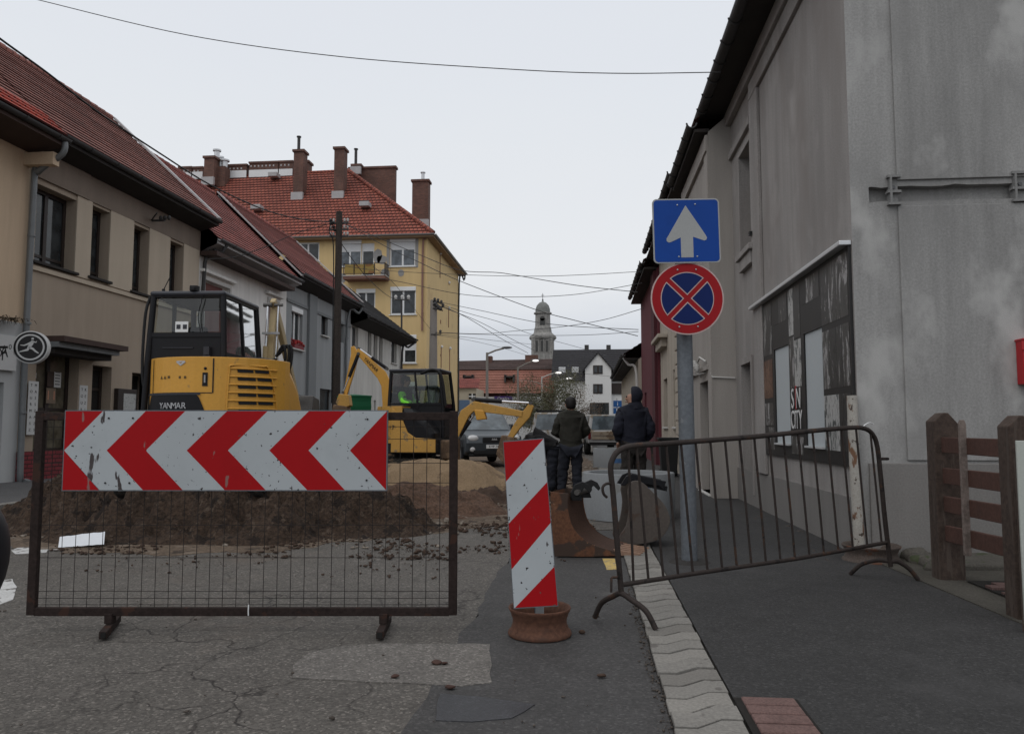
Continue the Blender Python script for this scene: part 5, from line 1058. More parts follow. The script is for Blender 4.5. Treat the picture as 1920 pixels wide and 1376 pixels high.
def excavator(label, loc, heading, s=1.0, r=.84, rear_detail=True, hood=M_yp, cover=None, glass=None, group='mini excavators on the roadworks', tilt=0):
    t = thing('mini_excavator', label, 'excavator', loc, heading, group); t.scale = (s, s, s)
    for sx in (-1, 1):
        mb = MB(); mb.prism(stadium(-.78, .78, .27), (sx * .70 - .16, 0, 0), Y3, Z3, .32); 
        tr = mb.build('track', t, M_rub, local=True, bevel=.02)
        mb = MB()
        for k in range(20): mb.box((sx * .70, -.8 + k * .085, .0), (.33, .04, .035)); mb.box((sx * .70, -.8 + k * .085, .54), (.33, .04, .035))
        mb.build('track_lug', tr, M_rub, local=True)
        for y, rr_ in ((-.78, .2), (.78, .2), (-.3, .1), (.05, .1), (.4, .1)): mb = MB(); z_ = .27 if abs(y) > .5 else .14; mb.cyl((sx * .56, y, z_), (sx * .875, y, z_), rr_, n=16); mb.cyl((sx * .57, y, z_), (sx * .885, y, z_), rr_ * .4, n=10); mb.build('roller', tr, M_steel, local=True)
    mb = MB(); mb.box((0, 0, .36), (1.1, .9, .24)); mb.cyl((0, 0, .46), (0, 0, .66), .42, n=24); mb.build('undercarriage', t, M_bkm, local=True, bevel=.02)
    mb = MB(); mb.prism([(1.16, .05), (1.24, .05), (1.28, .2), (1.22, .42), (1.14, .42), (1.18, .2)], (-.85, 0, 0), Y3, Z3, 1.7); mb.bar((-.4, .4, .3), (-.4, 1.16, .25), .09, .1); mb.bar((.4, .4, .3), (.4, 1.16, .25), .09, .1); mb.build('dozer_blade', t, M_yd, local=True, bevel=.01)
    # upper structure: rounded plan
    def plan(r_, yf, n=18, flat=.0): return [(r_ * sin(a), -r_ * cos(a) * (1 - flat)) for a in [-pi / 2 + pi * k / n for k in range(n + 1)]] + [(r_ * .98, yf), (-r_ * .98, yf)]
    mb = MB(); mb.prism(plan(r * .985, .72), (0, 0, .66), X3, Y3, .22); mb.build('deck', t, M_bkm, local=True, bevel=.02)
    pl_ = [p for p in plan(r, -.02)]
    mb = MB(); mb.prism(pl_, (0, 0, .88), X3, Y3, .80); b = mb.build('hood', t, hood, local=True, bevel=.10, seg=4)
    mb = MB(); mb.prism([(-.06, .70), (.72, .70), (.70, 1.10), (.52, 1.36), (.22, 1.58), (-.06, 1.68)], (.16, 0, 0), Y3, Z3, r * .97 - .16); mb.build('side_cover', t, cover or hood, local=True, bevel=.12, seg=4)
    if cover: mb = MB(); mb.prism([(-.25, .69), (.74, .69), (.74, .98), (.30, 1.0), (.12, 1.12), (-.02, 1.45), (-.25, 1.66)], (r * .965, 0, 0), Y3, Z3, .03); mb.build('lower_cover', t, hood, local=True, bevel=.012)
    mb = MB(); mb.prism([(.24, -.38), (r * .74, -.34), (r * .80, -.02), (.24, -.02)], (0, 0, 1.665), X3, Y3, .05); mb.build('top_cover', t, M_bk, local=True, bevel=.03)
    pt = lambda a, z, d=.004: V(((r + d) * sin(a), -(r + d) * cos(a), z))     # point on the round tail, a=0 straight back
    def patch(mb, a0, a1, z0, z1, d=.004, n=6, sk_=0):
        for k in range(n): u, v = a0 + (a1 - a0) * k / n, a0 + (a1 - a0) * (k + 1) / n; mb.quad(pt(u, z0, d), pt(v, z0, d), pt(v + sk_, z1, d), pt(u + sk_, z1, d))
    # black lower tail with maker's name, seams, grille, latch
    mb = MB(); n = 26; A0_, A1_ = -.95, .22; vs, fs = [], []
    for k in range(n + 1):
        a = A0_ + (A1_ - A0_) * k / n; e = min(k, n - k) / 3.5; zt_ = 1.235 - .33 * max(0, 1 - e) ** 1
        vs += [pt(a, .885, .012), pt(a, max(.9, zt_), .012)]
    fs = [(2 * k, 2 * k + 2, 2 * k + 3, 2 * k + 1) for k in range(n)]
    mb.add(vs, fs, True); lo = mb.build('tail_skirt', t, M_bk, local=True)
    if rear_detail:
        mb = MB(); patch(mb, -.86, .10, 1.225, 1.25, .02); mb.build('trim', lo, M_bg2, local=True)
        mb = MB(); [patch(mb, a, a + .018, 1.25, 1.66, .003, 1) for a in (-.78, .245)]; patch(mb, -.78, .245, 1.245, 1.255, .003, 10); mb.build('panel_seam', t, M_bkm, local=True)
        # curved lettering
        txt = 'YANMAR'; a = -.50
        for i, ch in enumerate(txt):
            aa = a + i * .075; text('lettering', ch, .105, M_silv, lo, pt(aa, 1.095, .014), V((cos(aa), sin(aa), 0)), Z3, local=True, ext=.004, sx=1.0)
        mb = MB(); patch(mb, -.26, -.13, 1.615, 1.63, .006, 3); 
        mb.add([pt(-.27, 1.615, .006), pt(-.195, 1.57, .006), pt(-.12, 1.615, .006), pt(-.15, 1.625, .006), pt(-.195, 1.597, .006), pt(-.24, 1.625, .006)], [(0, 1, 4, 5), (1, 2, 3, 4)]); mb.build('badge', t, M_silv, local=True)
        mb = MB(); mb.use(M_bkm); patch(mb, .115, .185, 1.33, 1.49, .006, 3); mb.use(M_silv); mb.tube([pt(.15, 1.37, .012), pt(.15, 1.46, .02)], .011, 6); mb.use(M_bkm); mb.ball(pt(.15, 1.54, .004), .018, 8, 5); mb.build('latch', t, None, local=True)
        mb = MB(); mb.add([pt(-.56, 1.42, .004), pt(-.51, 1.42, .004), pt(-.535, 1.46, .004)], [(0, 1, 2)]); mb.add([pt(-.49, 1.42, .004), pt(-.44, 1.42, .004), pt(-.465, 1.46, .004)], [(0, 1, 2)]); patch(mb, -.41, -.37, 1.425, 1.455, .004, 1); patch(mb, -.22, -.19, 1.42, 1.45, .004, 1); patch(mb, -.14, -.11, 1.42, 1.45, .004, 1); mb.build('warning_sticker', t, M_orange, local=True)
        mb = MB(); z = 1.06; rows = 6
        for k in range(rows):
            zz_ = 1.02 + k * .096; a0_ = .60 - .02 * k * .3; a1_ = 1.13 - (.10 if k == 5 else .02 * k * .4)
            patch(mb, a0_, (a0_ + a1_) / 2 - .012, zz_, zz_ + .04, .008, 4, sk_=-.012)
            if True: patch(mb, (a0_ + a1_) / 2 + .012, a1_, zz_, zz_ + .04, .008, 4, sk_=-.012)
        mb.build('grille', t, M_bkm, local=True)
        mb = MB().use(hood)
        for k in range(6): zz_ = 1.065 + k * .096; q_ = [pt(.44 + .005 * k + .72 * j / 10, zz_, .008) for j in range(11)]; mb.tube(q_, .009, 6)
        mb.tube(smooth_pts([pt(.46, .985, .004), pt(.44, 1.1, .004), pt(.46, 1.5, .004), pt(.50, 1.585, .004), pt(.9, 1.585, .004), pt(1.02, 1.56, .004), pt(1.14, 1.3, .004), pt(1.20, 1.05, .004), pt(1.16, .985, .004), pt(.8, .975, .004), pt(.46, .985, .004)], 5), .011, 6)
        mb.build('grille_rib', t, hood, local=True)
    # cab
    x0, x1, y0, y1, z0, z1, zw = -r + (.13 if rear_detail else .01), (.21 if rear_detail else .17), -.52, .74, 1.0, 2.53, 1.66
    posts = MB(); pr_ = .038
    C4 = [(x0, y0), (x1, y0), (x1, y1), (x0, y1)]
    ins = lambda p, z: V((p[0] + (.04 if p[0] < 0 else -.04) * (z - 1.6) / .9, p[1] + (.03 if p[1] < 0 else -.10) * max(0, z - 1.6) / .9, z))
    for p in C4: posts.tube([ins(p, z0), ins(p, zw), ins(p, z1 - .05)], [pr_, pr_ * 1.05, pr_], 8)
    for z in (zw + .32, z1 - .05):
        for p, q in zip(C4, C4[1:] + C4[:1]): posts.bar(ins(p, z), ins(q, z), .05, .055) if z > 2 or p[1] == q[1] == y0 else None
    posts.bar(ins((x1, .16), zw), ins((x1, .16), z1 - .06), .04, .04, up=Y3); posts.bar(ins((x0, .16), zw), ins((x0, .16), z1 - .06), .04, .04, up=Y3)
    for x in (x0, x1): posts.bar(ins((x, y0), zw + .08), ins((x, y1), zw + .08), .05, .05)
    cf = posts.build('cab_frame', t, M_bk, local=True)
    mb = MB(); mb.box2((x0 + .02, y0, z0), (x1 - .02, y0 + .05, zw + .34)); mb.box2((x0, y0 + .05, z0), (x0 + .04, y1, zw + .08)); mb.box2((x1 - .04, y0 + .05, z0), (x1, y1, zw + .08)); mb.box2((x0 + .04, y1 - .04, z0), (x1 - .04, y1, zw - .1)); mb.build('cab_panel', t, M_bk, local=True, bevel=.015)
    mb = MB(); mb.box2((x0 + .0, y0 - .02, z1 - .07), (x1 - .0, y1 - .06, z1)); mb.build('cab_roof', t, M_bg2, local=True, bevel=.035, seg=3)
    def gl(name, a, b, c_, d): g = MB(); g.add([a, b, c_, d], [(0, 1, 2, 3)]); return g.build(name, cf, glass or M_glass, local=True)
    e = .012; zr = zw + .36
    gl('rear_window', ins((x0 + .06, y0 + e), zr), ins((x1 - .06, y0 + e), zr), ins((x1 - .06, y0 + e), z1 - .09), ins((x0 + .06, y0 + e), z1 - .09))
    gl('windscreen', ins((x0 + .05, y1), zw), ins((x1 - .05, y1), zw), ins((x1 - .05, y1), z1 - .09), ins((x0 + .05, y1), z1 - .09))
    for x in (x0, x1): gl('side_window', ins((x, y0 + .05), zw + .1), ins((x, y1 - .05), zw + .1), ins((x, y1 - .05), z1 - .09), ins((x, y0 + .05), z1 - .09))
    mb = MB(); mb.box(((x0 + x1) / 2, .05, 1.32), (.5, .5, .14)); mb.box(((x0 + x1) / 2, -.18, 1.62), (.46, .12, .62)); mb.box(((x0 + x1) / 2, -.2, 2.02), (.26, .09, .2)); mb.build('seat', t, M_seat, local=True, bevel=.05, seg=3)
    mb = MB(); [mb.tube([((x0 + x1) / 2 + q_, .35, 1.3), ((x0 + x1) / 2 + q_, .4, 1.75)], .018, 6) for q_ in (-.26, .26)]; mb.box(((x0 + x1) / 2 + .3, .3, 1.55), (.14, .5, .3)); mb.build('control_lever', t, M_bkm, local=True)
    if rear_detail:
        mb = MB(); mb.box(((x0 + x1) / 2 - .06, y0 - .004, zr + .06), (.16, .004, .13)); pa = mb.build('paper_notice', t, M_wfr, local=True); [MB().box(((x0 + x1) / 2 - .06 + q_, y0 - .008, zr + .06), (.05, .003, .055)).build('print', pa, M_bg2, local=True) for q_ in (-.04, .04)]
        mb = MB(); mb.tube(smooth_pts([(x1 - .30, y0 - .006, zr), (x1 - .33, y0 - .01, zr + .2), (x1 - .28, y0 - .01, zr + .45)], 5), .006, 5); mb.build('cable', t, M_bkm, local=True)
        mb = MB(); mb.box((x1 - .2, y0 - .03, zw + .12), (.07, .05, .1)); mb.box((x1 - .19, y0 - .05, zw + .02), (.09, .04, .08)); mb.box(((x0 + x1) / 2 - .1, y0 - .006, zw + .16), (.38, .012, .012)); mb.build('rear_latch', t, M_bg2, local=True)
        mb = MB(); mb.tube([(x0 + .12, y0 + .1, z1), (x0 + .12, y0 + .1, z1 + .03), (x0 + .21, y0 + .1, z1 + .22)], .006, 5); mb.cyl((x0 + .12, y0 + .1, z1 - .01), (x0 + .12, y0 + .1, z1 + .04), .02); mb.build('aerial', t, M_bkm, local=True)
        mb = MB(); mb.box((x1 - .4, y0 + .02, z1 + .03), (.10, .08, .07)); mb.box((x1 - .4, y0 - .03, z1 + .02), (.05, .05, .05)); mb.build('work_lamp', t, M_bkm, local=True, bevel=.01)
        mb = MB(); mb.box((x0 - .10, .1, 1.75), (.06, .10, .22)); mb.tube([(x0, .1, 1.7), (x0 - .1, .1, 1.72)], .014, 6); mb.build('side_mirror', t, M_bkm, local=True, bevel=.015)
        mb = MB(); mb.tube(smooth_pts([(x0 - .0, y0 + .02, 1.2), (x0 - .05, y0 - .02, 1.5), (x0 - .05, y0, 2.2), (x0 - .02, y0 + .05, 2.46)], 4), .018, 8); mb.build('grab_rail', t, M_bkm, local=True)
    return t
# --- the near machine, seen from behind
p = onD(419, 700, 10.0); e1 = excavator('large yellow mini excavator seen from behind with its cab above the chevron board', (p.x, p.y, .40), R(4), 1.0, .87)
bx_ = .25
mb = MB(); mb.box((bx_, .95, .8), (.3, .35, .4)); mb.build('swing_post', e1, M_yd, local=True, bevel=.03)
limb('boom', e1, [(1.0, .95), (1.12, 1.9), (1.2, 2.62)], [.20, .22, .12], bx_, .10, M_cr)
limb('stick', e1, [(1.1, 2.68), (1.45, 2.3), (2.3, 1.3)], [.10, .14, .1], bx_, .08, M_cr)
ram(e1, (.98, 1.5), (1.06, 2.6), bx_ - .06, .04, .45, M_cr); ram(e1, (.96, 1.4), (1.08, 2.6), bx_ + .09, .028, .35)
mb = MB(); [mb.box((bx_ + .02, .98, 1.72 + .46 * k), (.24, .05, .03)) for k in (0, 1)]; mb.build('hose_clamp', e1, M_silv, local=True)
mb = MB(); [mb.tube(smooth_pts([(bx_ + .1 + q_, 1.0, 1.35), (bx_ + .24 + q_, .95, 1.75), (bx_ + .22 + q_, .95, 2.0), (bx_ + .10, 1.0, 1.85)], 5), .02, 6) for q_ in (0, .05, .09)]; mb.build('hose', e1, M_bkm, local=True)
mb = MB(); mb.prism([(2.4, 1.35), (2.75, 1.3), (2.8, .95), (2.45, .75), (2.3, 1.0)], (bx_ - .25, 0, 0), Y3, Z3, .5); mb.build('bucket', e1, M_steel, local=True, bevel=.02)
# --- the far machine, facing right
D2 = 16.2; p = onD(775, 800, D2); hd2 = PSI - pi / 2 - R(10)
e2 = excavator('yellow mini excavator facing right behind the mesh barrier with its arm over the sand', (p.x, p.y, .10), hd2, .93, .80, rear_detail=False, hood=M_yd, cover=M_bk, glass=M_glass2)
def E2(px, py):   # boom plane of machine 2, local (y,z)
    q_ = onD(px, py, D2 - .2); return ((px - 775) * D2 / F / .93, (q_.z - .10) / .93)
xb2 = .25
mb = MB(); mb.box((xb2, .92, .74), (.28, .4, .42)); mb.cyl((xb2, 1.05, .5), (xb2, 1.05, 1.1), .09); mb.build('swing_post', e2, M_dirtst, local=True, bevel=.04)
limb('boom', e2, [(1.0, .95), E2(880, 775), E2(897, 762), E2(986, 777)], [.16, .22, .22, .13], xb2, .14, M_yd)
limb('stick', e2, [E2(1002, 760), E2(992, 778), E2(975, 800), E2(958, 828)], [.12, .20, .16, .1], xb2, .11, M_yd)
ram(e2, E2(868, 818), E2(897, 776), xb2, .05, .7); ram(e2, E2(895, 750), E2(1000, 757), xb2, .05, .5)
mb = MB(); w_ = [E2(*q_) for q_ in ((950, 815), (972, 820), (985, 850), (960, 875), (940, 850))]; mb.prism(w_, (xb2 - .22, 0, 0), Y3, Z3, .44); mb.build('bucket', e2, M_dirtst, local=True, bevel=.02)
mb = MB(); mb.prism([E2(*q_) for q_ in ((897, 768), (915, 770), (920, 786), (902, 788))], (xb2 - .09, 0, 0), Y3, Z3, .18); mb.build('boom_bracket', e2, M_yp, local=True, bevel=.02)
mb = MB(); [mb.tube(smooth_pts([(xb2 - .1, .9, 1.05), (xb2 - .14, 1.1 + .1 * q_, 1.35), (xb2 - .1, 1.35, 1.6)], 5), .018, 6) for q_ in range(3)]; mb.tube(smooth_pts([(.14, .2, 2.42), (.2, .5, 2.5), (.22, .7, 2.35), (.2, .8, 1.7)], 5), .03, 6); mb.build('hose', e2, M_bkm, local=True)
text('lettering', 'ViO 17', .13, M_bg2, e2, (.81, -.36, 1.22), (0, 1, 0), Z3, local=True)
# --- machine behind, only its arm showing to the left of the cab
D3 = 19.2; p = onD(790, 800, D3); hd3 = PSI + pi / 2
e3 = excavator('yellow mini excavator reaching left behind the other cab with its arm bent down', (p.x, p.y, .0), hd3, .88, .80, rear_detail=False, hood=M_yd)
def E3(px, py): q_ = onD(px, py, D3); return ((790 - px) * D3 / F / .88, q_.z / .88)
mb = MB(); mb.box((0.25, .92, .74), (.28, .4, .42)); mb.build('swing_post', e3, M_dirtst, local=True, bevel=.04)
limb('boom', e3, [(.95, .95), E3(722, 722), E3(712, 702), E3(664, 655)], [.2, .30, .30, .14], .25, .15, M_yp)
limb('stick', e3, [E3(656, 648), E3(661, 662), E3(653, 700), E3(642, 745)], [.10, .22, .18, .1], .25, .13, M_yp)
ram(e3, E3(722, 690), E3(668, 652), .25, .05, .55); ram(e3, E3(668, 662), E3(640, 735), .2, .05, .6)
mb = MB(); mb.prism([E3(*q_) for q_ in ((652, 740), (634, 738), (628, 755), (640, 768), (655, 760))], (.05, 0, 0), Y3, Z3, .4); mb.build('coupler', e3, M_yd, local=True, bevel=.02)
mb = MB(); mb.prism([E3(*q_) for q_ in ((650, 762), (625, 758), (618, 785), (640, 800), (655, 785))], (0, 0, 0), Y3, Z3, .5); mb.build('bucket', e3, M_dirtst, local=True, bevel=.02)
ly, lz = E3(704, 690 + 10); ly2, lz2 = E3(688, 684); dv = V((0, E3(712, 702)[0] - E3(664, 655)[0], E3(712, 702)[1] - E3(664, 655)[1])).normalized(); text('lettering', 'YANMAR', .13, M_bkm, e3, (.25 - .08, *E3(692, 683)), dv, X3.cross(dv) if False else V((0, -dv.z, dv.y)) * -1 if False else V((0, dv.z * -1, dv.y)) * (1 if dv.y > 0 else -1), local=True)
for o_ in (e1, e2, e3): o_['group'] = 'mini excavators on the roadworks'

# ---------------------------------------------------------------- vehicles (local: y forward)
M_suv = mat('dark_blue_grey_paint', (.045, .055, .065), .3, .08, 1.5, .02, spec=.6); M_tyre = mat('tyre_rubber', (.018, .017, .016), .85, .2, 6); M_alloy = mat('alloy', (.3, .3, .3), .4, .1, 4, metal=.6); M_wsc = pane_mat('car_glass', (.06, .075, .085), .6, .05); M_lamp = mat('headlamp_glass', (.55, .55, .55), .15, .05, 6, spec=.8)
def wheel(t, x, y, r, w_, side):
    mb = MB(); mb.lathe([(r * .6, -w_ / 2), (r * .93, -w_ / 2), (r, -w_ * .35), (r, w_ * .35), (r * .93, w_ / 2), (r * .6, w_ / 2)], (x, y, r), X3, 22); o = mb.build('wheel', t, M_tyre, local=True)
    mb = MB(); mb.lathe([(0, .0), (r * .18, 0), (r * .5, -.03), (r * .6, -.01), (r * .62, -w_ * .3)], (x + side * w_ * .45, y, r), X3 * side, 16); mb.build('hub', o, M_alloy, local=True)
def car(name, label, loc, heading, m, L_, W_, H_, prof, cabin, wr=.36, cat='car'):
    t = thing(name, label, cat, loc, heading); mb = MB(); mb.prism(prof, (-W_ / 2, 0, 0), Y3, Z3, W_); t_b = mb.build('body', t, m, local=True, bevel=.07, seg=3)
    (y0, z0), (y1, z1), (y2, z2), (y3, z3) = cabin; wt, wb = W_ / 2 - .17, W_ / 2 - .03
    P_ = [(-wb, y0, z0), (-wt, y1, z1), (-wt, y2, z2), (-wb, y3, z3), (wb, y0, z0), (wt, y1, z1), (wt, y2, z2), (wb, y3, z3)]
    mb = MB(); mb.add(P_, [(0, 1, 2, 3), (4, 5, 6, 7), (0, 1, 5, 4), (1, 2, 6, 5), (2, 3, 7, 6), (0, 3, 7, 4)]); cb = mb.build('cabin', t, m, local=True, bevel=.06, seg=3)
    def pn(name, idx, ins_, off):
        q_ = [V(P_[i]) for i in idx]; c_ = sum(q_, V()) / 4; n_ = (q_[1] - q_[0]).cross(q_[2] - q_[0]).normalized(); n_ = n_ if n_.dot(c_ - V((0, (y0 + y3) / 2, (z0 + z1) / 2))) > 0 else -n_
        g = MB(); g.add([c_ + (v_ - c_) * ins_ + n_ * off for v_ in q_], [(0, 1, 2, 3)]); g.build(name, cb, M_wsc, local=True)
    pn('windscreen', (2, 3, 7, 6), .88, .012); pn('rear_window', (0, 1, 5, 4), .82, .012); pn('side_window', (0, 1, 2, 3), .84, .012); pn('side_window', (4, 5, 6, 7), .84, .012)
    return t
p = onZ(897, 868); p = onD(897, 868, 26.5); p.z = 0
suv = car('pickup_truck', 'dark blue grey pickup facing the camera behind the arm of the far excavator', p, PSI + pi + R(14), M_suv, 4.9, 1.8, 1.8,
   [(-2.5, .5), (-1.9, .38), (2.2, .36), (2.42, .45), (2.46, .75), (2.38, .98), (1.25, 1.13), (-2.45, 1.13)], [(-1.2, 1.1), (-.95, 1.76), (.45, 1.78), (1.3, 1.1)])
for sx in (-1, 1):
    for y in (-1.5, 1.55): wheel(suv, sx * .80, y, .38, .25, sx)
    mb = MB(); mb.ball((sx * .66, 2.36, .88), (.2, .10, .115), 12, 8); mb.build('headlight', suv, M_lamp, local=True)
    mb = MB(); mb.ball((sx * .68, 2.43, .55), (.09, .04, .08), 10, 6); mb.build('fog_lamp', suv, M_lamp, local=True)
    mb = MB(); mb.box((sx * 1.02, .95, 1.22), (.2, .10, .18)); mb.build('door_mirror', suv, M_bk, local=True, bevel=.03)
    mb = MB(); mb.prism([(1.05, .3), (1.1, .62), (1.3, .84), (1.8, .84), (2.05, .62), (2.1, .3), (2.0, .3), (1.9, .58), (1.7, .72), (1.4, .72), (1.2, .58), (1.14, .3)], (sx * .93 - .03, 0, 0), Y3, Z3, .06); mb.build('wheel_arch', suv, M_bk, local=True)
mb = MB(); mb.box((0, 2.455, .84), (.74, .04, .17)); mb.box((0, 2.475, .46), (1.3, .05, .14)); gr = mb.build('grille', suv, M_bkm, local=True, bevel=.02)
mb = MB(); [mb.add([(cos(a) * .045 + sgx, 2.482, .86 + sin(a) * .045) for a, sgx in ((pi / 2 + k, .0 + .055 * cos(c_)), (pi / 2 + k + 2.1, .055 * cos(c_)), (pi / 2 + k + 4.2, .055 * cos(c_)))], [(0, 1, 2)]) for k, c_ in ((0, pi / 2), (.0, 0), (.0, pi))]; mb.build('badge', gr, M_silv, local=True)
mb = MB(); mb.box((0, 2.49, .64), (.52, .015, .115)); pl_ = mb.build('number_plate', suv, M_wfr, local=True); text('lettering', 'KVP 741', .10, M_bkm, pl_, (0, 2.50, .64), (-1, 0, 0), Z3, local=True, ext=.002)
mb = MB(); mb.box((0, 2.42, .37), (1.6, .1, .08)); mb.build('bumper', suv, M_bkm, local=True, bevel=.02)
# --- light vehicles behind the people
M_pw = mat('dirty_white_paint', (.36, .36, .355), .5, .1, 1.5, .05, spots=((.22, .18, .13), .58, 2)); M_pt = mat('mud_splashed_tailgate', (.30, .25, .19), .7, .2, 2.5, .1, spots=((.17, .12, .08), .55, 4))
p = onD(1124, 838, 37); p.z = 0
tk = car('pickup_truck', 'muddy white pickup seen from behind between the two standing men', p, PSI + R(2), M_pw, 4.9, 1.75, 1.75, [(-2.4, .5), (2.3, .4), (2.4, .95), (1.3, 1.08), (-2.4, 1.08)], [(-2.3, 1.05), (-2.0, 1.80), (.5, 1.82), (1.25, 1.05)])
for sx in (-1, 1):
    for y in (-1.5, 1.5): wheel(tk, sx * .78, y, .36, .24, sx)
    mb = MB(); mb.box((sx * .8, -2.42, .85), (.12, .05, .3)); mb.build('tail_lamp', tk, mat('tail_lamp_red', (.15, .02, .02), .3), local=True, bevel=.01)
mb = MB(); mb.box((0, -2.425, .86), (1.42, .05, .36)); tg = mb.build('tailgate', tk, M_pt, local=True, bevel=.02); mb = MB(); mb.box((0, -2.455, .86), (1.3, .012, .02)); mb.build('tailgate_rib', tg, M_steel, local=True); mb = MB(); mb.box((0, -2.47, .5), (1.6, .1, .14)); mb.build('bumper', tk, M_bkm, local=True, bevel=.02)
p = onD(1034, 838, 35.5); p.z = 0
vn = car('van', 'light grey van with a dark rear window left of the man in the green jacket', p, PSI - R(4), M_pw, 4.4, 1.7, 1.9, [(-2.1, .45), (2.0, .4), (2.15, .9), (1.4, 1.05), (-2.1, 1.1)], [(-2.08, 1.05), (-2.0, 1.86), (.7, 1.88), (1.35, 1.05)])
for sx in (-1, 1):
    for y in (-1.4, 1.4): wheel(vn, sx * .75, y, .33, .22, sx)
mb = MB(); [mb.bar((sx * .6, -1.9, 1.97), (sx * .6, .6, 1.99), .05, .04) for sx in (-1, 1)]; [mb.bar((-.65, y, 1.95), (.65, y, 1.95), .05, .05) for y in (-1.7, -.6, .4)]; mb.build('roof_rack', vn, M_bkm, local=True); mb = MB(); mb.box((0, -2.15, .5), (1.6, .1, .16)); mb.build('bumper', vn, M_bkm, local=True, bevel=.02)
# ---------------------------------------------------------------- spoil heap, sand heap, clods
M_soil = mat('brown_spoil', (.058, .037, .025), .97, .35, 1.9, .35, 25, bump=1.0, bs=24, bd=.08, spots=((.105, .075, .055), .61, 11), spots2=((.024, .016, .012), .57, 5))
M_sand = mat('yellow_sand', (.235, .165, .10), .97, .16, 1.2, .12, 40, bump=.6, bs=20, bd=.03, spots=((.16, .11, .07), .6, 3))
M_clod = mat('soil_clod', (.055, .035, .025), .97, .4, 6, .2, bump=.8, bs=40)
def heap(name, label, c, rx, ry, h, m, rot=0, n=90, rough=.16, top=.35, sd=0, cat='heap'):
    t_ = MB(); vs = []; c = V(c); cr, sr = cos(rot), sin(rot)
    for j in range(n + 1):
        for i in range(n + 1):
            u, v = -1.15 + 2.3 * i / n, -1.15 + 2.3 * j / n
            wob_ = .22 * noise.noise(V((u * 1.8, v * 1.8, sd))) + .10 * noise.noise(V((u * 5, v * 5, sd)))
            r_ = math.hypot(u, v) + wob_; f = max(0.0, min(1.0, (1 - r_) / (1 - top))); f = f * f * (3 - 2 * f) * .5 + f * .5
            x, y = u * rx, v * ry; z = h * f
            k = min(1, f * 4)
            z += k * rough * h * (noise.noise(V((x * 2.2, y * 2.2, sd + 3))) + .6 * noise.noise(V((x * 5, y * 5, sd))) + .45 * noise.noise(V((x * 11, y * 11, sd))) + .35 * noise.noise(V((x * 23, y * 23, sd))))
            vs.append((c.x + x * cr - y * sr, c.y + x * sr + y * cr, c.z + z - .03 * (1 - k) - .005))
    t_.add(vs, [(j * (n + 1) + i, j * (n + 1) + i + 1, (j + 1) * (n + 1) + i + 1, (j + 1) * (n + 1) + i) for j in range(n) for i in range(n)], True)
    o = t_.build(name, None, m); return tag(o, label, cat)
heap('spoil_heap', 'wide dark brown heap of dug soil behind the mesh barrier', (-4.85, 9.95, 0), 3.1, 2.1, .84, M_soil, R(-3), 170, .30, .38, 2)
heap('spoil_heap', 'small reddish brown soil heap right of the wide dark heap', (-2.55, 11.5, 0), 1.5, 1.2, .40, mat('reddish_spoil', (.105, .062, .042), .97, .3, 1.5, .3, 25, bump=1, bs=16, bd=.05), R(15), 70, .2, .2, 5)
heap('sand_heap', 'smooth yellow sand heap behind the right end of the mesh barrier', (-2.75, 14.6, 0), 1.95, 1.1, .62, M_sand, R(-4), 80, .07, .3, 7)
heap('rubble_ridge', 'low dark ridge of rubble at the foot of the sand heap', (-1.5, 13.1, 0), 1.5, .5, .22, M_clod, R(12), 70, .5, .1, 9)
def clods(name, label, areas, m, sd):
    rng = random.Random(sd); mb = MB()
    for (x0, x1, y0, y1, n, smin, smax, dens) in areas:
        for i in range(n):
            x, y = rng.uniform(x0, x1), rng.uniform(y0, y1)
            if noise.noise(V((x * .9, y * .9, sd))) < dens: continue
            r_ = smin + (smax - smin) * rng.random() ** 3; b = len(mb.v); x += .0; mb.ball((x, y, r_ * .2), (r_ * rng.uniform(.8, 1.5), r_ * rng.uniform(.8, 1.4), r_ * rng.uniform(.35, .7)), 5, 3)
            for k in range(b, len(mb.v)): mb.v[k] += noise.noise_vector(mb.v[k] * (2.5 / r_ * .3)) * r_ * .7
    o = mb.build(name, None, m); o['kind'] = 'stuff'; o['label'] = label
clods('soil_crumbs', 'loose soil crumbs scattered over the road around the heaps', [(-8, -.2, 7.3, 10.2, 5200, .004, .030, -.02), (-6.6, -.2, 6.4, 8.6, 900, .004, .018, .0), (-3.4, .1, 9.2, 15, 1800, .008, .045, -.15), (-1.6, .3, 12, 22, 700, .015, .06, -.2)], M_clod, 3)
M_frag = mat('pale_rubble', (.20, .17, .14), .95, .3, 6, .2, bump=.6)
clods('rubble', 'pale broken asphalt and stone chips on the dug up road', [(-3.2, .1, 9.4, 15, 700, .008, .045, -.1), (-7.0, -1.5, 7.9, 9.2, 500, .006, .03, -.1), (-.9, .3, 12, 26, 300, .015, .06, -.3)], M_frag, 8)
clods('grit', 'small grit and leaf litter on the asphalt and along the kerb strip', [(-4.5, .3, 2.6, 6.5, 240, .003, .011, -.1), (.30, .36, 2.8, 6.5, 420, .003, .010, -.6), (.66, 2.5, 2.8, 8, 160, .003, .009, -.2), (2.2, 2.6, 7.5, 12, 120, .005, .03, -.3)], mat('grit', (.075, .062, .052), .95, .5, 30), 4)
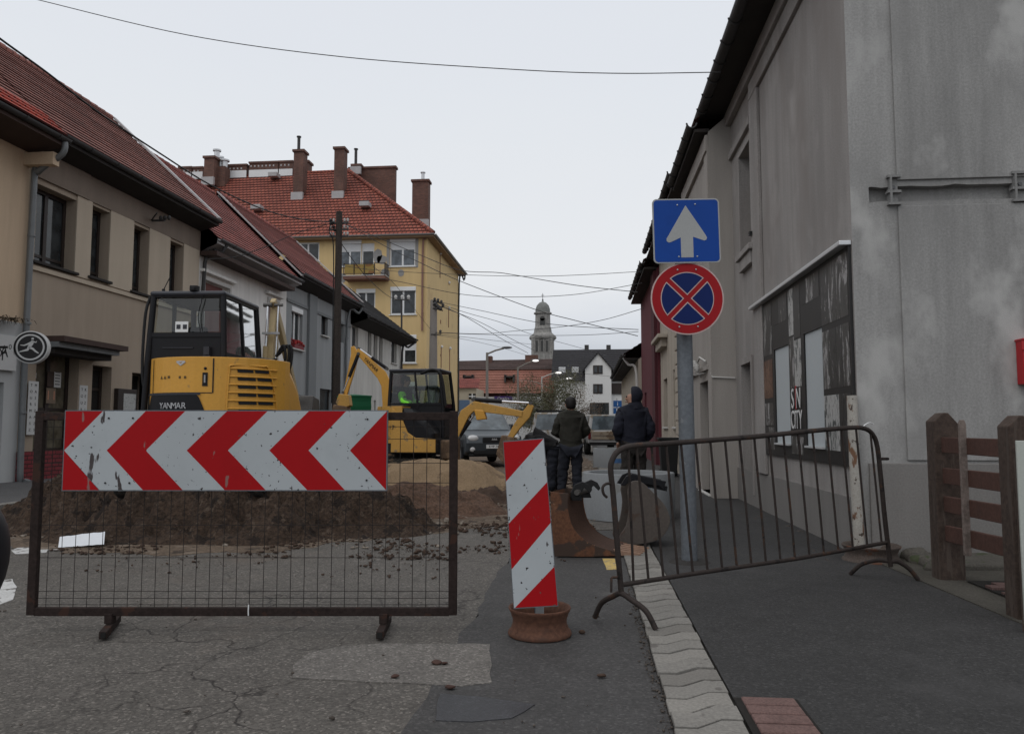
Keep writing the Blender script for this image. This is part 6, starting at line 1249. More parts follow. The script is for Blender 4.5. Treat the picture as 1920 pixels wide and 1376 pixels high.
for px, py, s_, lab in [(818, 1244, .028, 'brown leaf pair lying on the pale asphalt patch'), (742, 1270, .022, 'small brown leaf at the lower edge of the pale patch'), (1091, 1186, .022, 'dark pebble just right of the beacon wheel rim'), (1128, 1269, .026, 'dark flat stone on the asphalt left of the kerb strip'), (845, 1290, .026, 'brown crumb below the corner of the pale patch')]:
    c = onZ(px, py, 0); mb = MB(); mb.ball((c.x, c.y, .008), (s_, s_ * .7, .010), 10, 6)
    if 'pair' in lab: mb.ball((c.x + .045, c.y - .004, .007), (s_ * .7, s_ * .5, .008), 10, 6)
    for v_ in mb.v: v_ += noise.noise_vector(v_ * 30) * .008
    tag(mb.build('leaf' if 'leaf' in lab else 'stone', None, mat('brown_leaf', (.06, .032, .025), .9, .3, 20) if 'leaf' in lab or 'crumb' in lab else M_clod), lab, 'leaf' if 'leaf' in lab else 'stone')
# white sheet lying in front of the heap
q = [onZ(109, 1026), onZ(195, 1020), onZ(198, 996), onZ(112, 1006)]; n = 12; mb = MB(); vs = []
z4 = [.03, .03, .16, .13]
pa, pb, pc_, pd = onD(109, 1026, q[0].dot(FH)), onD(195, 1020, q[0].dot(FH) + .05), onD(197, 996, q[0].dot(FH) + .22), onD(112, 1006, q[0].dot(FH) + .20)
for j in range(5):
    for i in range(n + 1):
        u, v = i / n, j / 4; p = pa.lerp(pb, u).lerp(pd.lerp(pc_, u), v); vs.append(p + V((0, 0, .012 * noise.noise(V((u * 5, v * 3, 1)))))) 
mb.add(vs, [(j * (n + 1) + i, j * (n + 1) + i + 1, (j + 1) * (n + 1) + i + 1, (j + 1) * (n + 1) + i) for j in range(4) for i in range(n)], True)
tag(mb.build('plastic_sheet', None, mat('white_plastic', (.62, .64, .67), .5, .05, 4, .02)), 'folded white plastic sheet lying at the foot of the spoil heap', 'sheet')
# ---------------------------------------------------------------- concrete rings and digger buckets
M_conc = mat('pale_concrete', (.215, .225, .232), .9, .08, 1.5, .06, bump=.3, bs=60, spots=((.17, .17, .165), .6, 2), streak=.1); M_bluep = mat('blue_spray', (.06, .14, .30), .8, .3, 9)
def ring(label, c, R_, h):
    t_ = thing('concrete_ring', label, 'concrete ring', c, 0, 'concrete manhole rings'); mb = MB(); mb.lathe([(R_, 0), (R_, h - .01), (R_ - .01, h), (R_ - .09, h), (R_ - .10, h - .01), (R_ - .10, 0), (R_, 0)], c, Z3, 48); mb.build('shell', t_, M_conc); return t_
c = onD(1178, 960, 10.9); c.z = 0; t = ring('pale concrete manhole ring standing behind the digger buckets', c, .64, .62)
mb = MB()
for i in range(8):
    a0_, a1_ = -pi / 2 + .12 + i * .035, -pi / 2 + .12 + (i + 1) * .035; w0, w1 = .07 * sin(pi * i / 8) + .02, .07 * sin(pi * (i + 1) / 8) + .02; g = lambda a, z: V((c.x + .643 * cos(a), c.y + .643 * sin(a), z)); zc = .40 + .03 * sin(i)
    mb.quad(g(a0_, zc - w0), g(a1_, zc - w1), g(a1_, zc + w1), g(a0_, zc + w0))
mb.build('spray_mark', t, M_bluep)
c2 = onD(1150, 842, 24); c2.z = 0.0; t = ring('far concrete ring with a blue smear beside the man in the hooded jacket', V((c2.x, c2.y, 0)), .62, .60); mb = MB()
for i in range(10):
    a0_, a1_ = -pi / 2 - .1 + i * .07, -pi / 2 - .1 + (i + 1) * .07; g = lambda a, z: V((c2.x + .623 * cos(a), c2.y + .623 * sin(a), z)); mb.quad(g(a0_, .16), g(a1_, .17), g(a1_, .30), g(a0_, .29))
mb.build('spray_mark', t, M_bluep)
# rust bucket: concave profile pushed back in depth
dK = 7.55
def K(px, py, d=0): p_ = onD(px, py, dK); return ((px - 1150) * dK / F, p_.z)
OK_ = onD(1150, 800, dK); OK_ = V((OK_.x, OK_.y, 0)); 
M_rbk = mat('bucket_rust', (.115, .050, .026), .85, .25, 2.0, .2, 40, bump=.4, bs=70, spots=((.05, .032, .024), .54, 3), spots2=((.19, .10, .06), .68, 8)); M_rin = mat('bucket_inside', (.055, .028, .018), .85, .3, 3, .2, bump=.4); M_gbk = mat('worn_grey_brown_steel', (.085, .070, .060), .5, .16, 2.5, .1, 40, bump=.2, spots=((.075, .05, .038), .58, 4), spec=.4)
t = thing('digger_bucket', 'rust orange digger bucket standing with its curved mouth facing right', 'digger bucket', OK_, 0, 'digger buckets on the kerb')
arc = smooth_pts([(*K(1066, 925), 0), (*K(1064, 950), 0), (*K(1072, 985), 0), (*K(1090, 1008), 0), (*K(1118, 1024), 0), (*K(1150, 1033), 0)], 4); arc = [(p.x, p.y) for p in arc]
outl = [K(1032, 922), K(1034, 980), K(1039, 1043), K(1100, 1044), K(1155, 1042)] ; outl = [(x, max(z, .005)) for x, z in outl]
W_ = .55; BD = (FH * .9 + RT * .36)
for k, yy in enumerate((0, W_)):
    mb = MB(); mb.prism(outl + [(x, max(z, .02)) for x, z in arc[::-1]], OK_ + BD * yy, RT, Z3, -.02); mb.build('side_plate', t, M_rbk, bevel=.004)
mb = MB(); vs = []
for x, z in arc: vs += [OK_ + RT * (x - .01) + Z3 * max(z, .015) + BD * .02, OK_ + RT * (x - .01) + Z3 * max(z, .015) + BD * W_]
mb.add(vs, [(2 * i, 2 * i + 2, 2 * i + 3, 2 * i + 1) for i in range(len(arc) - 1)], True); mb.build('shell', t, M_rin)
mb = MB(); p0_, p1_ = outl[0], outl[2]; mb.quad(OK_ + RT * p0_[0] + Z3 * p0_[1], OK_ + RT * p1_[0] + Z3 * p1_[1], OK_ + RT * p1_[0] + Z3 * p1_[1] + BD * W_, OK_ + RT * p0_[0] + Z3 * p0_[1] + BD * W_); mb.build('back_plate', t, M_rbk)
for k in range(5):
    b = OK_ + BD * (.03 + k * .10); x0_, z0_ = K(1148, 1036); x1_, _ = K(1196, 1036); mb = MB(); mb.prism([(x0_, .01), (x1_, .012), (x1_ + .01, .03), (x0_, .07)], b, RT, Z3, -.06); mb.build('tooth', t, mat('worn_tooth', (.26, .16, .11), .6, .2, 8), bevel=.004)
for yy in (.1, W_ - .12): mb = MB(); mb.prism([K(1062, 928), K(1072, 910), K(1086, 904), K(1098, 910), K(1104, 921), K(1100, 926), K(1090, 916), K(1082, 926), K(1086, 940), K(1066, 940)], OK_ + BD * yy, RT, Z3, -.03); mb.build('hanger_ear', t, M_bkm, bevel=.006)
mb = MB(); mb.cyl(OK_ + RT * K(1078, 924)[0] + Z3 * K(1078, 924)[1] + BD * .05, OK_ + RT * K(1078, 924)[0] + Z3 * K(1078, 924)[1] + BD * (W_ - .04), .028); mb.build('pin', t, M_steel)
# second bucket: rounded side plate
dK2 = 8.1; OK2 = onD(1200, 800, dK2); OK2 = V((OK2.x, OK2.y, 0))
def K2(px, py): p_ = onD(px, py, dK2); return ((px - 1200) * dK2 / F, p_.z)
t = thing('digger_bucket', 'grey brown round backed digger bucket with black hanger ears behind the crowd barrier', 'digger bucket', OK2, 0, 'digger buckets on the kerb')
pr2 = [K2(*q_) for q_ in ((1178, 905), (1190, 901), (1204, 905), (1222, 922), (1243, 945), (1253, 968), (1252, 985), (1240, 1005), (1216, 1017), (1165, 1022), (1160, 1005), (1172, 985), (1178, 950), (1175, 925))]; pr2 = [(p_.x, p_.y) for p_ in smooth_pts([(*q_, 0) for q_ in pr2], 3)]; pr2 = [(x, max(z, .004)) for x, z in pr2]
for yy in (0, .5): mb = MB(); mb.prism(pr2, OK2 + FH * yy, RT, Z3, -.025); mb.build('side_plate', t, M_gbk, bevel=.006)
back = pr2[3:28]; mb = MB(); vs = []
for x, z in back: vs += [OK2 + RT * x + Z3 * z + FH * .02, OK2 + RT * x + Z3 * z + FH * .5]
mb.add(vs, [(2 * i, 2 * i + 2, 2 * i + 3, 2 * i + 1) for i in range(len(back) - 1)], True); mb.build('shell', t, mat('bucket_back_dark', (.03, .025, .022), .7, .3, 4))
for dd_ in (.06, .34): mb = MB(); mb.prism([K2(1164, 910), K2(1175, 893), K2(1186, 889), K2(1250, 903), K2(1244, 920), K2(1236, 912), K2(1205, 908), K2(1182, 903), K2(1172, 912)], OK2 + FH * dd_, RT, Z3, -.03); mb.build('hanger_ear', t, M_bk, bevel=.006)
mb = MB(); x_, z_ = K2(1228, 912); mb.box(OK2 + RT * x_ + Z3 * z_ + FH * .22, (.3, .26, .05), Matrix.Rotation(R(12), 3, 'Y')); mb.build('hanger_plate', t, M_bk)
# wheelie bin by the wall
c = onD(1266, 889, 19.6); c.z = 0; c.x = min(c.x, 2.05)
t = thing('wheelie_bin', 'black wheelie bin standing against the sandy house', 'bin', c, 0); mb = MB(); mb.add([V((c.x + sx * w_, c.y + sy * w_ * 1.1, z)) for z, w_ in ((.06, .18), (.92, .235)) for sx, sy in ((-1, -1), (1, -1), (1, 1), (-1, 1))], [(0, 1, 2, 3), (4, 5, 6, 7), (0, 1, 5, 4), (1, 2, 6, 5), (2, 3, 7, 6), (3, 0, 4, 7)]); mb.build('body', t, M_bkm, bevel=.02)
mb = MB(); mb.box((c.x, c.y, .95), (.54, .58, .06)); mb.tube([(c.x - .2, c.y + .3, .95), (c.x + .2, c.y + .3, .95)], .02, 8); mb.build('lid', t, M_bkm, bevel=.02)
for sx in (-.2, .2): mb = MB(); mb.cyl((c.x + sx - .03, c.y + .2, .09), (c.x + sx + .03, c.y + .2, .09), .09); mb.build('wheel', t, M_tyre)
# green ribbed container
c = onD(664, 770, 21.5); c.z = 0; t = thing('garden_composter', 'green ribbed plastic container behind the bent yellow digger arm', 'container', c, 0); zt_ = onD(664, 742, 21.5).z; mb = MB(); wv = .37
mb.lathe([(wv * 1.0, 0.02)] + [(wv * (1.0 - .02 * (k % 2)) * 1.32, .1 + k * (zt_ - .15) / 16) for k in range(17)] + [(wv * 1.2, zt_)], c, Z3, 4, smooth=False); mb.build('body', t, mat('green_plastic', (.008, .105, .045), .5, .1, 3, .03)); mb = MB(); mb.lathe([(wv * 1.36, zt_ - .04), (wv * 1.36, zt_), (0, zt_ + .05)], c, Z3, 4, smooth=False); mb.build('lid', t, MATS['green_plastic'])
# ---------------------------------------------------------------- shop fittings on the brown house
p = onD(57, 651, 15.2); M_wacr = mat('white_acrylic', (.55, .555, .55), .4, .03, 4, .02)
t = thing('round_sign', 'round black hanging sign with a white running figure on the brown house', 'shop sign', p)
sn = -FH * cos(.45) + RT * -sin(.45) * 0; ax = (V((.28, -.96, 0))).normalized(); su_ = Z3.cross(ax).normalized(); su_ = su_ if su_.x > 0 else -su_
rS = 31 * 15.2 / F; mb = MB(); mb.lathe([(0, -.13), (rS, -.13), (rS, 0), (rS * .94, .004), (0, .004)], p, ax, 48); mb.build('case', t, M_wacr)
def disc(r0, r1, d, m, n=48):
    mb = MB(); vs = []
    for k in range(n): a = 2 * pi * k / n; e = su_ * cos(a) + Z3 * sin(a); vs += [p + e * r0 * rS + ax * d, p + e * r1 * rS + ax * d]
    mb.add(vs, [(2 * k, 2 * ((k + 1) % n), 2 * ((k + 1) % n) + 1, 2 * k + 1) for k in range(n)]); return mb.build('black_face' if m is M_black else 'white_ring', t, m)
disc(0, .93, .007, M_black); disc(.70, .80, .010, M_wacr)
mb = MB(); W2 = lambda x, y: p + su_ * x * rS + Z3 * y * rS + ax * .0125
def stroke(pts, ws):
    L1, L2 = [], []
    for i, (q_, w_) in enumerate(zip(pts, ws)):
        a = V((*pts[max(0, i - 1)], 0)); b = V((*pts[min(len(pts) - 1, i + 1)], 0)); d = (b - a).normalized(); n_ = V((-d.y, d.x, 0)) * w_; L1.append((q_[0] + n_.x, q_[1] + n_.y)); L2.append((q_[0] - n_.x, q_[1] - n_.y))
    for i in range(len(pts) - 1): mb.quad(W2(*L1[i]), W2(*L1[i + 1]), W2(*L2[i + 1]), W2(*L2[i]))
stroke([(.14, .40), (.06, .22), (-.08, -.02)], [.07, .11, .08]); stroke([(.34, .30), (.10, .34), (-.12, .20), (-.34, .10), (-.55, .12)], [.03, .05, .05, .04, .02]); stroke([(-.06, .0), (.16, -.10), (.30, -.24), (.48, -.36)], [.08, .06, .05, .03]); stroke([(-.06, .0), (-.14, -.16), (-.34, -.22), (-.60, -.30)], [.08, .07, .05, .02]); stroke([(.12, .46), (.12, .52), (.12, .58)], [.06, .075, .05]); stroke([(.3, .3), (.36, .38)], [.03, .01])
mb.build('running_figure', t, M_wacr)
mb = MB(); mb.tube([p - ax * .06 - su_ * rS, p - ax * .06 - su_ * (rS + .25) + V((-.2, 0, 0))], .025, 8); mb.build('bracket', t, M_black)
def wbox(px0, py0, px1, py1, d0=.002, d1=.02): a, b = onX(px0, py0, XL), onX(px1, py1, XL); return min(a.y, b.y), max(a.y, b.y), onX(px0, py1, XL).z, a.z
def wthing(name, label, cat, px, m, d0=.003, d1=.02):
    u0, u1, v0, v1 = wbox(*px); t_ = thing(name, label, cat, (XL, (u0 + u1) / 2, v0)); mb = MB(); bx(mb, OL, Y3, X3, u0, u1, v0, v1, d0, d1); mb.build('sheet', t_, m); return t_, (u0, u1, v0, v1)
for px, s1, s2, lab in [((49, 714, 63, 815), 'TOURMASZ', 'MASSZAZS', 'long white vertical banner with two columns of letters left of the shop door'), ((149, 722, 161, 790), 'TOURM', 'KEZIM', 'shorter white vertical banner with letters right of the shop door')]:
    t_, (u0, u1, v0, v1) = wthing('letter_banner', lab, 'banner', px, M_wacr, .055 if px[0] < 60 else .003, .065 if px[0] < 60 else .015)
    n_ = len(s1); h_ = (v1 - v0) / (n_ + .4); off = .068 if px[0] < 60 else .018
    for col, st in ((.28, s1), (.72, s2)):
        for i, ch in enumerate(st): text('letter', ch, h_ * .62, M_black, t_, (XL + off, u0 + (u1 - u0) * col, v1 - h_ * (i + .65)), Y3, Z3, sx=1.1, ext=.001)
t_, q_ = wthing('price_notice', 'small white notice stuck high on the left shop pane', 'notice', (75, 698, 85, 708), M_wacr, -.22, -.215)
t_, q_ = wthing('price_notice', 'tall white printed notice on the shop door pane', 'notice', (118, 697, 130, 726), M_wacr, -.22, -.215)
for k in range(5): mb = MB(); bx(mb, OL, Y3, X3, q_[0] + .04, q_[1] - .04, q_[2] + .06 + k * .07, q_[2] + .085 + k * .07, -.2145, -.2135); mb.build('print', t_, M_gutter)
t_, q_ = wthing('brown_poster', 'dark brown poster on the shop door pane beside the tall notice', 'poster', (106, 696, 117.5, 725), mat('brown_poster', (.05, .028, .02), .6), -.22, -.215)
t_, q_ = wthing('letter_sign', 'dark square sign with a white letter k on the left shop pane', 'sign', (70, 725, 86, 752), mat('dark_green_grey', (.045, .05, .042), .6), -.22, -.21); text('lettering', 'k', .34, M_wacr, t_, (XL - .208, (q_[0] + q_[1]) / 2, (q_[2] + q_[3]) / 2), Y3, Z3, sx=1.3, ext=.001)
t_, q_ = wthing('menu_sign', 'tan sign with orange letters low on the shop door pane', 'sign', (104, 727, 120, 756), mat('tan_sheet', (.20, .15, .11), .7), -.22, -.212); text('lettering', '11', .30, mat('orange_letter', (.5, .24, .15), .6), t_, (XL - .210, (q_[0] + q_[1]) / 2, (q_[2] + q_[3]) / 2), Y3, Z3, sx=1.3, ext=.001)
u0, u1, v0, v1 = wbox(214, 728, 247, 790); t_ = thing('notice_case', 'dark framed notice case with a pale poster beside the dark doorway', 'notice case', (XL, (u0 + u1) / 2, v0)); mb = MB(); bx(mb, OL, Y3, X3, u0, u1, v0, v1, .003, .12); mb.build('case', t_, M_dfr, bevel=.01); mb = MB(); bx(mb, OL, Y3, X3, u0 + (u1 - u0) * .28, u1 - .06, v0 + .1, v1 - .12, .121, .126); mb.build('poster', t_, collage('pale_poster', (.42, .43, .42), (.10, .10, .09), .58, 4, (1, 3, 3)))
u0, u1, v0, v1 = wbox(-60, 618, 24, 688); t_ = thing('shop_fascia', 'white shop fascia board with black lettering on the cream house', 'shop sign', (XL, (u0 + u1) / 2, v0)); mb = MB(); bx(mb, OL, Y3, X3, u0, u1, v0, v1, .003, .08); mb.build('board', t_, M_wacr, bevel=.006); text('lettering', 'KA', .34, M_black, t_, (XL + .082, u1 - .25, v1 - .35), Y3, Z3, ext=.001, align='RIGHT'); text('lettering', 'LY', .34, M_black, t_, (XL + .082, u1 - .3, v0 + .3), Y3, Z3, ext=.001, align='RIGHT')
p = onD(20, 651, 15.0); t_ = thing('number_sign', 'tiny square sign reading 0 beside the round running figure sign', 'sign', p); mb = MB(); mb.box(p, (.10, .02, .17)); mb.build('plate', t_, M_wacr); text('lettering', '0', .14, M_black, t_, p + V((0, -.012, 0)), X3, Z3, ext=.001)
# ---------------------------------------------------------------- people
M_skin = mat('skin', (.36, .20, .14), .6, .08, 8, .04); M_hairm = mat('dark_hair', (.012, .010, .009), .7, .3, 20); M_jeans = mat('dark_jeans', (.016, .018, .026), .9, .25, 6, .1, bump=.3, bs=40); M_green = mat('olive_quilted_jacket', (.021, .020, .015), .85, .2, 5, .1, bump=.5, bs=22, bd=.02); M_navy = mat('navy_hooded_jacket', (.010, .011, .020), .85, .25, 5, .1, bump=.4, bs=18, bd=.02); M_blackc = mat('black_jacket', (.009, .0085, .009), .8, .3, 6, .1, bump=.4, bs=20, bd=.02); M_shoe = mat('work_boot', (.02, .016, .013), .8, .3, 8); M_hiv = mat('hi_vis_green', (.24, .85, .06), .8, .08, 5); M_hid = mat('hi_vis_navy', (.012, .014, .02), .85, .2, 5); M_camo = mat('mottled_trousers', (.026, .022, .02), .9, .3, 12, .2)
ARM = (('s', 'e'), ('e', 'w'))
def person(label, loc, rz, J, jm, tm, hood=None, sleeve=None, hair=True, s=1.0, coat=True):
    """J: joints (local, facing +y). One continuous body, then the clothes over it"""
    t = bpy.data.objects.new('person', None)
    names = list(J); idx = {n: i for i, n in enumerate(names)}
    RB = dict(pel=.09, che=.09, sho=.055, nec=.05, hed=.078, top=.07, s=.045, e=.038, w=.032, h=.08, k=.055, a=.042)
    rad = lambda n: RB.get(n, RB.get(n[0], .05))
    E = [('pel', 'che'), ('che', 'sho'), ('sho', 'nec'), ('nec', 'hed'), ('hed', 'top')]
    for q in 'LR': E += [('sho', 's' + q), ('s' + q, 'e' + q), ('e' + q, 'w' + q), ('pel', 'h' + q), ('h' + q, 'k' + q), ('k' + q, 'a' + q)]
    bpy.data.objects.remove(t)
    hd = V(J['top']) - V(J['hed']); fw_ = V(J.get('face', (0, 1, 0))).normalized()
    pts = [(*J[n], rad(n)) for n in names if n != 'face']; names = [n for n in names if n != 'face']; idx = {n: i for i, n in enumerate(names)}
    pts.append((*(V(J['hed']) + fw_ * .105 + Z3 * .02), .016)); nose = len(pts) - 1
    ed = [(idx[a], idx[b]) for a, b in E] + [(idx['hed'], nose)]
    body = skin('person', pts, ed, M_skin, None, sub=2); body.location = loc; body.rotation_euler = (0, 0, rz); body.scale = (s, s, s); tag(body, label, 'person')
    def garment(name, chain, edges, m, parent=body):
        ix = {n: i for i, (n, _, _) in enumerate(chain)}
        return skin(name, [(*J_[n], r_) if isinstance(r_, float) else (*J_[n], *r_) for n, r_, J_ in chain], [(ix[a], ix[b]) for a, b in edges], m, parent, sub=3, folds=.022)
    J2 = dict(J); up = (V(J['che']) - V(J['pel'])).normalized(); J2['hem'] = tuple(V(J['pel']) - up * (.17 if coat else .03)); J2['col'] = tuple(V(J['nec']) + (V(J['hed']) - V(J['nec'])) * .1)
    for q in 'LR': J2['m' + q] = tuple(V(J['e' + q]).lerp(V(J['w' + q]), .9))
    ch = [('che', (.215, .165), J2), ('pel', (.215, .165), J2), ('hem', (.225, .17), J2), ('sho', (.19, .135), J2), ('col', .085, J2)] + [(n + q, r_, J2) for q in 'LR' for n, r_ in (('s', .098), ('e', .082), ('m', .066))]
    garment('jacket', ch, [('che', 'pel'), ('pel', 'hem'), ('che', 'sho'), ('sho', 'col')] + [e for q in 'LR' for e in (('sho', 's' + q), ('s' + q, 'e' + q), ('e' + q, 'm' + q))], jm)
    if sleeve:
        for q in 'LR': skin('sleeve', [(*J[n + q], r_) for n, r_ in (('s', .108), ('e', .094))] + [(*J2['m' + q], .078)], [(0, 1), (1, 2)], sleeve, body)
    ch = [('pel', (.18, .14), J)] + [(n + q, r_, J) for q in 'LR' for n, r_ in (('h', .12), ('k', .098), ('a', .085))]
    garment('trousers', ch, [e for q in 'LR' for e in (('pel', 'h' + q), ('h' + q, 'k' + q), ('k' + q, 'a' + q))], tm)
    for q in 'LR':
        a = V(J['a' + q]); f_ = V((0, 1, 0)) if 'toe' not in J else V(J['toe']); mb = MB(); mb.ball(a + f_ * .06 - Z3 * .035, (.052, .14, .05), 12, 7); mb.build('boot', body, M_shoe, local=True)
        w_ = V(J['w' + q]); d = (w_ - V(J['e' + q])).normalized(); sd_ = d.cross(Z3); sd_ = sd_.normalized() if sd_.length > .1 else X3; mb = MB(); mb.ball(w_ + d * .05, (.038, .045, .022), 10, 6)
        for k in range(4): b = w_ + d * .085 + sd_ * (-.027 + k * .018); mb.tube([b, b + d * (.035 + .008 * (k in (1, 2))), b + d * .055 - Z3 * .02], [.009, .0085, .007], 6)
        b = w_ + d * .03 + sd_ * .036 * (1 if q == 'L' else -1); mb.tube([b, b + d * .03 + sd_ * .02 * (1 if q == 'L' else -1), b + d * .055], [.011, .01, .008], 6); mb.build('hand', body, M_skin, local=True)
    c = V(J['hed']).lerp(V(J['top']), .55)
    mb = MB()
    if hood:
        vs, n, m_ = [], 18, 12; side = fw_.cross(Z3).normalized()
        mb.ball((0, 0, 0), (.125, .135, .150), n, m_)
        mb.v = [c - fw_ * .035 + side * v_.x + fw_ * min(v_.y, .045) + Z3 * (v_.z + .0) for v_ in mb.v]; mb.tube([c - Z3 * .1 - fw_ * .04, c - Z3 * .2 - fw_ * .05], [.10, .13], 12); mb.build('hood', body, hood, local=True)
    elif hair:
        mb.ball((0, 0, 0), (.098, .112, .085), 14, 9); side = fw_.cross(Z3).normalized(); mb.v = [c - fw_ * .022 + side * v_.x + fw_ * v_.y + Z3 * (v_.z + .035 - (.06 if v_.y < 0 and v_.z < 0 else 0)) for v_ in mb.v]
        for i in range(len(mb.v)): mb.v[i] += noise.noise_vector(mb.v[i] * 26) * .013
        mb.build('hair', body, M_hairm, local=True)
    side = fw_.cross(Z3).normalized(); mb = MB(); [mb.ball(V(J['hed']) + fw_ * .082 + side * q_ * .03 + Z3 * .045, .012, 8, 5) for q_ in (-1, 1)]; mb.build('eyes', body, M_hairm, local=True)
    mb = MB(); mb.ball(V(J['hed']) + fw_ * .086 - Z3 * .035, (.022, .010, .007), 8, 5); mb.build('mouth', body, mat('lips', (.25, .10, .08), .6), local=True)
    if not hood: mb = MB(); [mb.ball(V(J['hed']) + side * q_ * .083 + Z3 * .02, (.013, .022, .032), 8, 6) for q_ in (-1, 1)]; mb.build('ears', body, M_skin, local=True)
    return body
def stand(lean=0, arms='front', turn=(0, 1, 0), spread=.11):
    J = dict(pel=(0, 0, .93), che=(0, .0 + lean * .4, 1.22), sho=(0, -.01 + lean * .7, 1.42), nec=(0, .02 + lean, 1.50), hed=(0, .035 + lean, 1.60), top=(0, .035 + lean, 1.69))
    for q, x in (('L', -1), ('R', 1)):
        J['s' + q] = (x * .175, lean * .7, 1.40); J['h' + q] = (x * .095, 0, .87); J['k' + q] = (x * spread, .02, .47); J['a' + q] = (x * (spread + .015), 0, .085)
        if arms == 'front': J['e' + q] = (x * .285, .02 + lean * .5, 1.14); J['w' + q] = (x * .13, .25, 1.10)
        elif arms == 'pocket': J['e' + q] = (x * .27, -.06, 1.13); J['w' + q] = (x * .21, .10, .95)
    J['face'] = turn
    return J
pA = onD(1071, 930, 13.3); pA.z = .0
JA = stand(.03, 'front', (-.1, 1, 0), .10); JA['aL'] = (-.16, .12, .085); JA['kL'] = (-.14, .10, .47)
person('man in an olive green jacket and dark jeans standing with his back turned', pA, PSI - R(2), JA, M_green, M_jeans, s=1.0)
pB = onD(1189, 930, 12.4); pB.z = .02; JB = stand(.02, 'pocket', (-.95, .25, -.08), .10)
person('man in a navy jacket with its hood up looking left on the right footway', pB, PSI + R(8), JB, M_navy, M_camo, hood=M_navy, s=1.045)
# bending workman
kC = 14.2
def C_(px, py, dy=0): q_ = onD(px, py, kC); return ((px - 1030) * kC / F, dy, q_.z)
pC = onD(1030, 800, kC); pC.z = 0
JC = dict(pel=C_(1036, 838), che=C_(1016, 822), sho=C_(998, 815), nec=C_(990, 822, .02), hed=C_(983, 832, .03), top=C_(978, 840, .03), sL=(C_(999, 818)[0], .17, C_(999, 818)[2]), sR=(C_(999, 820)[0], -.17, C_(999, 820)[2]), eL=C_(998, 850, .2), eR=C_(1000, 850, -.22), wL=C_(992, 874, .1), wR=C_(994, 874, -.14), hL=C_(1038, 845, .1), hR=C_(1037, 846, -.1), kL=C_(1042, 885, .13), kR=C_(1033, 886, -.12), aL=(C_(1046, 900)[0], .12, .085), aR=(C_(1033, 900)[0], -.14, .085), face=(-.6, 0, -.8), toe=(-1, 0, 0))
person('workman in a black jacket bending down beside the standing man in green', pC, PSI, JC, M_blackc, M_jeans, coat=False)
# digger operator in the far cab
JO = dict(pel=(0, -.02, .52), che=(0, -.05, .78), sho=(0, -.03, 1.0), nec=(0, 0, 1.08), hed=(0, .02, 1.18), top=(0, .02, 1.26))
for q, x in (('L', -1), ('R', 1)): JO['s' + q] = (x * .18, -.02, .98); JO['e' + q] = (x * .25, .05, .72); JO['w' + q] = (x * .22, .30, .68); JO['h' + q] = (x * .1, .05, .50); JO['k' + q] = (x * .14, .42, .50); JO['a' + q] = (x * .14, .46, .12)
mw = Matrix.Translation(e2.location) @ Matrix.Rotation(hd2, 4, 'Z') @ Matrix.Scale(.93, 4)
pO = mw @ V((-.16, -.24, 1.06)); person('digger operator with neon green sleeves seated in the far cab', pO, hd2 - R(6), JO, M_hid, M_jeans, sleeve=M_hiv, coat=False, s=.93)

# ---------------------------------------------------------------- poles and lamps
M_pole = mat('tarred_timber_pole', (.045, .036, .031), .9, .2, 3, .2, 20, bump=.4, bs=30, streak=.2); M_cpole = mat('grey_concrete_pole', (.23, .21, .19), .9, .1, 2, .1, bump=.2)
def insul(mb, p, s=.05): mb.lathe([(0, 0), (s, .01), (s * .6, s), (s, s * 1.6), (s * .5, s * 2.4), (0, s * 2.5)], p, Z3, 8)
bW = onX(631, 700, -8.95); bW.z = .1; dW = bW.dot(FH); tW = onD(629, 397, dW)
t = thing('timber_pole', 'tall dark timber utility pole on the left pavement in front of the grey house', 'utility pole', bW)
mb = MB(); mb.tube([bW, V((bW.x, bW.y, tW.z))], [.16, .115], 12); mb.build('shaft', t, M_pole); mb = MB(); w0 = V((bW.x, bW.y, tW.z))
for k in range(3): mb.bar(w0 + V((-.35, 0, -.42 - .25 * k)), w0 + V((.35, 0, -.42 - .25 * k)), .05, .06)
mb.build('crossarm', t, M_gutdark); 
for k in range(3):
    for x in (-.32, -.2, .2, .32): mb = MB(); insul(mb, w0 + V((x, 0, -.38 - .25 * k))); mb.build('insulator', t, M_trim)

mb = MB(); mb.tube(smooth_pts([w0 + V((-.25, -.1, -.3)), w0 + V((-.3, -.2, -.8)), w0 + V((-.15, -.15, -1.3)), w0 + V((-.12, -.14, -4)), w0 + V((-.12, -.14, -7))], 5), .02, 6); [mb.ball(w0 + V((-.28 + .05 * k, -.1, -.35 - .12 * k)), .06, 8, 6) for k in range(4)]; mb.build('cable_bundle', t, M_bkm)
bP = onX(812, 700, -8.9); bP.z = .1; dP = bP.dot(FH); tP = onD(811, 563, dP)
t = thing('concrete_pole', 'pale concrete utility pole in front of the corner of the yellow block', 'utility pole', bP); P0_ = V((bP.x, bP.y, tP.z))
mb = MB(); mb.tube([bP, P0_], [.30, .20], 4 * 3); mb.build('shaft', t, M_cpole); mb = MB(); [mb.tube([P0_ + V((0, -.2, -.1 - .2 * k)), P0_ + V((.6, -.2, -.25 - .2 * k))], .04, 6) for k in range(3)]; mb.bar(P0_ + V((-.1, -.2, -2.05)), P0_ + V((.5, -.2, -2.05)), .06, .06); mb.build('bracket', t, M_gutdark); 
for x, z in ((.1, -.1), (.3, -.15), (.5, -.25), (.6, -.45), (.35, -.55), (.45, -2.0)): mb = MB(); insul(mb, P0_ + V((x, -.2, z)), .09); mb.build('insulator', t, M_gutdark)
mb = MB(); [mb.ball(P0_ + V((.15 + .1 * k, -.25, -.25 - .1 * k)), .12, 8, 6) for k in range(4)]; mb.build('cable_bundle', t, M_gutdark)
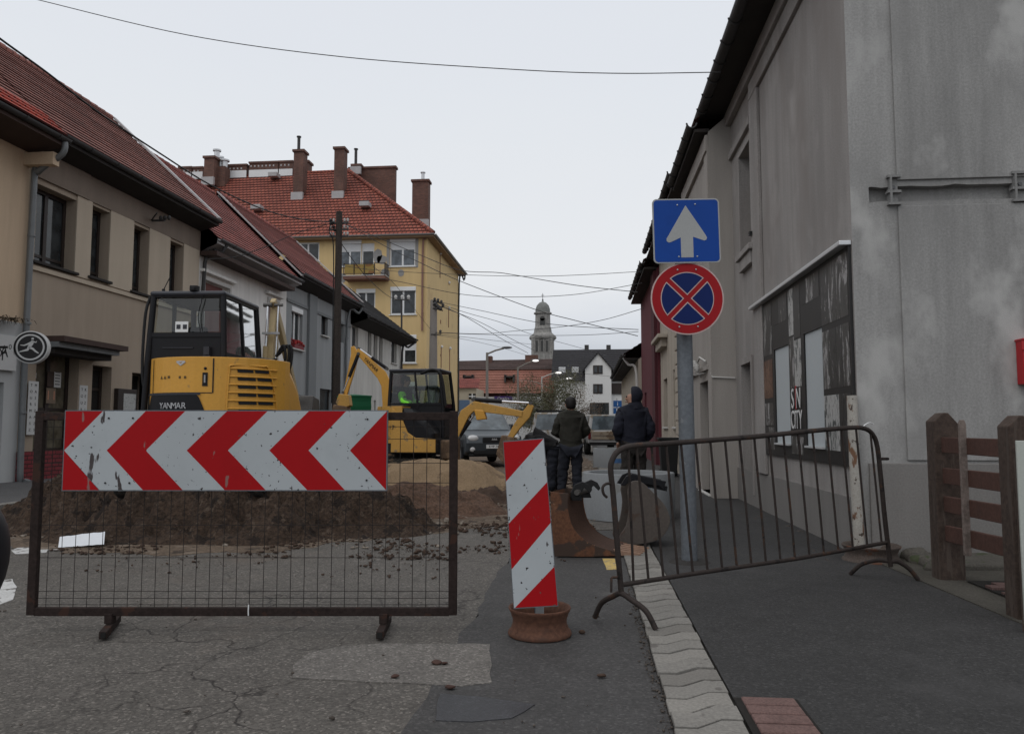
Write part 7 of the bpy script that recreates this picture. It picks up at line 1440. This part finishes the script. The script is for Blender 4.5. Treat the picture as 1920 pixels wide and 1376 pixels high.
t = thing('roof_mast', 'thin dark electricity mast on the end of the dark roofed house', 'mast', onD(753, 618, 49)); a, b = onD(753, 632, 49), onD(753, 562, 49); mb = MB(); mb.tube([a, b], .06, 8); c0_, c1_ = onD(742, 562, 49), onD(766, 562, 49); mb.bar(c0_, c1_, .07, .07); mb.build('shaft', t, M_gutdark); 
for f in (0, .5, 1): mb = MB(); insul(mb, c0_.lerp(c1_, f), .12); mb.build('insulator', t, M_trim)
M_lamp_on = NT('lamp_lens'); M_lamp_on.b.inputs['Emission Color'].default_value = (1, .98, .94, 1); M_lamp_on.b.inputs['Emission Strength'].default_value = 1.1; M_lamp_on = M_lamp_on.done((.8, .8, .78), .4)
def lamp(label, px, yt, ax_, ay_, d, m, lens=True, r=.10):
    b = onD(px, 800, d); b.z = 0; a = onD(px, yt, d); e_ = onD(ax_, ay_, d); t_ = thing('street_lamp', label, 'street lamp', b, 0, 'street lamps down the street'); mb = MB(); mb.tube([b, V((b.x, b.y, a.z))], [r, r * .7], 10); mb.build('pole', t_, m); mb = MB(); mb.tube([V((b.x, b.y, a.z - .1)), a.lerp(e_, .5), e_], r * .5, 8); mb.build('arm', t_, m); mb = MB(); dd = (e_ - a).normalized(); mb.ball(e_ + dd * .2, (.38, .15, .09), 12, 6); mb.build('lamp_head', t_, M_gutter)
    if lens: mb = MB(); mb.ball(e_ + dd * .22 - Z3 * .05 - FH * .06, (.26, .13, .085), 12, 6); mb.build('lens', t_, M_lamp_on)
lamp('tall grey street lamp with a dark head in front of the tiled hall', 913, 661, 945, 653, 52, M_cpole, False, .12); lamp('slim street lamp with a lit head left of the bushy tree', 971, 688, 999, 677, 58, M_cpole); lamp('short street lamp inside the bushy tree with a pale lit head', 1016, 706, 1042, 699, 60, M_trim, True, .08); lamp('lowest street lamp right of the tree trunk with a pale lit head', 1041, 714, 1062, 709.5, 64, M_trim, True, .08)
b = onD(1157, 800, 52); b.z = 0; t = thing('parking_sign', 'blue information and parking sign post beside the hooded man', 'road sign', b); mb = MB(); zt_ = onD(1157, 746, 52).z; mb.tube([b, V((b.x, b.y, zt_))], .05, 8); mb.build('post', t, M_trim)
for yt, yb, ch in ((751, 763, 'i'), (764.5, 775.5, 'P')):
    p, q = onD(1150, yt, 51.8), onD(1166, yb, 51.8); mb = MB(); mb.add([p, V((q.x, q.y, p.z)), q, V((p.x, p.y, q.z))] + [v_ + FH * .06 for v_ in (p, V((q.x, q.y, p.z)), q, V((p.x, p.y, q.z)))], [(0, 1, 2, 3), (4, 5, 6, 7), (0, 1, 5, 4), (1, 2, 6, 5), (2, 3, 7, 6), (3, 0, 4, 7)]); o = mb.build('sign_plate', t, mat('far_sign_blue', (.02, .10, .30), .5)); text('lettering', ch, .42, M_wfr, o, (p + q) / 2 - FH * .01, RT, Z3, ext=.004)
# ---------------------------------------------------------------- overhead cables
M_cab = mat('cable_black', (.016, .015, .015), .7, .2, 5); M_cabg = mat('cable_grey', (.05, .05, .052), .7, .2, 5)
def cable(label, pts, d0, d1, r=.012, m=None):
    n = len(pts); L_ = [0]
    for a, b in zip(pts, pts[1:]): L_.append(L_[-1] + math.hypot(b[0] - a[0], b[1] - a[1]))
    P_ = [onD(x, y, 1 / ((1 / d0) * (1 - l / L_[-1]) + (1 / d1) * l / L_[-1])) for (x, y), l in zip(pts, L_)]
    sp_ = smooth_pts(P_, 8); mb = MB(); mb.tube(sp_, r, 5, caps=False); return tag(mb.build('overhead_cable', None, m or M_cab), label, 'cable', 'overhead cables across the street')
dR = onX(1350, 137, 2.1).dot(FH)
cable('long thin cable sagging across the top of the sky', [(-40, -28), (70, 0), (350, 66), (640, 107), (950, 130), (1150, 138), (1352, 136)], 14, dR, .008, M_cabg)
cable('thick cable running along the left roof ridge down to the timber pole', [(-60, 25), (0, 73), (90, 138), (180, 208), (300, 288), (400, 350), (500, 395), (570, 412), (626, 417)], 12, dW, .020)
cable('cable from the brown house bracket up to the timber pole', [(384, 490), (392, 486), (440, 482), (500, 462), (560, 436), (625, 418)], 22, dW, .014)
cable('steep cable dropping from the timber pole across the yellow wall to the mast', [(633, 446), (660, 485), (690, 522), (725, 553), (748, 564)], dW, 49, .016)
cable('long diagonal cable from the timber pole passing in front of the church dome', [(637, 414), (730, 466), (780, 489), (860, 526), (1000, 579), (1075, 600), (1196, 630)], dW, 24, .012, M_cabg)
cable('upper cable from the timber pole over the yellow block eaves', [(637, 416), (700, 442), (780, 475), (860, 506), (930, 511), (960, 515), (1080, 535), (1196, 548)], dW, 24, .012, M_cabg)
cable('flat cable crossing the sky just below the yellow block gutter', [(640, 498), (700, 506), (860, 515), (1000, 518), (1100, 515), (1204, 509)], dW, 24, .009, M_cabg)
cable('sagging cable above the church dome', [(640, 520), (725, 524), (860, 551), (960, 557), (1080, 552), (1204, 531)], dW, 26, .010, M_cabg)
cable('cable from the concrete pole passing behind the church lantern', [(822, 566), (900, 582), (1000, 603), (1080, 612), (1197, 618)], dP, 30, .014, M_cabg)
cable('lower cable from the concrete pole to the dark roof', [(824, 570), (880, 588), (940, 605), (1000, 628), (1080, 650), (1140, 668)], dP, 70, .016, M_cabg)
cable('steep cable from the concrete pole toward the hall chimney', [(828, 573), (880, 598), (940, 635), (990, 662)], dP, 70, .020, M_cabg)
cable('parallel steep cable just right of the hall chimney one', [(830, 576), (900, 604), (960, 636), (1004, 658)], dP, 70, .018, M_cabg)
cable('rising cable from the concrete pole to the maroon house eaves', [(815, 623), (900, 626), (960, 621), (1050, 613), (1130, 600), (1207, 578)], dP, 28, .012, M_cabg)
cable('nearly level cable across the church shaft', [(815, 624), (900, 627), (1000, 629), (1100, 628), (1197, 622)], dP, 30, .011, M_cabg)
cable('low cable over the hall roof toward the church', [(815, 626), (880, 633), (950, 641), (1003, 646)], dP, 70, .014, M_cabg)
cable('lowest thin cable falling toward the street lamp', [(815, 628), (880, 638), (940, 652), (990, 667)], dP, 70, .012, M_cabg)
cable('cable slanting down the lower yellow wall to the concrete pole', [(700, 500), (740, 533), (780, 583), (806, 616)], dW, dP, .010, M_cabg)
cable('thin cable from the white house corner across the hall', [(1020, 687), (1080, 698), (1146, 706), (1196, 711)], 66, 40, .010, M_cabg)
# ---------------------------------------------------------------- trees
M_leaf = mat('olive_leaf', (.105, .105, .062), .85, .35, .9, .2, 8); M_leafb = mat('brown_twig_leaf', (.12, .088, .06), .9, .3, 1, .2, 8); M_bark = mat('pale_birch_bark', (.33, .31, .28), .9, .2, 3, .2); M_barkd = mat('grey_brown_bark', (.10, .08, .065), .9, .25, 3, .2)
def tree(name, label, b, h, w_, m, bark, n=2600, leaf=.17, droop=.6, seed=1, low=.25, limbs=9):
    rng = random.Random(seed); t_ = thing(name, label, 'tree', b); mb = MB(); tips = []
    top_ = b + Z3 * h * .8; mb.tube(smooth_pts([b, b + V((rng.uniform(-.1, .1), 0, h * .3)), b + V((rng.uniform(-.2, .2), 0, h * .55)), top_], 4), [.13 * (1 - .9 * k / 12) + .015 for k in range(13)], 8)
    for i in range(limbs):
        f = low + (.8 - low) * i / limbs; a = rng.uniform(0, 2 * pi); p0_ = b + Z3 * h * f; e_ = p0_ + V((cos(a) * w_ * rng.uniform(.25, .5), sin(a) * w_ * rng.uniform(.25, .5), h * rng.uniform(.12, .3)))
        mb.tube(smooth_pts([p0_, p0_.lerp(e_, .5) + Z3 * h * .04, e_], 4), [.05, .045, .04, .035, .03, .026, .022, .018, .012], 6); tips += [p0_.lerp(e_, q) for q in (.4, .6, .8, 1)]
        for _ in range(4): q = p0_.lerp(e_, rng.uniform(.3, 1)); g = q + V((rng.gauss(0, .4), rng.gauss(0, .4), rng.uniform(-.3, .6))); mb.tube([q, g], [.018, .006], 5, caps=False); tips.append(g)
    mb.build('trunk', t_, bark); lf = MB()
    cl = [(q + V((rng.gauss(0, .35), rng.gauss(0, .35), rng.gauss(0, .25))), rng.uniform(.35, .8)) for q in tips for _ in range(2)]
    for i in range(n):
        c_, r_ = rng.choice(cl); p_ = c_ + V((rng.gauss(0, r_ * .55), rng.gauss(0, r_ * .55), rng.gauss(0, r_ * .45) - droop * abs(rng.gauss(0, .8))))
        if p_.z < b.z + h * .1: continue
        ax_ = V((rng.gauss(0, 1), rng.gauss(0, 1), rng.gauss(0, .6) - droop * 1.5)).normalized(); sd_ = ax_.cross(V((rng.gauss(0, 1), rng.gauss(0, 1), rng.gauss(0, 1)))).normalized(); l_ = leaf * rng.uniform(.6, 1.5)
        lf.quad(p_, p_ + ax_ * l_ * .5 + sd_ * l_ * .2, p_ + ax_ * l_, p_ + ax_ * l_ * .5 - sd_ * l_ * .2)
    lf.build('crown', t_, m); return t_
b = onD(1040, 800, 60); b.z = 0; tree('birch_tree', 'bushy olive tree with pale birch limbs before the gabled house', b, 5.7, 6.4, M_leaf, M_bark, 13000, .12, .8, 3, .2, 13)
b = onD(1075, 800, 63); b.z = 0; tree('bushy_tree', 'lower brownish drooping tree at the right side of the bushy olive tree', b, 4.2, 4.0, M_leafb, M_barkd, 5000, .11, .8, 5, .25, 8)
b = onD(1000, 800, 66); b.z = 0; tree('bare_tree', 'thin tree with brown leaves left of the bushy olive tree', b, 4.7, 3.6, M_leaf, M_bark, 3500, .11, .7, 8, .3, 8)
# ---------------------------------------------------------------- the edge of the camera car's mirror
mp_ = onD(-50, 1042, .92); t = thing('car_mirror', 'black wing mirror of a car cut off by the left edge of the photo', 'car mirror', (mp_.x, mp_.y, 0))
mb = MB(); mb.ball((0, 0, 0), (.030, .05, .054), 20, 14); mb.v = [mp_ + RT * v_.x + FH * v_.y + Z3 * v_.z * (1 + .25 * (v_.x > 0)) for v_ in mb.v]; mb.build('housing', t, M_bk)
mb = MB(); mb.tube([mp_ - RT * .02, mp_ - RT * .12 - Z3 * .05], .022, 8); mb.build('arm', t, M_bk); q = mp_ - RT * .14; mb = MB(); mb.box((q.x - .03, q.y - .5, .72), (.06, 1.1, .62), Matrix.Rotation(PSI, 3, 'Z')); mb.build('door', t, M_bk, bevel=.03); mb = MB(); mb.box((q.x - .03, q.y - .5, .22), (.09, 1.1, .36), Matrix.Rotation(PSI, 3, 'Z')); mb.build('door_sill', t, M_bkm, bevel=.02)
